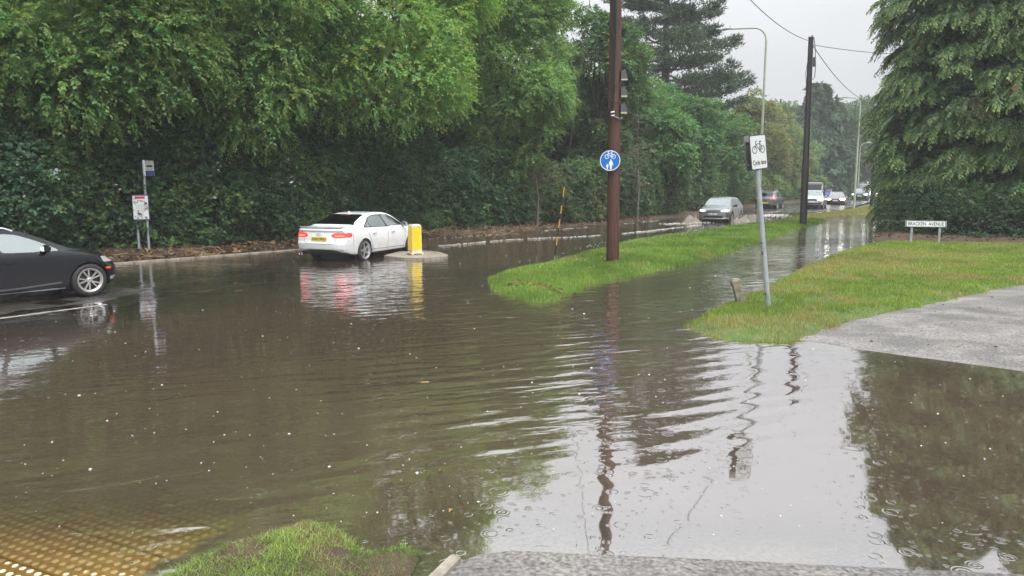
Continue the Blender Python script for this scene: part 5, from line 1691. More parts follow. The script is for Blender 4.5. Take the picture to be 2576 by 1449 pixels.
def wire(p, q, sag, label, r=0.016):
    p = np.array(p); q = np.array(q)
    pts = []
    for t in np.linspace(0, 1, 25):
        a = p + (q - p) * t; a[2] -= sag * 4 * t * (1 - t); pts.append(tuple(a - p))
    o = MB().tube(pts, r, 6).build('overhead_wire', MT['wire'], None, True, loc=tuple(p))
    setp(o, label, 'wire', 'overhead wires')
wire((2.65, 20.2, 11.55), (15.5, 39.95, 9.62), 1.05, 'overhead wire sagging between brown and dark telegraph poles', 0.016)
wire((15.6, 40.0, 9.45), (27.5, 44.5, 9.9), 0.35, 'nearly level overhead wire from dark pole towards the cypress')
wire((15.6, 40.0, 9.55), (33.2, 68.6, 9.6), 0.95, 'overhead wire running down from dark pole behind the cypress', 0.02)

def lamp_post(loc, H, arm, reach, label, s=1.0):
    r = empty('street_lamp', loc); setp(r, label, 'street lamp', 'street lamps')
    MB().tube([(0, 0, -0.4), (0, 0, H * 0.30), (0, 0, H * 0.31), (0, 0, H * 0.62)], [0.115 * s, 0.10 * s, 0.10 * s, 0.072 * s], 14).build('post', MT['lamp_post'], r, True)
    d = Vector((arm[0], arm[1], 0)).normalized()
    P = [(0, 0, H * 0.62), (0, 0, H - 0.9)]
    for t in np.linspace(0, 1, 7):
        a = t * math.pi / 2
        P.append(tuple(d * (0.75 * (1 - math.cos(a))) + Vector((0, 0, H - 0.9 + 0.8 * math.sin(a)))))
    P.append(tuple(d * reach + Vector((0, 0, H - 0.06))))
    MB().tube(P, [0.062 * s] * 2 + [0.048 * s] * (len(P) - 2), 10).build('bracket_arm', MT['lamp_post'], r, True)
    # lantern: long shallow hood with a clear bowl beneath
    hd = MB()
    n = 10
    secs = []
    for k, (t, w_, h_) in enumerate([(0, 0.05, 0.05), (0.08, 0.075, 0.085), (0.35, 0.13, 0.12), (0.7, 0.12, 0.09), (1.0, 0.05, 0.03)]):
        secs.append((t * 0.95, w_, h_))
    sd_ = Vector((-d.y, d.x, 0))
    V = []; Fs = []
    for (t, w_, h_) in secs:
        for j in range(n):
            a = 2 * math.pi * j / n
            V.append(d * (reach - 0.05 + t) + sd_ * (w_ * math.cos(a)) + Vector((0, 0, H - 0.04 + t * 0.03 + h_ * math.sin(a) * (1.0 if math.sin(a) > 0 else 0.6))))
    for k in range(len(secs) - 1):
        for j in range(n): Fs.append((k * n + j, k * n + (j + 1) % n, (k + 1) * n + (j + 1) % n, (k + 1) * n + j))
    Fs.append(tuple(range(n - 1, -1, -1))); Fs.append(tuple(range((len(secs) - 1) * n, len(secs) * n)))
    h_ = hd.add(V, Fs).build('lantern', MT['lamp_post'], r, True)
    MB().sphere(tuple(d * (reach + 0.48) + Vector((0, 0, H - 0.06))), 1, 12, 6, (0.26 if abs(d.x) > 0.7 else 0.12, 0.12, 0.08)).build('bowl', MT['galv'], h_, True)
    MB().tube([tuple(d * (reach + 0.05) + Vector((0, 0, H))), tuple(d * (reach + 0.05) + Vector((0, 0, H + 0.14)))], 0.03, 8).build('photocell', MT['galv'], h_)
lamp_post((15.45, 46.6, 0.0), 11.75, (-0.93, 0.36), 2.1, 'nearer pale green street lamp behind the cycle lane sign')
lamp_post((33.7, 73.3, 0.1), 10.5, (-0.93, 0.36), 1.2, 'farther street lamp standing on the second grass verge', 1.1)
lamp_post((52.6, 113.5, 0.2), 8.2, (1, -0.1), 0.9, 'smallest street lamp, its arm reaching right behind another post', 0.9)

# ---------------------------------------------------------------- signs
# leaning cycle lane sign
cs_ = empty('cycle_lane_sign', (4.52, 12.85, 0.05), rot=(0, R(-7.3), 0))
setp(cs_, 'leaning grey post with square white Cycle lane signs', 'sign')
MB().tube([(0, 0, -0.4), (0, 0, 2.98)], 0.046, 18).build('post', MT['galv'], cs_, True)
for z_, w_ in ((0.30, 0.05), (1.02, 0.06), (1.2, 0.03)):
    MB().rbox((-0.038, -0.032, z_), (0.035, 0.02, w_ * 1.1), 0.004).build('old_sticker', MT['boxdark'], cs_)
pa = R(31)
for k, off in enumerate((0.055, -0.055)):
    pl = empty('sign_plate', (math.sin(pa) * off, -math.cos(pa) * off, 2.75)); pl.parent = cs_; pl.rotation_euler = (0, 0, pa + (math.pi if k else 0))
    def rrect(w_, h_, r_):
        P = []
        for cx, cy_, a0 in ((w_ - r_, h_ - r_, 0), (-w_ + r_, h_ - r_, 90), (-w_ + r_, -h_ + r_, 180), (w_ - r_, -h_ + r_, 270)):
            for t in range(0, 91, 30): P.append((cx + r_ * math.cos(R(a0 + t)), cy_ + r_ * math.sin(R(a0 + t))))
        return P
    MB().prism(rrect(0.205, 0.295, 0.03), 0, 0.004, FR).build('plate_back', MT['signgrey'], pl)
    MB().prism(rrect(0.203, 0.293, 0.03), 0.0045, 0.0065, FR).build('plate_border', MT['ink'], pl)
    MB().prism(rrect(0.188, 0.278, 0.025), 0.007, 0.0085, FR).build('plate_face', MT['signwhite'], pl)
    bk = MB(); bicycle(bk, 0.138, 0.009, 0.0105, Matrix.Translation((0.0, 0, 0.045)) @ FR, 0.085); bk.build('bicycle_symbol', MT['ink'], pl)['kind'] = 'stuff'
    tm = text_mesh('Cycle lane', 0.098, 0.0008, 1.0, 0.0012)
    tob = link('lettering', tm, MT['ink'], pl, loc=(0, -0.0098, -0.175), rot=(math.pi / 2, 0, 0))
    wmx = max(v.co.x for v in tm.vertices) - min(v.co.x for v in tm.vertices)
    tob.scale = (0.325 / wmx, 1.15, 1); tob['kind'] = 'stuff'
    for zz_ in (0.2, -0.2): MB().box((0, 0.012, zz_), (0.34, 0.022, 0.03)).build('mounting_rail', MT['galv'], pl)
# small wooden top seen above the plates
# concrete marker
ms = MB()
V = []
for z_, k, dx in ((-0.25, 1.0, 0), (0.0, 1.0, 0), (0.30, 0.97, 0.004), (0.45, 0.95, 0), (0.485, 0.80, 0.01)):
    for a, b in ((-0.085, -0.065), (0.085, -0.065), (0.09, 0.06), (-0.08, 0.065)):
        V.append((a * k + dx + random.uniform(-.006, .006), b * k + random.uniform(-.006, .006), z_ + (0.02 if a < 0 else -0.015) * (z_ > 0.4)))
Fs = []
for k in range(4):
    for j in range(4): Fs.append((k * 4 + j, k * 4 + (j + 1) % 4, (k + 1) * 4 + (j + 1) % 4, (k + 1) * 4 + j))
Fs += [(3, 2, 1, 0), (16, 17, 18, 19)]
mk = ms.add(V, Fs).build('marker_post', MT['stone'], None, loc=(4.27, 13.6, 0.05), rot=(R(3), R(-19), R(8)))
setp(mk, 'short leaning weathered concrete post in the grass', 'marker post')

# street name sign
ns = empty('street_name_sign', (15.02, 26.9, 0.12), R(-17)); setp(ns, 'low white street name sign reading Bracken Avenue on two posts', 'sign')
for sx_ in (-0.44, 0.47):
    MB().rbox((sx_, 0.035, 0.30), (0.075, 0.055, 0.95), 0.008).build('post', MT['galv'], ns)
MB().rbox((0, 0, 0.68), (1.34, 0.03, 0.225), 0.006).build('frame', MT['galv'], ns)
MB().prism([(-0.63, 0.575), (0.63, 0.575), (0.63, 0.785), (-0.63, 0.785)], 0.016, 0.0175, FR).build('border', MT['ink'], ns)
MB().prism([(-0.62, 0.585), (0.62, 0.585), (0.62, 0.775), (-0.62, 0.775)], 0.018, 0.0195, FR).build('panel', MT['white_print'], ns)
tm = text_mesh('BRACKEN  AVENUE', 0.15, 0.0008, 1.0, 0.001)
wmx = max(v.co.x for v in tm.vertices) - min(v.co.x for v in tm.vertices)
tob = link('lettering', tm, MT['ink'], ns, loc=(0, -0.0205, 0.680), rot=(math.pi / 2, 0, 0)); tob.scale = (1.16 / wmx, 1.2, 1); tob['kind'] = 'stuff'

# bus stop
bsx = empty('bus_stop', (-11.42, 22.9, 0.16), R(16)); setp(bsx, 'bus stop with flag and white timetable case among the ivy', 'bus stop')
MB().tube([(0.14, 0, -0.3), (0.14, 0, 2.75)], 0.042, 12).build('post', MT['galv'], bsx, True)
MB().tube([(-0.14, 0, -0.3), (-0.14, 0, 1.2)], 0.042, 12).build('post', MT['galv'], bsx, True)
fl = MB().rbox((0.31, 0, 2.56), (0.25, 0.035, 0.46), 0.006).build('flag', MT['signwhite'], bsx)
MB().box((0.16, -0.01, 2.56), (0.07, 0.06, 0.48)).build('flag_bracket', MT['chrome'], bsx)
FZ = lambda x, z: Matrix.Translation((x, -0.0185, z)) @ FR
MB().prism([(-0.12, -0.075), (0.12, -0.075), (0.12, 0.075), (-0.12, 0.075)], 0, 0.0015, FZ(0.31, 2.41)).build('flag_base', MT['navy'], fl)
bp_ = MB(); bp_.prism([(-0.08, -0.03), (0.08, -0.03), (0.08, 0.012), (0.07, 0.03), (-0.07, 0.03), (-0.08, 0.012)], 0, 0.0015, FZ(0.31, 2.62)); bp_.build('bus_symbol', MT['ink'], fl)
for t_, z_, s_, m_ in (('Bus Stop', 2.535, 0.045, 'ink'), ('BUS', 2.73, 0.035, 'wire')):
    tm = text_mesh(t_, s_, 0.0006); o = link('lettering', tm, MT[m_], fl, loc=(0.31, -0.0192, z_), rot=(math.pi / 2, 0, 0)); o['kind'] = 'stuff'
cs2 = MB().rbox((0.0, -0.05, 1.36), (0.47, 0.07, 0.79), 0.008).build('timetable_case', MT['purple'], bsx)
MB().prism([(-0.215, -0.35), (0.215, -0.35), (0.215, 0.36), (-0.215, 0.36)], 0, 0.002, Matrix.Translation((0, -0.0865, 1.36)) @ FR).build('timetable_panel', MT['white_print'], cs2)
MB().prism([(-0.14, 0.27), (0.13, 0.27), (0.13, 0.345), (-0.14, 0.345)], 0.0025, 0.004, Matrix.Translation((0, -0.0865, 1.36)) @ FR).build('header', MT['red'], cs2)
gf = MB()
for pts in ([(-0.19, 0.14), (-0.16, 0.20), (-0.13, 0.16), (-0.17, 0.12), (-0.13, 0.10)], [(-0.10, 0.13), (-0.06, 0.24), (-0.02, 0.19), (0.0, 0.23), (0.03, 0.17)], [(0.03, 0.23), (0.07, 0.18), (0.10, 0.21), (0.14, 0.15)], [(-0.19, -0.28), (-0.15, -0.27)]):
    gf.stroke(pts, 0.018, 0.0025, 0.004, False, Matrix.Translation((0, -0.0865, 1.36)) @ FR)
gf.build('scribble', MT['ink'], cs2)['kind'] = 'stuff'
tl = MB()
for z_ in np.arange(-0.27, 0.06, 0.03):
    tl.prism([(-0.13, z_), (0.05 + 0.07 * ((z_ * 77) % 1), z_), (0.05 + 0.07 * ((z_ * 77) % 1), z_ + 0.008), (-0.13, z_ + 0.008)], 0.0025, 0.0035, Matrix.Translation((0, -0.0865, 1.36)) @ FR)
tl.build('timetable_lines', simple('pale_print', (0.5, 0.5, 0.52), 0.5), cs2)['kind'] = 'stuff'

# yellow bollard on the island
bo = empty('traffic_bollard', (-3.02, 22.95, 0.06), R(32)); setp(bo, 'square yellow and cream bollard on the traffic island', 'bollard')
MB().rbox((0, 0, 0.03), (0.40, 0.40, 0.07), 0.012).build('base', MT['cream'], bo)
for a in range(4):
    MB().box(tuple(Matrix.Rotation(a * math.pi / 2, 3, 'Z') @ Vector((0.201, 0, 0.035))), (0.006, 0.27, 0.03) if a % 2 == 0 else (0.27, 0.006, 0.03)).build('base_slot', MT['plastic'], bo)
MB().add([(-.165, -.165, .065), (.165, -.165, .065), (.165, .165, .065), (-.165, .165, .065), (-.155, -.155, .90), (.155, -.155, .90), (.155, .155, .90), (-.155, .155, .90), (-.12, -.12, .945), (.12, -.12, .945), (.12, .12, .945), (-.12, .12, .945)],
    [(0, 1, 5, 4), (1, 2, 6, 5), (2, 3, 7, 6), (3, 0, 4, 7), (4, 5, 9, 8), (5, 6, 10, 9), (6, 7, 11, 10), (7, 4, 8, 11), (8, 9, 10, 11), (3, 2, 1, 0)]).build('body', MT['cream'], bo)
for a in range(4):
    Mx = Matrix.Rotation(a * math.pi / 2, 4, 'Z') @ Matrix.Translation((0, -0.166, 0)) @ Matrix.Rotation(R(-0.7), 4, 'X') @ FR
    MB().prism([(-0.138, 0.17), (0.138, 0.17), (0.132, 0.85), (-0.132, 0.85)], -0.002, 0.004, Mx).build('panel', MT['yellow'], bo)
# ---------------------------------------------------------------- vegetation
def rand_dirs(n, rng):
    v = rng.normal(size=(n, 3))
    return v / np.linalg.norm(v, axis=1)[:, None]
def nrm(v): return v / (np.linalg.norm(v, axis=-1, keepdims=True) + 1e-9)

def leaf_quads(P, A, Nv, ll, lw, fold=0.25):
    """rhombic leaves: base P, axis A, face normal Nv; arrays"""
    S = nrm(np.cross(A, Nv))
    U = nrm(np.cross(S, A))
    ll = np.asarray(ll)[..., None]; lw = np.asarray(lw)[..., None]
    m = P + A * ll * 0.45
    V = np.stack([P, m + S * lw * 0.5 + U * lw * fold, P + A * ll - U * ll * 0.08, m - S * lw * 0.5 + U * lw * fold], 1)
    return V.reshape(-1, 3)

def leaf_tris(P, A, Nv, ll, lw, fold=0.25):
    """pointed leaves of one triangle each"""
    S = nrm(np.cross(A, Nv))
    U = nrm(np.cross(S, A))
    ll = np.asarray(ll)[..., None]; lw = np.asarray(lw)[..., None]
    m = P + A * ll * 0.18
    V = np.stack([m + S * lw * 0.52, P + A * ll * 1.05 - U * ll * 0.10, m - S * lw * 0.52], 1)
    return V.reshape(-1, 3)

def leaf_mesh(name, V, C):
    if len(V) == len(C) * 3:
        n = len(C)
        return mesh_np(name, V, Ft=np.arange(n * 3).reshape(n, 3), attrs={'col': np.repeat(C, 3, 0)})
    n = len(V) // 4
    Q = np.arange(n * 4).reshape(n, 4)
    return mesh_np(name, V, Fq=Q, attrs={'col': np.repeat(C, 4, 0)})

def sprays(O, D, rng, length, nleaf, ll, lw, droop=0.25, col=(0.08, 0.15, 0.035), cvar=0.25, hvar=0.12, up=0.75, spread=0.9, tri=False):
    """twigs starting at O along D, leaves set alternately along each"""
    n = len(O)
    k = nleaf
    t = (np.arange(k) + 0.6) / k
    L = length * rng.uniform(0.6, 1.25, n)
    pos = O[:, None] + D[:, None] * (L[:, None] * t)[..., None]
    pos[..., 2] -= droop * (L[:, None] * t) ** 2 / length
    pos += rng.normal(size=pos.shape) * 0.02
    side = nrm(np.cross(D, np.array([0, 0, 1.0])) + rng.normal(size=(n, 3)) * 0.3)
    alt = np.where(np.arange(k) % 2 == 0, 1, -1)
    A = D[:, None] * 0.55 + side[:, None] * (alt * spread * 0.7)[None, :, None] + rng.normal(size=(n, k, 3)) * 0.28
    A[..., 2] -= 0.35
    A = nrm(A)
    Nv = rng.normal(size=(n, k, 3)) * 0.45 + np.array([0, 0, up]) + D[:, None] * 0.35
    Nv = nrm(Nv)
    sz = rng.uniform(0.65, 1.25, (n, k))
    V = (leaf_tris if tri else leaf_quads)(pos.reshape(-1, 3), A.reshape(-1, 3), Nv.reshape(-1, 3), (ll * sz).ravel(), (lw * sz).ravel())
    c0 = np.array(col)
    tw = rng.normal(size=(n, 1)) * cvar * 0.7
    lf = rng.normal(size=(n, k)) * cvar * 0.6
    br = np.clip(1 + tw + lf, 0.35, 2.2)
    hue = rng.normal(size=(n, 1)) * hvar + rng.normal(size=(n, k)) * hvar * 0.5
    C = c0[None, None] * br[..., None]
    C[..., 0] *= 1 + hue * 1.3
    C[..., 2] *= 1 - hue * 0.6
    return V, np.clip(C, 0.004, 0.6).reshape(-1, 3)

def limb_tubes(mb, base, tips, rng, r0, n=6):
    for tp in tips:
        b = np.array(base); e = np.array(tp)
        m1 = b + (e - b) * 0.4 + rng.normal(size=3) * 0.25; m1[2] += 0.2
        mb.tube([b, m1, b + (e - b) * 0.75 + rng.normal(size=3) * 0.2, e], [r0, r0 * 0.7, r0 * 0.4, r0 * 0.15], n, False)

def broadleaf(name, base, boughs, nspray, nleaf, ll, lw, col, label, seed, trunk_r=0.22, slen=0.5, droop=0.3, cvar=0.28, hvar=0.12, lean=(0, 0), group=None, cat='tree', trunk_top=None, shape=0.72, tri=False):
    """boughs: list of (x, y, z, r) in world coordinates relative to base"""
    rng = np.random.default_rng(seed)
    root = empty(name, base)
    setp(root, label, cat, group)
    B = np.array(boughs, float)
    cen = B[:, :3].mean(0)
    tot = (B[:, 3] ** 2).sum()
    Vs = []; Cs = []
    for b in B:
        n = max(6, int(nspray * b[3] ** 2 / tot))
        d = rand_dirs(int(n * 1.6), rng)
        outw = nrm(b[:3] - cen + 1e-3)
        # keep the outer and upper sides of each bough fuller
        keep = (d @ outw * 0.5 + d[:, 2] * 0.35 + rng.uniform(-0.6, 0.9, len(d))) > -0.1
        d = d[keep][:n]
        r = b[3] * rng.uniform(0.5, 1.0, len(d)) ** 0.45
        O = b[:3] + d * r[:, None] * np.array([1, 1, shape])
        dd = nrm(d + outw * 0.35 + rng.normal(size=d.shape) * 0.35 + np.array([0, 0, 0.05]))
        v, c = sprays(O, dd, rng, slen, nleaf, ll, lw, droop, np.array(col) * rng.uniform(0.86, 1.16), cvar, hvar, tri=tri)
        Vs.append(v); Cs.append(c)
        m = int(10 * b[3] ** 2) + 4
        di = rand_dirs(m, rng)
        v = (leaf_tris if tri else leaf_quads)(b[:3] + di * b[3] * rng.uniform(0, 0.6, (m, 1)) * np.array([1, 1, shape]), nrm(di + rng.normal(size=(m, 3)) * 0.5), nrm(rng.normal(size=(m, 3)) + np.array([0, 0, 1.0])), np.full(m, 0.62 * b[3] ** 0.5), np.full(m, 0.34 * b[3] ** 0.5))
        Vs.append(v); Cs.append(np.tile(np.array(col) * 0.8, (m, 1)))  # filler leaves inside the bough: inner shade put into their darker colour
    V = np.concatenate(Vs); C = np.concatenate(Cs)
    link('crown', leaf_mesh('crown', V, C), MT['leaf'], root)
    tb = MB()
    tt = np.array([lean[0], lean[1], 0]) + (cen * np.array([0.5, 0.5, 0.75]) if trunk_top is None else np.array(trunk_top))
    tb.tube([(0, 0, -0.3), (tt[0] * 0.15, tt[1] * 0.15, tt[2] * 0.33), (tt[0] * 0.5, tt[1] * 0.5, tt[2] * 0.66), tuple(tt)], [trunk_r * 1.25, trunk_r, trunk_r * 0.8, trunk_r * 0.55], 9, False)
    sel = B[rng.permutation(len(B))[:min(16, len(B))]]
    limb_tubes(tb, tt * 0.8, [s_[:3] for s_ in sel], rng, trunk_r * 0.42)
    tb.build('trunk', MT['bark'], root, True)
    return root

def crown_boughs(rng, c, rad, n, r0, r1, fill=0.5, low=-0.8):
    """boughs spread over an ellipsoid, denser at its surface"""
    out_ = []
    while len(out_) < n:
        d = rand_dirs(1, rng)[0]
        if d[2] < low: continue
        k = rng.uniform(fill, 1.0) ** 0.7
        p = np.array(c) + d * np.array(rad) * k
        out_.append((*p, rng.uniform(r0, r1)))
    return out_

def place_boughs(pts, d0):
    """boughs given as image positions (2576-wide), depth and radius -> world"""
    o_ = []
    for (u, v, d, r) in pts:
        x = (u - 1288) / 1860.0; yv = -(v - 724.5) / 1860.0
        dy = math.cos(PITCH) + yv * math.sin(PITCH); dz = -math.sin(PITCH) + yv * math.cos(PITCH)
        t = d / dy
        o_.append((x * t, d, CAM_H + dz * t, r))
    return o_

def rel(bs, base): return [(b[0] - base[0], b[1] - base[1], b[2] - base[2], b[3]) for b in bs]

rg = np.random.default_rng(21)
GREEN = (0.208, 0.345, 0.102)
MID = (0.172, 0.290, 0.094)
DARK = (0.038, 0.078, 0.034)
# --- big trees overhanging the left side of the road
bA = (-14.6, 25.6, 0.3)
bs = crown_boughs(rg, (-13.4, 23.6, 9.4), (4.6, 3.8, 5.6), 52, 1.0, 1.6, 0.62) + place_boughs([(60, 120, 21.5, 1.0), (180, 60, 21.5, 1.0), (250, 170, 21.5, 1.1), (330, 110, 22, 1.0), (120, 230, 21.8, 1.0), (60, 300, 22, 0.8), (380, 200, 22, .9), (300, 270, 22, 0.7), (220, 300, 22, 0.6), (400, 60, 22, 1.1), (20, 200, 21, 1.0)], 0)
treeA = broadleaf('ash_tree', bA, rel(bs, bA), 8600, 12, 0.140, 0.080, MID, 'broad green tree at the far left above the black car', 31, 0.3, 0.55, cvar=0.2)
_lp = [np.array(p[:3]) - np.array(bA) for p in place_boughs([(-60, 470, 21.6, 0), (-10, 392, 21.3, 0), (22, 345, 21.2, 0), (44, 303, 21.2, 0), (70, 250, 21.6, 0)], 0)]
_lm = MB(); _lm.tube(_lp, [0.13, 0.10, 0.085, 0.07, 0.05], 9, False)
_lm.tube([_lp[1], _lp[1] + np.array([0.1, -0.1, 0.28]), _lp[1] + np.array([-0.25, -0.1, 0.45])], [0.05, 0.035, 0.02], 6, False)
_lm.build('limb', simple('bare_limb', (0.11, 0.062, 0.042), 0.8, noise=0.4, nscale=8, bump=0.6, bscale=25), treeA, True)
bB = (-10.4, 28.6, 0.3)
bs = crown_boughs(rg, (-9.3, 26.6, 9.8), (3.6, 3.2, 6.0), 52, 0.8, 1.4, 0.6) + place_boughs([(520, 90, 24.5, .9), (600, 180, 24.5, 1.0), (640, 260, 24.5, .9), (540, 280, 24.8, .8), (690, 130, 24.5, 1.0), (720, 230, 24.5, .8), (600, 330, 24.8, .55), (670, 320, 24.8, .6), (700, 30, 24.5, 1.0), (480, 170, 24.8, .7)], 0)
broadleaf('ash_tree', bB, rel(bs, bB), 8400, 12, 0.136, 0.078, MID, 'green tree with drooping bough to the right of the bus stop', 32, 0.28, 0.55, cvar=0.2)
bC = (-6.4, 32.4, 0.3)
bs = crown_boughs(rg, (-4.9, 30.4, 10.0), (3.4, 3.2, 6.2), 52, 0.8, 1.3, 0.62, -0.75) + place_boughs([(900, 60, 27.4, 1.0), (1000, 40, 27.4, 1.0), (1090, 90, 27.6, .9), (1120, 170, 27.6, .85), (1130, 230, 27.8, .7), (1060, 190, 27.3, .95), (960, 150, 27.2, 1.0), (870, 170, 27.2, 1.0), (800, 120, 27.2, .9), (820, 230, 27.4, .8), (1060, 280, 27.7, .6), (940, 250, 27.4, .8), (1000, 300, 27.7, .45), (860, 290, 27.6, .5)], 0)
broadleaf('ash_tree', bC, rel(bs, bC), 9200, 12, 0.132, 0.076, GREEN, 'bright light green tree leaning out above the white saloon', 33, 0.28, 0.55, cvar=0.2)
bZ = (-21.5, 18.5, 0.3)
bs = crown_boughs(rg, (-20, 17.0, 8.4), (4.6, 4.4, 6.4), 44, 1.0, 1.6, 0.6)
broadleaf('ash_tree', bZ, rel(bs, bZ), 2000, 9, 0.22, 0.11, MID, 'broad green tree at the left edge of the picture behind the black car', 34, 0.3, 0.6)
# --- fine-leaved tree in the middle
bD = (-1.0, 39.6, 0.3)
bs = crown_boughs(rg, (-0.1, 37.4, 8.7), (2.7, 2.7, 5.4), 60, 0.6, 1.05, 0.6, -0.8) + place_boughs([(1390, 180, 36, .6), (1400, 260, 36, .6), (1370, 330, 36, .6), (1330, 380, 36, .55), (1230, 330, 36, .7), (1260, 220, 36, .8), (1330, 120, 36, .8), (1230, 60, 36, .9), (1210, 400, 36.4, .5), (1290, 420, 36.4, .45)], 0)
broadleaf('acacia_tree', bD, rel(bs, bD), 8600, 12, 0.140, 0.070, (0.165, 0.285, 0.092), 'feathery fine-leaved green tree left of the brown telegraph pole', 35, 0.2, 0.5, cvar=0.22, hvar=0.08, tri=True)
bE = (0.6, 48.5, 0.3)
bs = crown_boughs(rg, (0.9, 48, 10.6), (3.2, 3, 4.8), 34, 0.7, 1.3, 0.55)
broadleaf('oak_tree', bE, rel(bs, bE), 3000, 9, 0.23, 0.12, (0.125, 0.22, 0.068), 'tall tree peeping over the feathery tree at the top', 36, 0.28, 0.6, tri=True)
bF = (5.2, 48.2, 0.3)
bs = crown_boughs(rg, (5.5, 47.6, 8.0), (2.3, 2.2, 4.8), 48, 0.6, 1.05, 0.5, -1)
broadleaf('ivy_tree', bF, rel(bs, bF), 5000, 9, 0.20, 0.115, (0.088, 0.165, 0.064), 'dark ivy-clad tree directly behind the brown telegraph pole', 37, 0.25, 0.5, cvar=0.3, droop=0.5, tri=True)
# --- shrubby trees along the far left side of the road
for (nm, bx, by, c, rad, col, lab, sd, ns) in [
    ('hazel_tree', 9.2, 53.0, (9.0, 51.8, 5.6), (2.8, 2.4, 4.0), (0.060, 0.125, 0.045), 'rounded green tree right of the brown telegraph pole', 41, 3000),
    ('hazel_tree', 12.6, 59.5, (12.8, 58.2, 5.3), (3.1, 2.6, 4.0), (0.055, 0.118, 0.046), 'bushy green tree behind the grey utility car', 42, 2800),
    ('hazel_tree', 17.4, 67.0, (17.8, 65.6, 4.6), (3.3, 2.8, 3.9), (0.058, 0.118, 0.044), 'green bushy tree left of the cycle lane sign', 43, 2400),
    ('thorn_tree', 24.4, 80.0, (24.8, 79.0, 6.4), (3.6, 3.0, 5.2), (0.10, 0.112, 0.048), 'brownish sparse tree behind the nearer lamp post', 44, 2000),
    ('thorn_tree', 31.4, 92.0, (31.8, 91.0, 6.2), (3.6, 3.0, 5.0), (0.098, 0.125, 0.055), 'olive brown tree behind the cycle lane sign', 45, 2000),
    ('thorn_tree', 37.0, 101.0, (37.4, 100.0, 4.8), (3.2, 3.0, 4.2), (0.085, 0.125, 0.055), 'pale olive tree left of the distant pointed conifer', 46, 1400),
]:
    bb = (bx, by, 0.35)
    bs = crown_boughs(rg, c, rad, 34, 0.7, 1.2, 0.5, -1)
    broadleaf(nm, bb, rel(bs, bb), int(ns * 1.25), 9, 0.26, 0.135, np.array(col) * 1.75, lab, sd, 0.18, 0.6, cvar=0.3, hvar=0.16, droop=0.2, tri=True)

# --- wood behind the first row: each tree its own, large-leaved and dense
BGT = []
rngb = np.random.default_rng(77)
bs0 = crown_boughs(rngb, (0, 0, 6.6), (4.2, 3.6, 6.2), 40, 1.0, 1.7, 0.35, -1)
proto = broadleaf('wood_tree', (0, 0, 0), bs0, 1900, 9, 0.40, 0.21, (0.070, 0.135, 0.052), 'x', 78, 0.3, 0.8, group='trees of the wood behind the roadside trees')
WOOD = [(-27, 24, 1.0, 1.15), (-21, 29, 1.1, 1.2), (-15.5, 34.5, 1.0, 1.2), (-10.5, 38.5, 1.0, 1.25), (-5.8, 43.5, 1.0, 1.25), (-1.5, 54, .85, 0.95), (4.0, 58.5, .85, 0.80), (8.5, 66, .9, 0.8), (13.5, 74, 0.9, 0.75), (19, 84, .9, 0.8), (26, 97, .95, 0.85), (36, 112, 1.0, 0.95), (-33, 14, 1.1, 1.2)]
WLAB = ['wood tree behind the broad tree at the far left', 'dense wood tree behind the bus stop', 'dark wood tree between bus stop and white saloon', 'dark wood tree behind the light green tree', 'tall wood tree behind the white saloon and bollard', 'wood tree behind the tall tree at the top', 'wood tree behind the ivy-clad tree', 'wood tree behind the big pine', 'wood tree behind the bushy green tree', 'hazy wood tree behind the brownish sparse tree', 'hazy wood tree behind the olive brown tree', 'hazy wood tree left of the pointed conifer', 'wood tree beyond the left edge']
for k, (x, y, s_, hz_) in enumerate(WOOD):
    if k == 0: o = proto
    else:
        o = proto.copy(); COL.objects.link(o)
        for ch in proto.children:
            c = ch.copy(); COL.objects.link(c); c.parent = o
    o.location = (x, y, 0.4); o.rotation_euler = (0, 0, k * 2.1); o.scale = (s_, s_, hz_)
    o['label'] = WLAB[k]

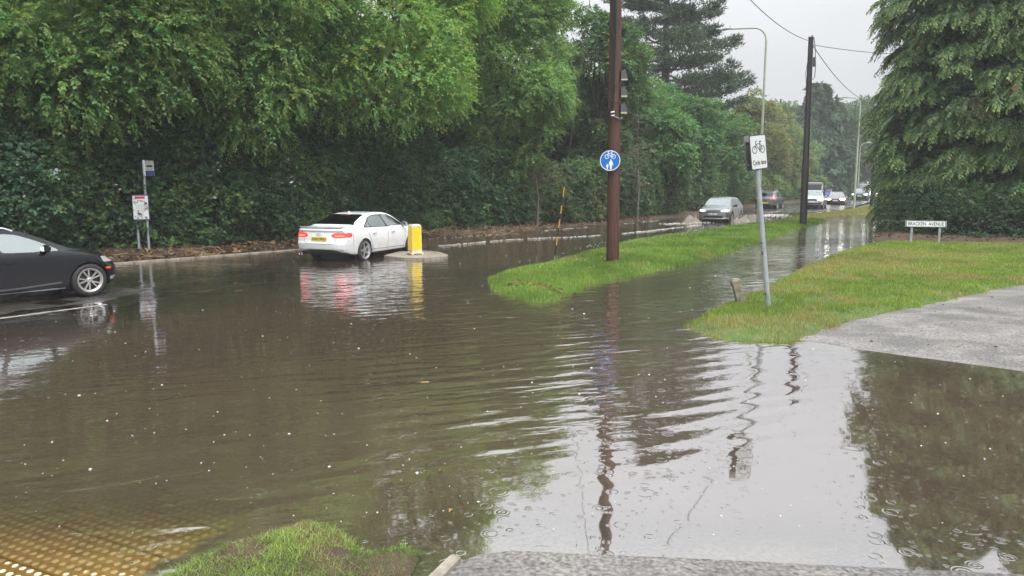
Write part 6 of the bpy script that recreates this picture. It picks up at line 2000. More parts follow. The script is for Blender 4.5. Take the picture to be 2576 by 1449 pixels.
# --- undergrowth: one continuous ivy-grown hedge along the bank, thicker and thinner
def hedge(name, i0, i1, off, hfun, dens, ll, lw, cols, seed, label, cat='hedge', depth=1.3):
    rng = np.random.default_rng(seed)
    P = np.array([bank_pt(i, off(i) if callable(off) else off) for i in np.linspace(i0, i1, 160)])
    Nn = np.array([NL[int(np.clip(i, 0, len(NL) - 1))] for i in np.linspace(i0, i1, 160)])
    dl = np.r_[0, np.cumsum(np.linalg.norm(np.diff(P[:, :2], axis=0), axis=1))]
    Ln = dl[-1]
    n = int(Ln * dens)
    s_ = rng.uniform(0, Ln, n)
    hh = hfun(s_)
    zf = rng.uniform(0, 1, n) ** 0.9
    z = hh * zf
    px = np.interp(s_, dl, P[:, 0]); py = np.interp(s_, dl, P[:, 1])
    nx = np.interp(s_, dl, Nn[:, 0]); ny = np.interp(s_, dl, Nn[:, 1])
    lump = (vnoise(s_, z, 0.9) - 0.5) * 1.5 + (vnoise(s_ + 40, z, 2.4) - 0.5) * 0.7
    prof = -0.35 * np.sin(np.pi * np.clip(zf, 0, 1)) + 1.1 * np.clip(zf - 0.75, 0, 1) ** 1.5 * 4
    inn = rng.uniform(0, 1, n) ** 2 * depth
    o_ = lump * 0.7 + prof + inn
    O = np.stack([px + nx * o_, py + ny * o_, z + 0.28], 1)
    D = nrm(np.stack([-nx, -ny, np.full(n, 0.25)], 1) + rng.normal(size=(n, 3)) * 0.55)
    pick = np.clip(vnoise(s_ + 9, z + 5, 0.55) * 1.4 - 0.2 + rng.normal(size=n) * 0.15, 0, 0.999)
    Vs = []; Cs = []
    m = len(cols)
    for k in range(m):
        sel = (pick * m).astype(int) == k
        if sel.sum() == 0: continue
        v, c = sprays(O[sel], D[sel], rng, 0.34, 7, ll, lw, 0.35, cols[k], 0.3, 0.1, up=0.5, tri=True)
        Vs.append(v); Cs.append(c)
    o = link(name, leaf_mesh(name, np.concatenate(Vs), np.concatenate(Cs)), MT['leaf'])
    setp(o, label, cat, kind='stuff')
    return o
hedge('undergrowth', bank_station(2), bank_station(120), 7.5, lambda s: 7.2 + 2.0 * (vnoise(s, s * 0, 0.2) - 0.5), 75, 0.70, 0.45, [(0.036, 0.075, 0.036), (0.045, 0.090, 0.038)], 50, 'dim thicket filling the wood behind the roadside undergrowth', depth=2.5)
hedge('undergrowth', bank_station(3), bank_station(36), lambda i: np.interp(i, [bank_station(3), bank_station(25), bank_station(31), bank_station(36)], [1.9, 1.75, 1.3, 1.3]), lambda s: 4.2 + 1.2 * (vnoise(s, s * 0, 0.35) - 0.5) + 0.6 * (vnoise(s, s * 0 + 9, 1.3) - 0.5), 520, 0.13, 0.088, [(0.056, 0.130, 0.068), (0.068, 0.150, 0.062), (0.125, 0.215, 0.072), (0.062, 0.134, 0.070)], 51, 'dark ivy-covered undergrowth below the trees on the left')
hedge('undergrowth', bank_station(35), bank_station(70), 1.4, lambda s: 3.4 + 1.4 * (vnoise(s, s * 0, 0.3) - 0.5) + 0.6 * (vnoise(s, s * 0 + 9, 1.3) - 0.5), 330, 0.17, 0.11, [(0.068, 0.140, 0.062), (0.088, 0.172, 0.066), (0.125, 0.158, 0.070), (0.070, 0.145, 0.066)], 52, 'green roadside undergrowth between telegraph pole and grey utility car')
hedge('undergrowth', bank_station(69), bank_station(118), 1.6, lambda s: 3.0 + 1.0 * (vnoise(s, s * 0, 0.3) - 0.5), 150, 0.27, 0.16, [(0.085, 0.15, 0.068), (0.13, 0.15, 0.075), (0.15, 0.25, 0.08)], 53, 'hazy far undergrowth behind the dark grey utility car')

# --- conifers
def fan_sprays(O, D, rng, length, nb, bl, bw, droop, col, tipcol, cvar=0.22):
    """flat drooping sprays: branchlets either side of a hanging axis"""
    n = len(O)
    t = (np.arange(nb) + 0.5) / nb
    L = length * rng.uniform(0.6, 1.3, n)
    pos = O[:, None] + D[:, None] * (L[:, None] * t)[..., None]
    pos[..., 2] -= droop * (L[:, None] * t ** 2)
    tang = np.repeat(D[:, None], nb, 1).copy()
    tang[..., 2] -= 2 * droop * t[None]
    tang = nrm(tang)
    side = nrm(np.cross(D, np.array([0, 0, 1.0])) + rng.normal(size=(n, 3)) * 0.25)
    alt = np.where(np.arange(nb) % 2 == 0, 1, -1)
    w_ = np.sin(np.pi * np.clip(t * 0.85 + 0.15, 0, 1))
    A = tang * 0.75 + side[:, None] * (alt * (0.45 + 0.5 * w_))[None, :, None] + rng.normal(size=(n, nb, 3)) * 0.26
    A[..., 2] -= 0.25
    A = nrm(A)
    Nv = nrm(np.cross(A, np.repeat(side[:, None], nb, 1) * alt[None, :, None]) + np.array([0, 0, 0.9]) + rng.normal(size=(n, nb, 3)) * 0.2)
    sz = rng.uniform(0.7, 1.3, (n, nb)) * (0.6 + 0.7 * w_)[None]
    V = leaf_tris(pos.reshape(-1, 3), A.reshape(-1, 3), Nv.reshape(-1, 3), (bl * sz).ravel(), np.full(n * nb, bw * 1.25) * rng.uniform(0.8, 1.2, n * nb), 0.1)
    br = np.clip(1 + rng.normal(size=(n, 1)) * cvar + rng.normal(size=(n, nb)) * cvar * 0.4, 0.4, 2)
    mixt = np.clip(t * 1.25 - 0.25, 0, 1)[None, :, None] * rng.uniform(0.3, 1.0, (n, 1, 1))
    C = (np.array(col) * (1 - mixt) + np.array(tipcol) * mixt) * br[..., None]
    # a few browned sprays
    brown = rng.random(n) < 0.02
    C[brown] = np.array([0.13, 0.07, 0.03]) * br[brown][..., None]
    return V, np.clip(C, 0.004, 0.6).reshape(-1, 3)

def cypress(name, base, H, rad, ns, seed, label, z0=1.6, col=(0.068, 0.140, 0.050), tip=(0.225, 0.315, 0.092), slen=0.54, bl=0.175, bw=0.056, nb=14, taper=None, tr=0.35):
    rng = np.random.default_rng(seed)
    root = empty(name, base)
    setp(root, label, 'tree')
    if taper is None: taper = [(0, 0.80), (0.10, 0.98), (0.3, 1.0), (0.55, 0.86), (0.8, 0.5), (1, 0.05)]
    # boughs like overlapping roof tiles, each a fan of hanging sprays
    nbg = max(40, ns // 24)
    zf = rng.uniform(0, 1, nbg) ** 1.05; th = rng.uniform(0, 2 * np.pi, nbg)
    zb_ = z0 + zf * (H - z0)
    rb_ = rad * np.interp(zf, *zip(*taper)) * (1 + (vnoise(th * rad * 0.9 + seed, zb_, 0.7) - 0.5) * 0.30) * rng.uniform(0.80, 1.0, nbg)
    Sb = rng.uniform(0.75, 1.35, nbg) * np.clip(rad / 4.0, 0.7, 1.2) * (0.55 + 0.45 * np.clip((1 - zf) * 2, 0, 1))
    db = nrm(np.stack([np.cos(th), np.sin(th), rng.normal(size=nbg) * 0.12], 1) + rng.normal(size=(nbg, 3)) * np.array([0.22, 0.22, 0.0]))
    sb_ = nrm(np.cross(db, np.array([0, 0, 1.0])))
    per = 28
    t_ = rng.uniform(0.0, 1.0, (nbg, per)) ** 0.8; a_ = rng.uniform(-1, 1, (nbg, per))
    ob = np.stack([np.cos(th) * rb_, np.sin(th) * rb_, zb_], 1)
    O = ob[:, None] + db[:, None] * (Sb[:, None] * (t_ - 0.35))[..., None] + sb_[:, None] * (Sb[:, None] * 0.8 * a_ * (1.05 - 0.55 * t_))[..., None]
    O[..., 2] -= Sb[:, None] * (0.42 * t_ ** 2 + 0.22 * a_ ** 2) + rng.uniform(-0.04, 0.10, (nbg, per))
    D = nrm(db[:, None] * 0.8 + sb_[:, None] * (a_ * 0.65)[..., None] + np.array([0, 0, -0.35]) + rng.normal(size=(nbg, per, 3)) * 0.2)
    shade = np.repeat(rng.uniform(0.7, 1.2, nbg), per * nb)
    O = O.reshape(-1, 3); D = D.reshape(-1, 3)
    V, C = fan_sprays(O, D, rng, slen, nb, bl, bw, 0.75, col, tip)
    C = C * shade[:, None]
    link('crown', leaf_mesh('crown', V, C), MT['needle'], root)
    # dense inside
    m = ns // 3
    zf = rng.uniform(0, 1, m); th = rng.uniform(0, 2 * np.pi, m); z = z0 + 0.2 + zf * (H - z0) * 0.96
    r = rad * np.interp(zf, *zip(*taper)) * rng.uniform(0.40, 0.84, m)
    O = np.stack([np.cos(th) * r, np.sin(th) * r, z], 1)
    D = nrm(np.stack([np.cos(th), np.sin(th), np.zeros(m)], 1) + rng.normal(size=(m, 3)) * 0.6)
    V, C = fan_sprays(O, D, rng, slen * 1.2, 8, bl * 1.9, bw * 3.2, 0.5, col, col)
    link('inner_foliage', leaf_mesh('inner_foliage', V, C), MT['needle'], root)
    tb = MB()
    tb.tube([(0, 0, -0.4), (0.1, 0, H * 0.3), (0, 0.1, H * 0.6), (0, 0, H * 0.97)], [tr * 1.2, tr, tr * 0.6, 0.03], 9, False)
    for k in range(26):
        zz_ = z0 + 0.2 + rng.uniform(0, 1) * (H - z0) * 0.8; a = rng.uniform(0, 2 * np.pi); rr = rad * np.interp((zz_ - z0) / (H - z0), *zip(*taper)) * 0.85
        tb.tube([(0, 0, zz_), (math.cos(a) * rr * 0.5, math.sin(a) * rr * 0.5, zz_ + 0.1), (math.cos(a) * rr, math.sin(a) * rr, zz_ - 0.2)], [0.06, 0.045, 0.01], 5, False)
    tb.build('trunk', MT['bark'], root, True)
    return root
cypress('cypress_tree', (21.1, 34.8, 0.1), 17.5, 3.5, 8600, 61, 'drooping cypress nearest the flooded path, left of the name sign', z0=1.2, taper=[(0, 0.85), (0.1, 1.0), (0.4, 1.0), (0.62, 0.97), (0.82, 0.78), (1, 0.08)])
cypress('cypress_tree', (24.4, 32.4, 0.1), 16.5, 4.4, 9500, 62, 'big drooping cypress above the Bracken Avenue name sign', z0=1.5)
cypress('cypress_tree', (30.2, 33.0, 0.1), 16.0, 4.6, 6000, 63, 'drooping cypress at the right edge of the picture', z0=1.5)
cypress('cypress_tree', (23.5, 40.5, 0.1), 13.5, 3.4, 2600, 64, 'cypress behind the first one along the flooded path', z0=1.0, bl=0.26, bw=0.075)
# pointed conifers far down the road
far_taper = [(0, 0.72), (0.12, 1.0), (0.35, 0.86), (0.6, 0.56), (0.85, 0.22), (1, 0.02)]
cypress('conifer_tree', (49.2, 121.5, 0.3), 18.0, 5.4, 2600, 65, 'pointed dark conifer beside the dark telegraph pole', z0=0.8, col=(0.038, 0.085, 0.045), tip=(0.09, 0.16, 0.07), slen=1.2, bl=0.55, bw=0.17, nb=8, taper=far_taper, tr=0.3)
cypress('conifer_tree', (54.2, 127.5, 0.3), 16.2, 4.0, 1800, 66, 'pointed conifer standing close behind another, right of the dark pole', z0=0.8, col=(0.036, 0.08, 0.042), tip=(0.085, 0.15, 0.065), slen=1.2, bl=0.55, bw=0.17, nb=8, taper=far_taper, tr=0.3)

def pine(base, H, seed, label):
    rng = np.random.default_rng(seed)
    root = empty('pine_tree', base)
    setp(root, label, 'tree')
    tb = MB()
    tb.tube([(0, 0, -0.4), (0.15, 0, H * 0.35), (0.05, 0.1, H * 0.7), (0, 0, H)], [0.52, 0.42, 0.28, 0.04], 10, False)
    Os = []; Ds = []
    nb = 78
    for k in range(nb):
        f = (k + rng.uniform(-0.4, 0.4)) / nb
        z = H * (0.34 + 0.64 * f)
        Lb = (8.0 * (1 - f) ** 0.75 + 0.8) * rng.uniform(0.72, 1.1)
        a = k * 2.399 + rng.uniform(-0.3, 0.3)
        d = np.array([math.cos(a), math.sin(a), 0])
        rise = rng.uniform(-0.10, 0.16)
        P = [np.array([0, 0, z]) + d * Lb * t + np.array([0, 0, 1]) * (rise * Lb * t + 0.06 * Lb * (t ** 3) - 0.05 * Lb * math.sin(t * 3.0)) for t in np.linspace(0, 1, 7)]
        tb.tube(P, [0.11 * (1 - f * 0.6) * (1 - t * 0.85) + 0.012 for t in np.linspace(0, 1, 7)], 5, False)
        P = np.array(P)
        nt_ = int(105 * Lb / 8) + 14
        t = rng.uniform(0.28, 1.0, nt_) ** 0.8
        q = np.stack([np.interp(t, np.linspace(0, 1, 7), P[:, j]) for j in range(3)], 1)
        side = np.array([-d[1], d[0], 0])
        lat = rng.normal(size=nt_) * (0.30 + 0.75 * (1 - np.abs(t - 0.65) * 1.4)) * min(1.2, Lb / 6)
        q += side * lat[:, None] + np.array([0, 0, 1]) * (rng.uniform(-0.05, 0.42, nt_))[:, None]
        Os.append(q)
        Ds.append(nrm(d * 0.6 + side * np.sign(lat)[:, None] * 0.35 + np.array([0, 0, 0.55]) + rng.normal(size=(nt_, 3)) * 0.25))
    tb.build('trunk', MT['barkpine'], root, True)
    O = np.concatenate(Os); D = np.concatenate(Ds)
    # needle tufts
    n = len(O); k = 11
    A = nrm(D[:, None] * 0.8 + rng.normal(size=(n, k, 3)) * 0.55 + np.array([0, 0, 0.1]))
    Nv = nrm(rng.normal(size=(n, k, 3)) + np.array([0, 0, 0.8]))
    Pp = np.repeat(O[:, None], k, 1) + rng.normal(size=(n, k, 3)) * 0.12
    V = leaf_tris(Pp.reshape(-1, 3), A.reshape(-1, 3), Nv.reshape(-1, 3), np.full(n * k, 0.46) * rng.uniform(0.7, 1.2, n * k), np.full(n * k, 0.11), 0.05)
    br = np.clip(1 + rng.normal(size=(n, 1)) * 0.28 + rng.normal(size=(n, k)) * 0.15, 0.4, 2)
    C = np.array([0.062, 0.102, 0.056]) * br[..., None]
    link('crown', leaf_mesh('crown', V, np.clip(C, 0, 1).reshape(-1, 3)), MT['needle'], root)
    return root
pine((14.3, 71.5, 0.3), 26.0, 71, 'tall dark pine with layered level branches behind the poles')

# --- hazy trees closing the view at the end of the road
FAR = [(50, 141, 1.3, 'faint hazy tree just right of the pointed conifers'), (66, 146, 1.25, 'faint hazy tree above the far end of the queue'), (73, 158, 1.5, 'tall faint tree at the end of the road'), (84, 152, 1.3, 'faint tree beside the cypress at the end of the road'), (60, 162, 1.45, 'faint tall tree between the conifers and the farther lamp post'), (90, 175, 1.5, 'faintest tree beyond the end of the road'), (98, 160, 1.3, 'faint tree mostly hidden by the cypress')]
for k, (x, y, s_, lab) in enumerate(FAR):
    o = proto.copy(); COL.objects.link(o)
    for ch in proto.children:
        c = ch.copy(); COL.objects.link(c); c.parent = o
    o.location = (x, y, 0.2); o.rotation_euler = (0, 0, k * 1.3 + 0.5); o.scale = (s_, s_, s_ * 0.95)
    o['label'] = lab; o['group'] = 'hazy trees at the end of the road'

# --- laurel hedge below the cypresses
def low_hedge(path, H, dens, seed, label, cols, ll=0.12, lw=0.075):
    rng = np.random.default_rng(seed)
    P = spline(path, 12)
    dl = np.r_[0, np.cumsum(np.linalg.norm(np.diff(P, axis=0), axis=1))]
    T = np.gradient(P, axis=0); T /= np.linalg.norm(T, axis=1)[:, None]
    n = int(dl[-1] * dens)
    s_ = rng.uniform(0, dl[-1], n)
    px = np.interp(s_, dl, P[:, 0]); py = np.interp(s_, dl, P[:, 1])
    tx = np.interp(s_, dl, T[:, 0]); ty = np.interp(s_, dl, T[:, 1])
    ang = rng.uniform(-0.2, np.pi + 0.2, n)
    hh = H * (0.8 + 0.5 * vnoise(s_, s_ * 0, 0.6))
    wv = 0.9 * (0.8 + 0.5 * vnoise(s_, ang * 2, 1.0))
    k = 1 - rng.uniform(0, 1, n) ** 2 * 0.5
    off = np.cos(ang) * wv * k; z = np.clip(np.sin(ang), 0.02, 1) ** 0.7 * hh * k * rng.uniform(0.3, 1, n) ** 0.3
    O = np.stack([px + ty * off, py - tx * off, z + 0.12], 1)
    D = nrm(np.stack([ty * np.cos(ang), -tx * np.cos(ang), np.sin(ang) * 0.7], 1) + rng.normal(size=(n, 3)) * 0.5)
    Vs = []; Cs = []
    pick = (np.clip(vnoise(s_, z, 0.8) * 1.2 - 0.1, 0, 0.99) * len(cols)).astype(int)
    for j, cl in enumerate(cols):
        m = pick == j
        v, c = sprays(O[m], D[m], rng, 0.36, 7, ll, lw, 0.3, cl, 0.28, 0.1, up=0.5, tri=True)
        Vs.append(v); Cs.append(c)
    o = link('undergrowth', leaf_mesh('undergrowth', np.concatenate(Vs), np.concatenate(Cs)), MT['leaf'])
    setp(o, label, 'hedge', kind='stuff')
low_hedge([(19.6, 37.5), (18.0, 33.6), (18.4, 31.2), (20.8, 29.8), (25, 29.9), (32, 31.5)], 2.0, 330, 81, 'dark evergreen undergrowth behind the street name sign', [(0.038, 0.086, 0.046), (0.050, 0.104, 0.048), (0.070, 0.125, 0.050)])
# ---------------------------------------------------------------- grass, litter, splashes
def blades(poly, zf, dens, h0, h1, wd, colf, seed, lean=0.5, keep=None, fine=False):
    """single grass blades scattered over a polygon; density falls with distance"""
    rng = np.random.default_rng(seed)
    P = np.array(poly)
    x0, y0 = P.min(0); x1, y1 = P.max(0)
    n = int((x1 - x0) * (y1 - y0) * dens)
    x = rng.uniform(x0, x1, n); y = rng.uniform(y0, y1, n)
    d = np.hypot(x, y)
    m = pip(x, y, poly) & (rng.random(n) < np.clip((16.0 / d) ** 1.3, 0.06, 1))
    x, y, d = x[m], y[m], d[m]
    z = zf(x, y)
    ok = z > -0.03
    if keep is not None: ok &= keep(x, y, rng)
    x, y, z, d = x[ok], y[ok], z[ok], d[ok]
    n = len(x)
    clump = vnoise(x, y, 3.0)
    h = rng.uniform(h0, h1, n) * (0.55 + 0.9 * clump)
    w_ = wd * rng.uniform(0.7, 1.3, n) * np.clip(d / 14.0, 0.55, 3.0)
    a = rng.uniform(0, 2 * np.pi, n); la = rng.uniform(0, 2 * np.pi, n)
    lx = np.cos(la) * lean * h * rng.uniform(0.2, 1.2, n); ly = np.sin(la) * lean * h * rng.uniform(0.2, 1.2, n)
    B = np.stack([x, y, z - 0.012], 1)
    s = np.stack([np.cos(a) * w_ / 2, np.sin(a) * w_ / 2, np.zeros(n)], 1)
    C = colf(x, y, rng, n)
    if not fine:
        tip = B + np.stack([lx, ly, h], 1)
        V = np.stack([B - s, B + s, tip], 1).reshape(-1, 3)
        return mesh_np('grass', V, Ft=np.arange(n * 3).reshape(n, 3), attrs={'col': np.repeat(np.clip(C, 0.01, 0.7), 3, 0)})
    mid = B + np.stack([lx * 0.35, ly * 0.35, h * 0.6], 1)
    tip = B + np.stack([lx, ly, h], 1)
    V = np.stack([B - s, B + s, mid + s * 0.7, mid - s * 0.7, tip], 1).reshape(-1, 3)
    k = np.arange(n) * 5
    Q = np.stack([k, k + 1, k + 2, k + 3], 1)
    T = np.stack([k + 3, k + 2, k + 4], 1)
    return mesh_np('grass', V, Fq=Q, Ft=T, attrs={'col': np.repeat(np.clip(C, 0.01, 0.7), 5, 0)})

def gcol(lo, hi, dry, dryamt, sc=0.8):
    def f(x, y, rng, n):
        t = np.clip(vnoise(x, y, sc) * 0.9 + vnoise(x, y, sc * 4) * 0.5 - 0.2 + rng.normal(size=n) * 0.18, 0, 1)[:, None]
        c = np.array(lo) * (1 - t) + np.array(hi) * t
        dd = np.clip((vnoise(x + 31, y + 17, sc * 0.9) * 0.65 + vnoise(x + 3, y + 9, sc * 3.1) * 0.35 - (1 - dryamt)) * 5, 0, 1)
        dd = (dd * rng.uniform(0.3, 1.0, n))[:, None]
        c = c * (1 - dd) + np.array(dry) * dd
        return c * rng.uniform(0.62, 1.3, (n, 1))
    return f
def grass(poly, zf, dens, h0, h1, wd, colf, seed, label, **k):
    o = link('grass', blades(poly, zf, dens, h0, h1, wd, colf, seed, **k), MT['grassblade'])
    setp(o, label, 'grass', kind='stuff')
G_LO, G_HI, G_DRY = (0.105, 0.185, 0.034), (0.245, 0.375, 0.075), (0.38, 0.30, 0.14)
grass(VERGE, verge_z, 2250, 0.05, 0.12, 0.012, gcol(G_LO, G_HI, G_DRY, 0.33), 91, 'bright green grass on the verge between road and path')
grass(VERGE2, verge2_z, 1400, 0.06, 0.14, 0.012, gcol((0.16, 0.21, 0.04), (0.27, 0.31, 0.07), (0.36, 0.27, 0.12), 0.6, 0.4), 92, 'yellowish grass on the second verge')
grass(LAWN, lawn_z, 1750, 0.035, 0.085, 0.0125, gcol((0.150, 0.225, 0.042), (0.270, 0.365, 0.075), G_DRY, 0.50), 93, 'patchy green and straw lawn around the cycle lane sign')
grass(PATCH, grass_z, 15000, 0.012, 0.050, 0.0070, gcol((0.10, 0.175, 0.038), (0.32, 0.45, 0.11), (0.34, 0.29, 0.14), 0.52, 3.0), 94, 'tuft of lush grass at the bottom edge', lean=1.3, fine=True, keep=lambda x, y, rng: (vnoise(x, y, 6.0) * 0.6 + vnoise(x, y, 16.0) * 0.4 + rng.normal(size=len(x)) * 0.07) > 0.36 - 0.10 * (y < 4.22))

# fallen leaves: flat curled quads
def scatter_leaves(name, pts, size, cols, seed, label, mat='litter', tilt=0.5):
    rng = np.random.default_rng(seed)
    n = len(pts)
    A = nrm(np.stack([rng.normal(size=n), rng.normal(size=n), rng.normal(size=n) * 0.25 * tilt], 1))
    Nv = nrm(np.stack([rng.normal(size=n) * tilt, rng.normal(size=n) * tilt, np.ones(n)], 1))
    sz = size * rng.uniform(0.5, 1.4, n)
    V = leaf_quads(np.array(pts), A, Nv, sz, sz * rng.uniform(0.35, 0.7, n), 0.3)
    C = np.array(cols)[rng.integers(0, len(cols), n)] * rng.uniform(0.6, 1.3, (n, 1))
    o = link(name, leaf_mesh(name, V, C), MT[mat])
    setp(o, label, 'leaves', kind='stuff')
rng = np.random.default_rng(95)
pts = []
for k in range(5200):
    i = rng.uniform(bank_station(6), bank_station(47)); off = rng.uniform(0.12, 2.6) ** 1.0
    p = bank_pt(i, off)
    base = np.interp(off, [0, .25, .7, 1.4, 2.4], [0.0, 0.02, 0.07, 0.16, 0.28])
    pts.append((p[0], p[1], base + 0.03 + rng.uniform(0, 0.03)))
LIT = [(0.16, 0.085, 0.04), (0.22, 0.13, 0.06), (0.09, 0.045, 0.025), (0.28, 0.19, 0.10), (0.05, 0.03, 0.02)]
scatter_leaves('fallen_leaves', pts, 0.15, LIT, 96, 'brown fallen leaves along the foot of the undergrowth')
pts = []
x = rng.uniform(14, 34, 2600); y = rng.uniform(26.5, 34, 2600)
z = bedr_z(x, y)
pts = np.stack([x, y, z + 0.01], 1)[z > 0]
scatter_leaves('fallen_leaves', pts, 0.14, [(0.11, 0.05, 0.03), (0.16, 0.08, 0.045), (0.06, 0.03, 0.02)], 97, 'reddish brown litter below the cypresses')
# scattered leaves on the near asphalt, lawn and water
pts = []
for k in range(60):
    x = rng.uniform(4.8, 11); y = rng.uniform(9.5, 15)
    z = float(side_z(np.array([x]), np.array([y]))[0])
    if z > 0: pts.append((x, y, z + 0.006))
for (x, y) in [(-0.55, 5.6), (-0.42, 4.9), (-0.9, 7.2), (1.8, 8.0), (-2.2, 9.4), (-3.6, 8.1), (0.4, 10.2), (-1.6, 6.6)]: pts.append((x, y, 0.004))
scatter_leaves('fallen_leaves', pts, 0.05, [(0.20, 0.10, 0.04), (0.32, 0.22, 0.07), (0.10, 0.05, 0.03)], 98, 'few small dead leaves on wet asphalt and water', tilt=0.25)
pts = []
for k in range(170):
    t = rng.uniform(0, 1)
    x = 0.02 + t * 1.0 + rng.normal() * 0.16; y = 16.2 - t * 1.35 + rng.normal() * 0.16
    pts.append((x, y, float(verge_z(np.array([x]), np.array([y]))[0]) + 0.04))
scatter_leaves('fallen_leaves', pts, 0.09, [(0.24, 0.14, 0.06), (0.34, 0.24, 0.12), (0.13, 0.07, 0.03)], 99, 'line of dead leaves on the tip of the verge')
# clover flowers on the verge
def flower_heads(n, seed):
    rng = np.random.default_rng(seed); mb = MB()
    for k in range(n):
        t = rng.uniform(0, 1)
        x = 2.2 + t * 8 + rng.normal() * 0.3; y = 24.0 + t * 11.8 + rng.normal() * 0.4 - 0.3
        if k % 3 == 0: x, y = rng.uniform(0.5, 7), rng.uniform(15, 26)
        if not pip(np.array([x]), np.array([y]), VERGE)[0]: continue
        z = 0.10 + rng.uniform(0.06, 0.12)
        mb.sphere((x, y, z), rng.uniform(0.009, 0.016), 5, 3)
    o = mb.build('clover_flowers', MT['signwhite']); setp(o, 'small white clover heads dotted over the verge', 'flowers', kind='stuff')
flower_heads(200, 100)

# dead sticks and straw heaped at the foot of the hedge
def sticks(name, cx, cy_, z, n, spread, ln_, col, seed, label, up=0.5):
    rng = np.random.default_rng(seed); mb = MB()
    for k in range(n):
        p = np.array([cx + rng.normal() * spread[0], cy_ + rng.normal() * spread[1], z + abs(rng.normal()) * 0.06])
        d = rand_dirs(1, rng)[0]; d[2] = abs(d[2]) * up; L_ = ln_ * rng.uniform(0.4, 1.3)
        q_ = p + d * L_ * 0.5 + rng.normal(size=3) * 0.06; e = q_ + d * L_ * 0.5 + np.array([0, 0, -0.12 * L_])
        mb.tube([p, q_, e], [0.014, 0.011, 0.005], 4, False)
    o = mb.build(name, simple(name, col, 0.8, noise=0.4, nscale=3)); setp(o, label, 'twigs', kind='stuff')
sticks('dead_twigs', -1.9, 31.6, 0.10, 130, (1.3, 0.8), 0.9, (0.20, 0.145, 0.085), 101, 'pale dead bracken and twigs heaped at the water edge')
sticks('dead_twigs', 0.6, 34.4, 0.10, 80, (1.0, 0.7), 0.8, (0.17, 0.12, 0.07), 102, 'second heap of dead twigs behind the stay wire')
sticks('dead_twigs', -6.9, 27.3, 0.12, 50, (1.0, 0.7), 0.7, (0.19, 0.14, 0.08), 103, 'dead twigs on the bank left of the white saloon')
sticks('dead_twigs', -10.2, 22.3, 0.12, 50, (0.8, 0.7), 0.5, (0.25, 0.17, 0.08), 104, 'straw and twigs above the kerb in front of the black car')

# bare dead tree in front of the ivy
def dead_tree(base, H, seed, label, col):
    rng = np.random.default_rng(seed); root = empty('dead_tree', base); setp(root, label, 'tree')
    m = simple('dead_wood', col, 0.8, noise=0.3, nscale=4)
    MB().tube([(0, 0, -0.2), (0.06, 0, H * 0.3), (-0.12, 0.1, H * 0.6), (-0.05, 0.1, H)], [0.065, 0.05, 0.038, 0.02], 8, False).build('trunk', m, root, True)
    tb = MB()
    for k in range(60):
        z = H * rng.uniform(0.3, 1.0); a = rng.uniform(0, 2 * np.pi); L_ = rng.uniform(0.5, 1.5)
        d = np.array([math.cos(a), math.sin(a) * 0.6, rng.uniform(-0.4, 0.6)])
        p = np.array([-0.08, 0.05, z]); q_ = p + d * L_ * 0.5; e = q_ + d * L_ * 0.5 + np.array([0, 0, -0.3 * L_])
        tb.tube([p, q_, e], [0.018, 0.012, 0.004], 4, False)
        for j in range(2):
            f = q_ + rng.normal(size=3) * 0.35; tb.tube([q_, f], [0.008, 0.003], 3, False)
    tb.build('branches', m, root)['kind'] = 'stuff'
dead_tree((1.25, 37.0, 0.25), 4.4, 105, 'bare pale dead tree left of the round blue sign', (0.12, 0.095, 0.075))
dead_tree((7.5, 44.4, 0.25), 6.0, 106, 'bare grey dead tree right of the brown telegraph pole', (0.12, 0.105, 0.085))

# foam drifting in lines on the flood, spray thrown up by the grey car
MT['foam'] = simple('foam', (0.45, 0.43, 0.39), 0.5)
def foam_line(pts, n, wd, seed, label, r=0.02):
    rng = np.random.default_rng(seed); P = spline(pts, 10)
    dl = np.r_[0, np.cumsum(np.linalg.norm(np.diff(P, axis=0), axis=1))]
    mb = MB()
    for k in range(n):
        s_ = rng.uniform(0, dl[-1])
        if vnoise(s_, 3.0 + seed, 0.8) < 0.30: continue
        x = np.interp(s_, dl, P[:, 0]) + rng.normal() * wd; y = np.interp(s_, dl, P[:, 1]) + rng.normal() * wd
        rr = r * rng.uniform(0.5, 1.6)
        mb.sphere((x, y, 0.002), rr, 6, 4, (1.6, 1.0, 0.35))
    o = mb.build('foam', MT['foam'], None, True); setp(o, label, 'foam', kind='stuff')
foam_line([(-2.6, 27.0), (0.2, 30.2), (3.0, 31.8), (5.6, 34.4), (8.8, 38.6), (10.6, 41.2)], 520, 0.07, 111, 'line of pale foam drifting along the flooded road', 0.024)
foam_line([(-3.6, 30.3), (0, 34), (4.6, 39.6), (9.2, 46)], 150, 0.10, 112, 'broken foam along the far flooded kerb', 0.022)

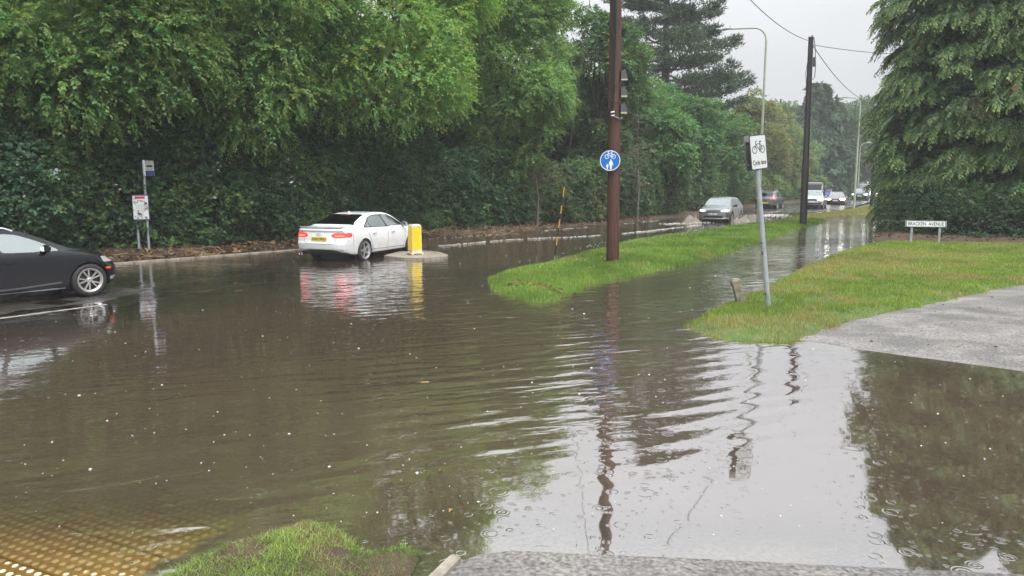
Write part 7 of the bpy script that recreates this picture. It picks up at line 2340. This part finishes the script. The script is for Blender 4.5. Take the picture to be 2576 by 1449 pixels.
def splash_mat():
    m, t, p = newmat('muddy_spray')
    p.inputs['Base Color'].default_value = (0.40, 0.345, 0.29, 1)
    p.inputs['Alpha'].default_value = 0.6
    p.inputs['Roughness'].default_value = 0.25
    p.inputs['Specular IOR Level'].default_value = 0.6
    return m
MT['splash'] = splash_mat()
def splash(cx, cy_, dirx, diry, L_, H, seed, label, n=420):
    """sheet of churned water: a lumpy crest with drops flung out of it"""
    rng = np.random.default_rng(seed); mb = MB()
    nx, ny = 30, 9
    d = np.array([dirx, diry]); nn = np.array([-diry, dirx])
    V = []
    for i in range(nx):
        t = i / (nx - 1)
        for j in range(ny):
            s_ = j / (ny - 1) - 0.5
            h = H * math.sin(math.pi * t) ** 0.6 * math.exp(-(s_ * 3.4) ** 2) * (0.35 + 1.1 * vnoise(t * 9 + seed, s_ * 5, 1.0)) - 0.02
            p = d * (t - 0.5) * L_ + nn * (s_ * 0.75 + 0.12 * math.sin(t * 9))
            V.append((cx + p[0], cy_ + p[1], h))
    Fs = [(i * ny + j, (i + 1) * ny + j, (i + 1) * ny + j + 1, i * ny + j + 1) for i in range(nx - 1) for j in range(ny - 1)]
    mb.add(V, Fs)
    for k in range(n):
        t = rng.uniform(0, 1); s_ = rng.normal() * 0.28
        p = d * (t - 0.5) * L_ * 1.1 + nn * s_
        z = abs(rng.normal()) * H * 0.75 * math.sin(math.pi * t) ** 0.5
        mb.sphere((cx + p[0], cy_ + p[1], z), rng.uniform(0.006, 0.028), 5, 4)
    o = mb.build('splash', MT['splash'], None, True); setp(o, label, 'splash', kind='stuff')
splash(10.75, 43.95, 0.60, 0.80, 1.9, 0.42, 121, 'muddy bow wave on the far side of the grey car')
splash(13.75, 44.3, 0.55, 0.83, 2.6, 0.36, 122, 'muddy spray beside the front wheel of the grey car')
splash(15.3, 47.2, 0.55, 0.83, 2.2, 0.22, 123, 'muddy wash behind the rear wheel of the grey car', 300)
foam_line([(13.2, 45.2), (15.0, 48.0), (17.0, 51.0), (20, 55.5)], 700, 0.6, 113, 'foaming wake left by the grey car', 0.032)
foam_line([(8.6, 41.6), (10.2, 43.0), (11.6, 44.0)], 200, 0.3, 114, 'foam pushed ahead of the grey car', 0.028)

# drops rebounding from the water: bead and tiny crown
def rain_drops(n, seed):
    rng = np.random.default_rng(seed); mb = MB()
    d = 4.3 + rng.random(n * 3) ** 1.4 * 20; a = rng.uniform(-0.62, 0.62, n * 3)
    x, y = d * np.sin(a), d * np.cos(a)
    ok = (y > 4.5) & ~pip(x, y, VERGE) & ~pip(x, y, LAWN) & ~pip(x, y, PATCH) & (under_z(x, y) < -0.01)
    for x_, y_, d_ in list(zip(x[ok], y[ok], d[ok]))[:n]:
        r = 0.0024 * math.exp(rng.normal() * 0.5) * (1 + d_ * 0.035)
        mb.sphere((x_, y_, r * 0.2), r, 6, 4, (1.5, 1.5, 0.75))
    o = mb.build('rain_splashes', simple('splash_bead', (0.42, 0.41, 0.39), 0.06, spec=1.0, coat=1.0), None, True); setp(o, 'tiny white drops rebounding all over the flood', 'raindrops', kind='stuff')
rain_drops(900, 131)
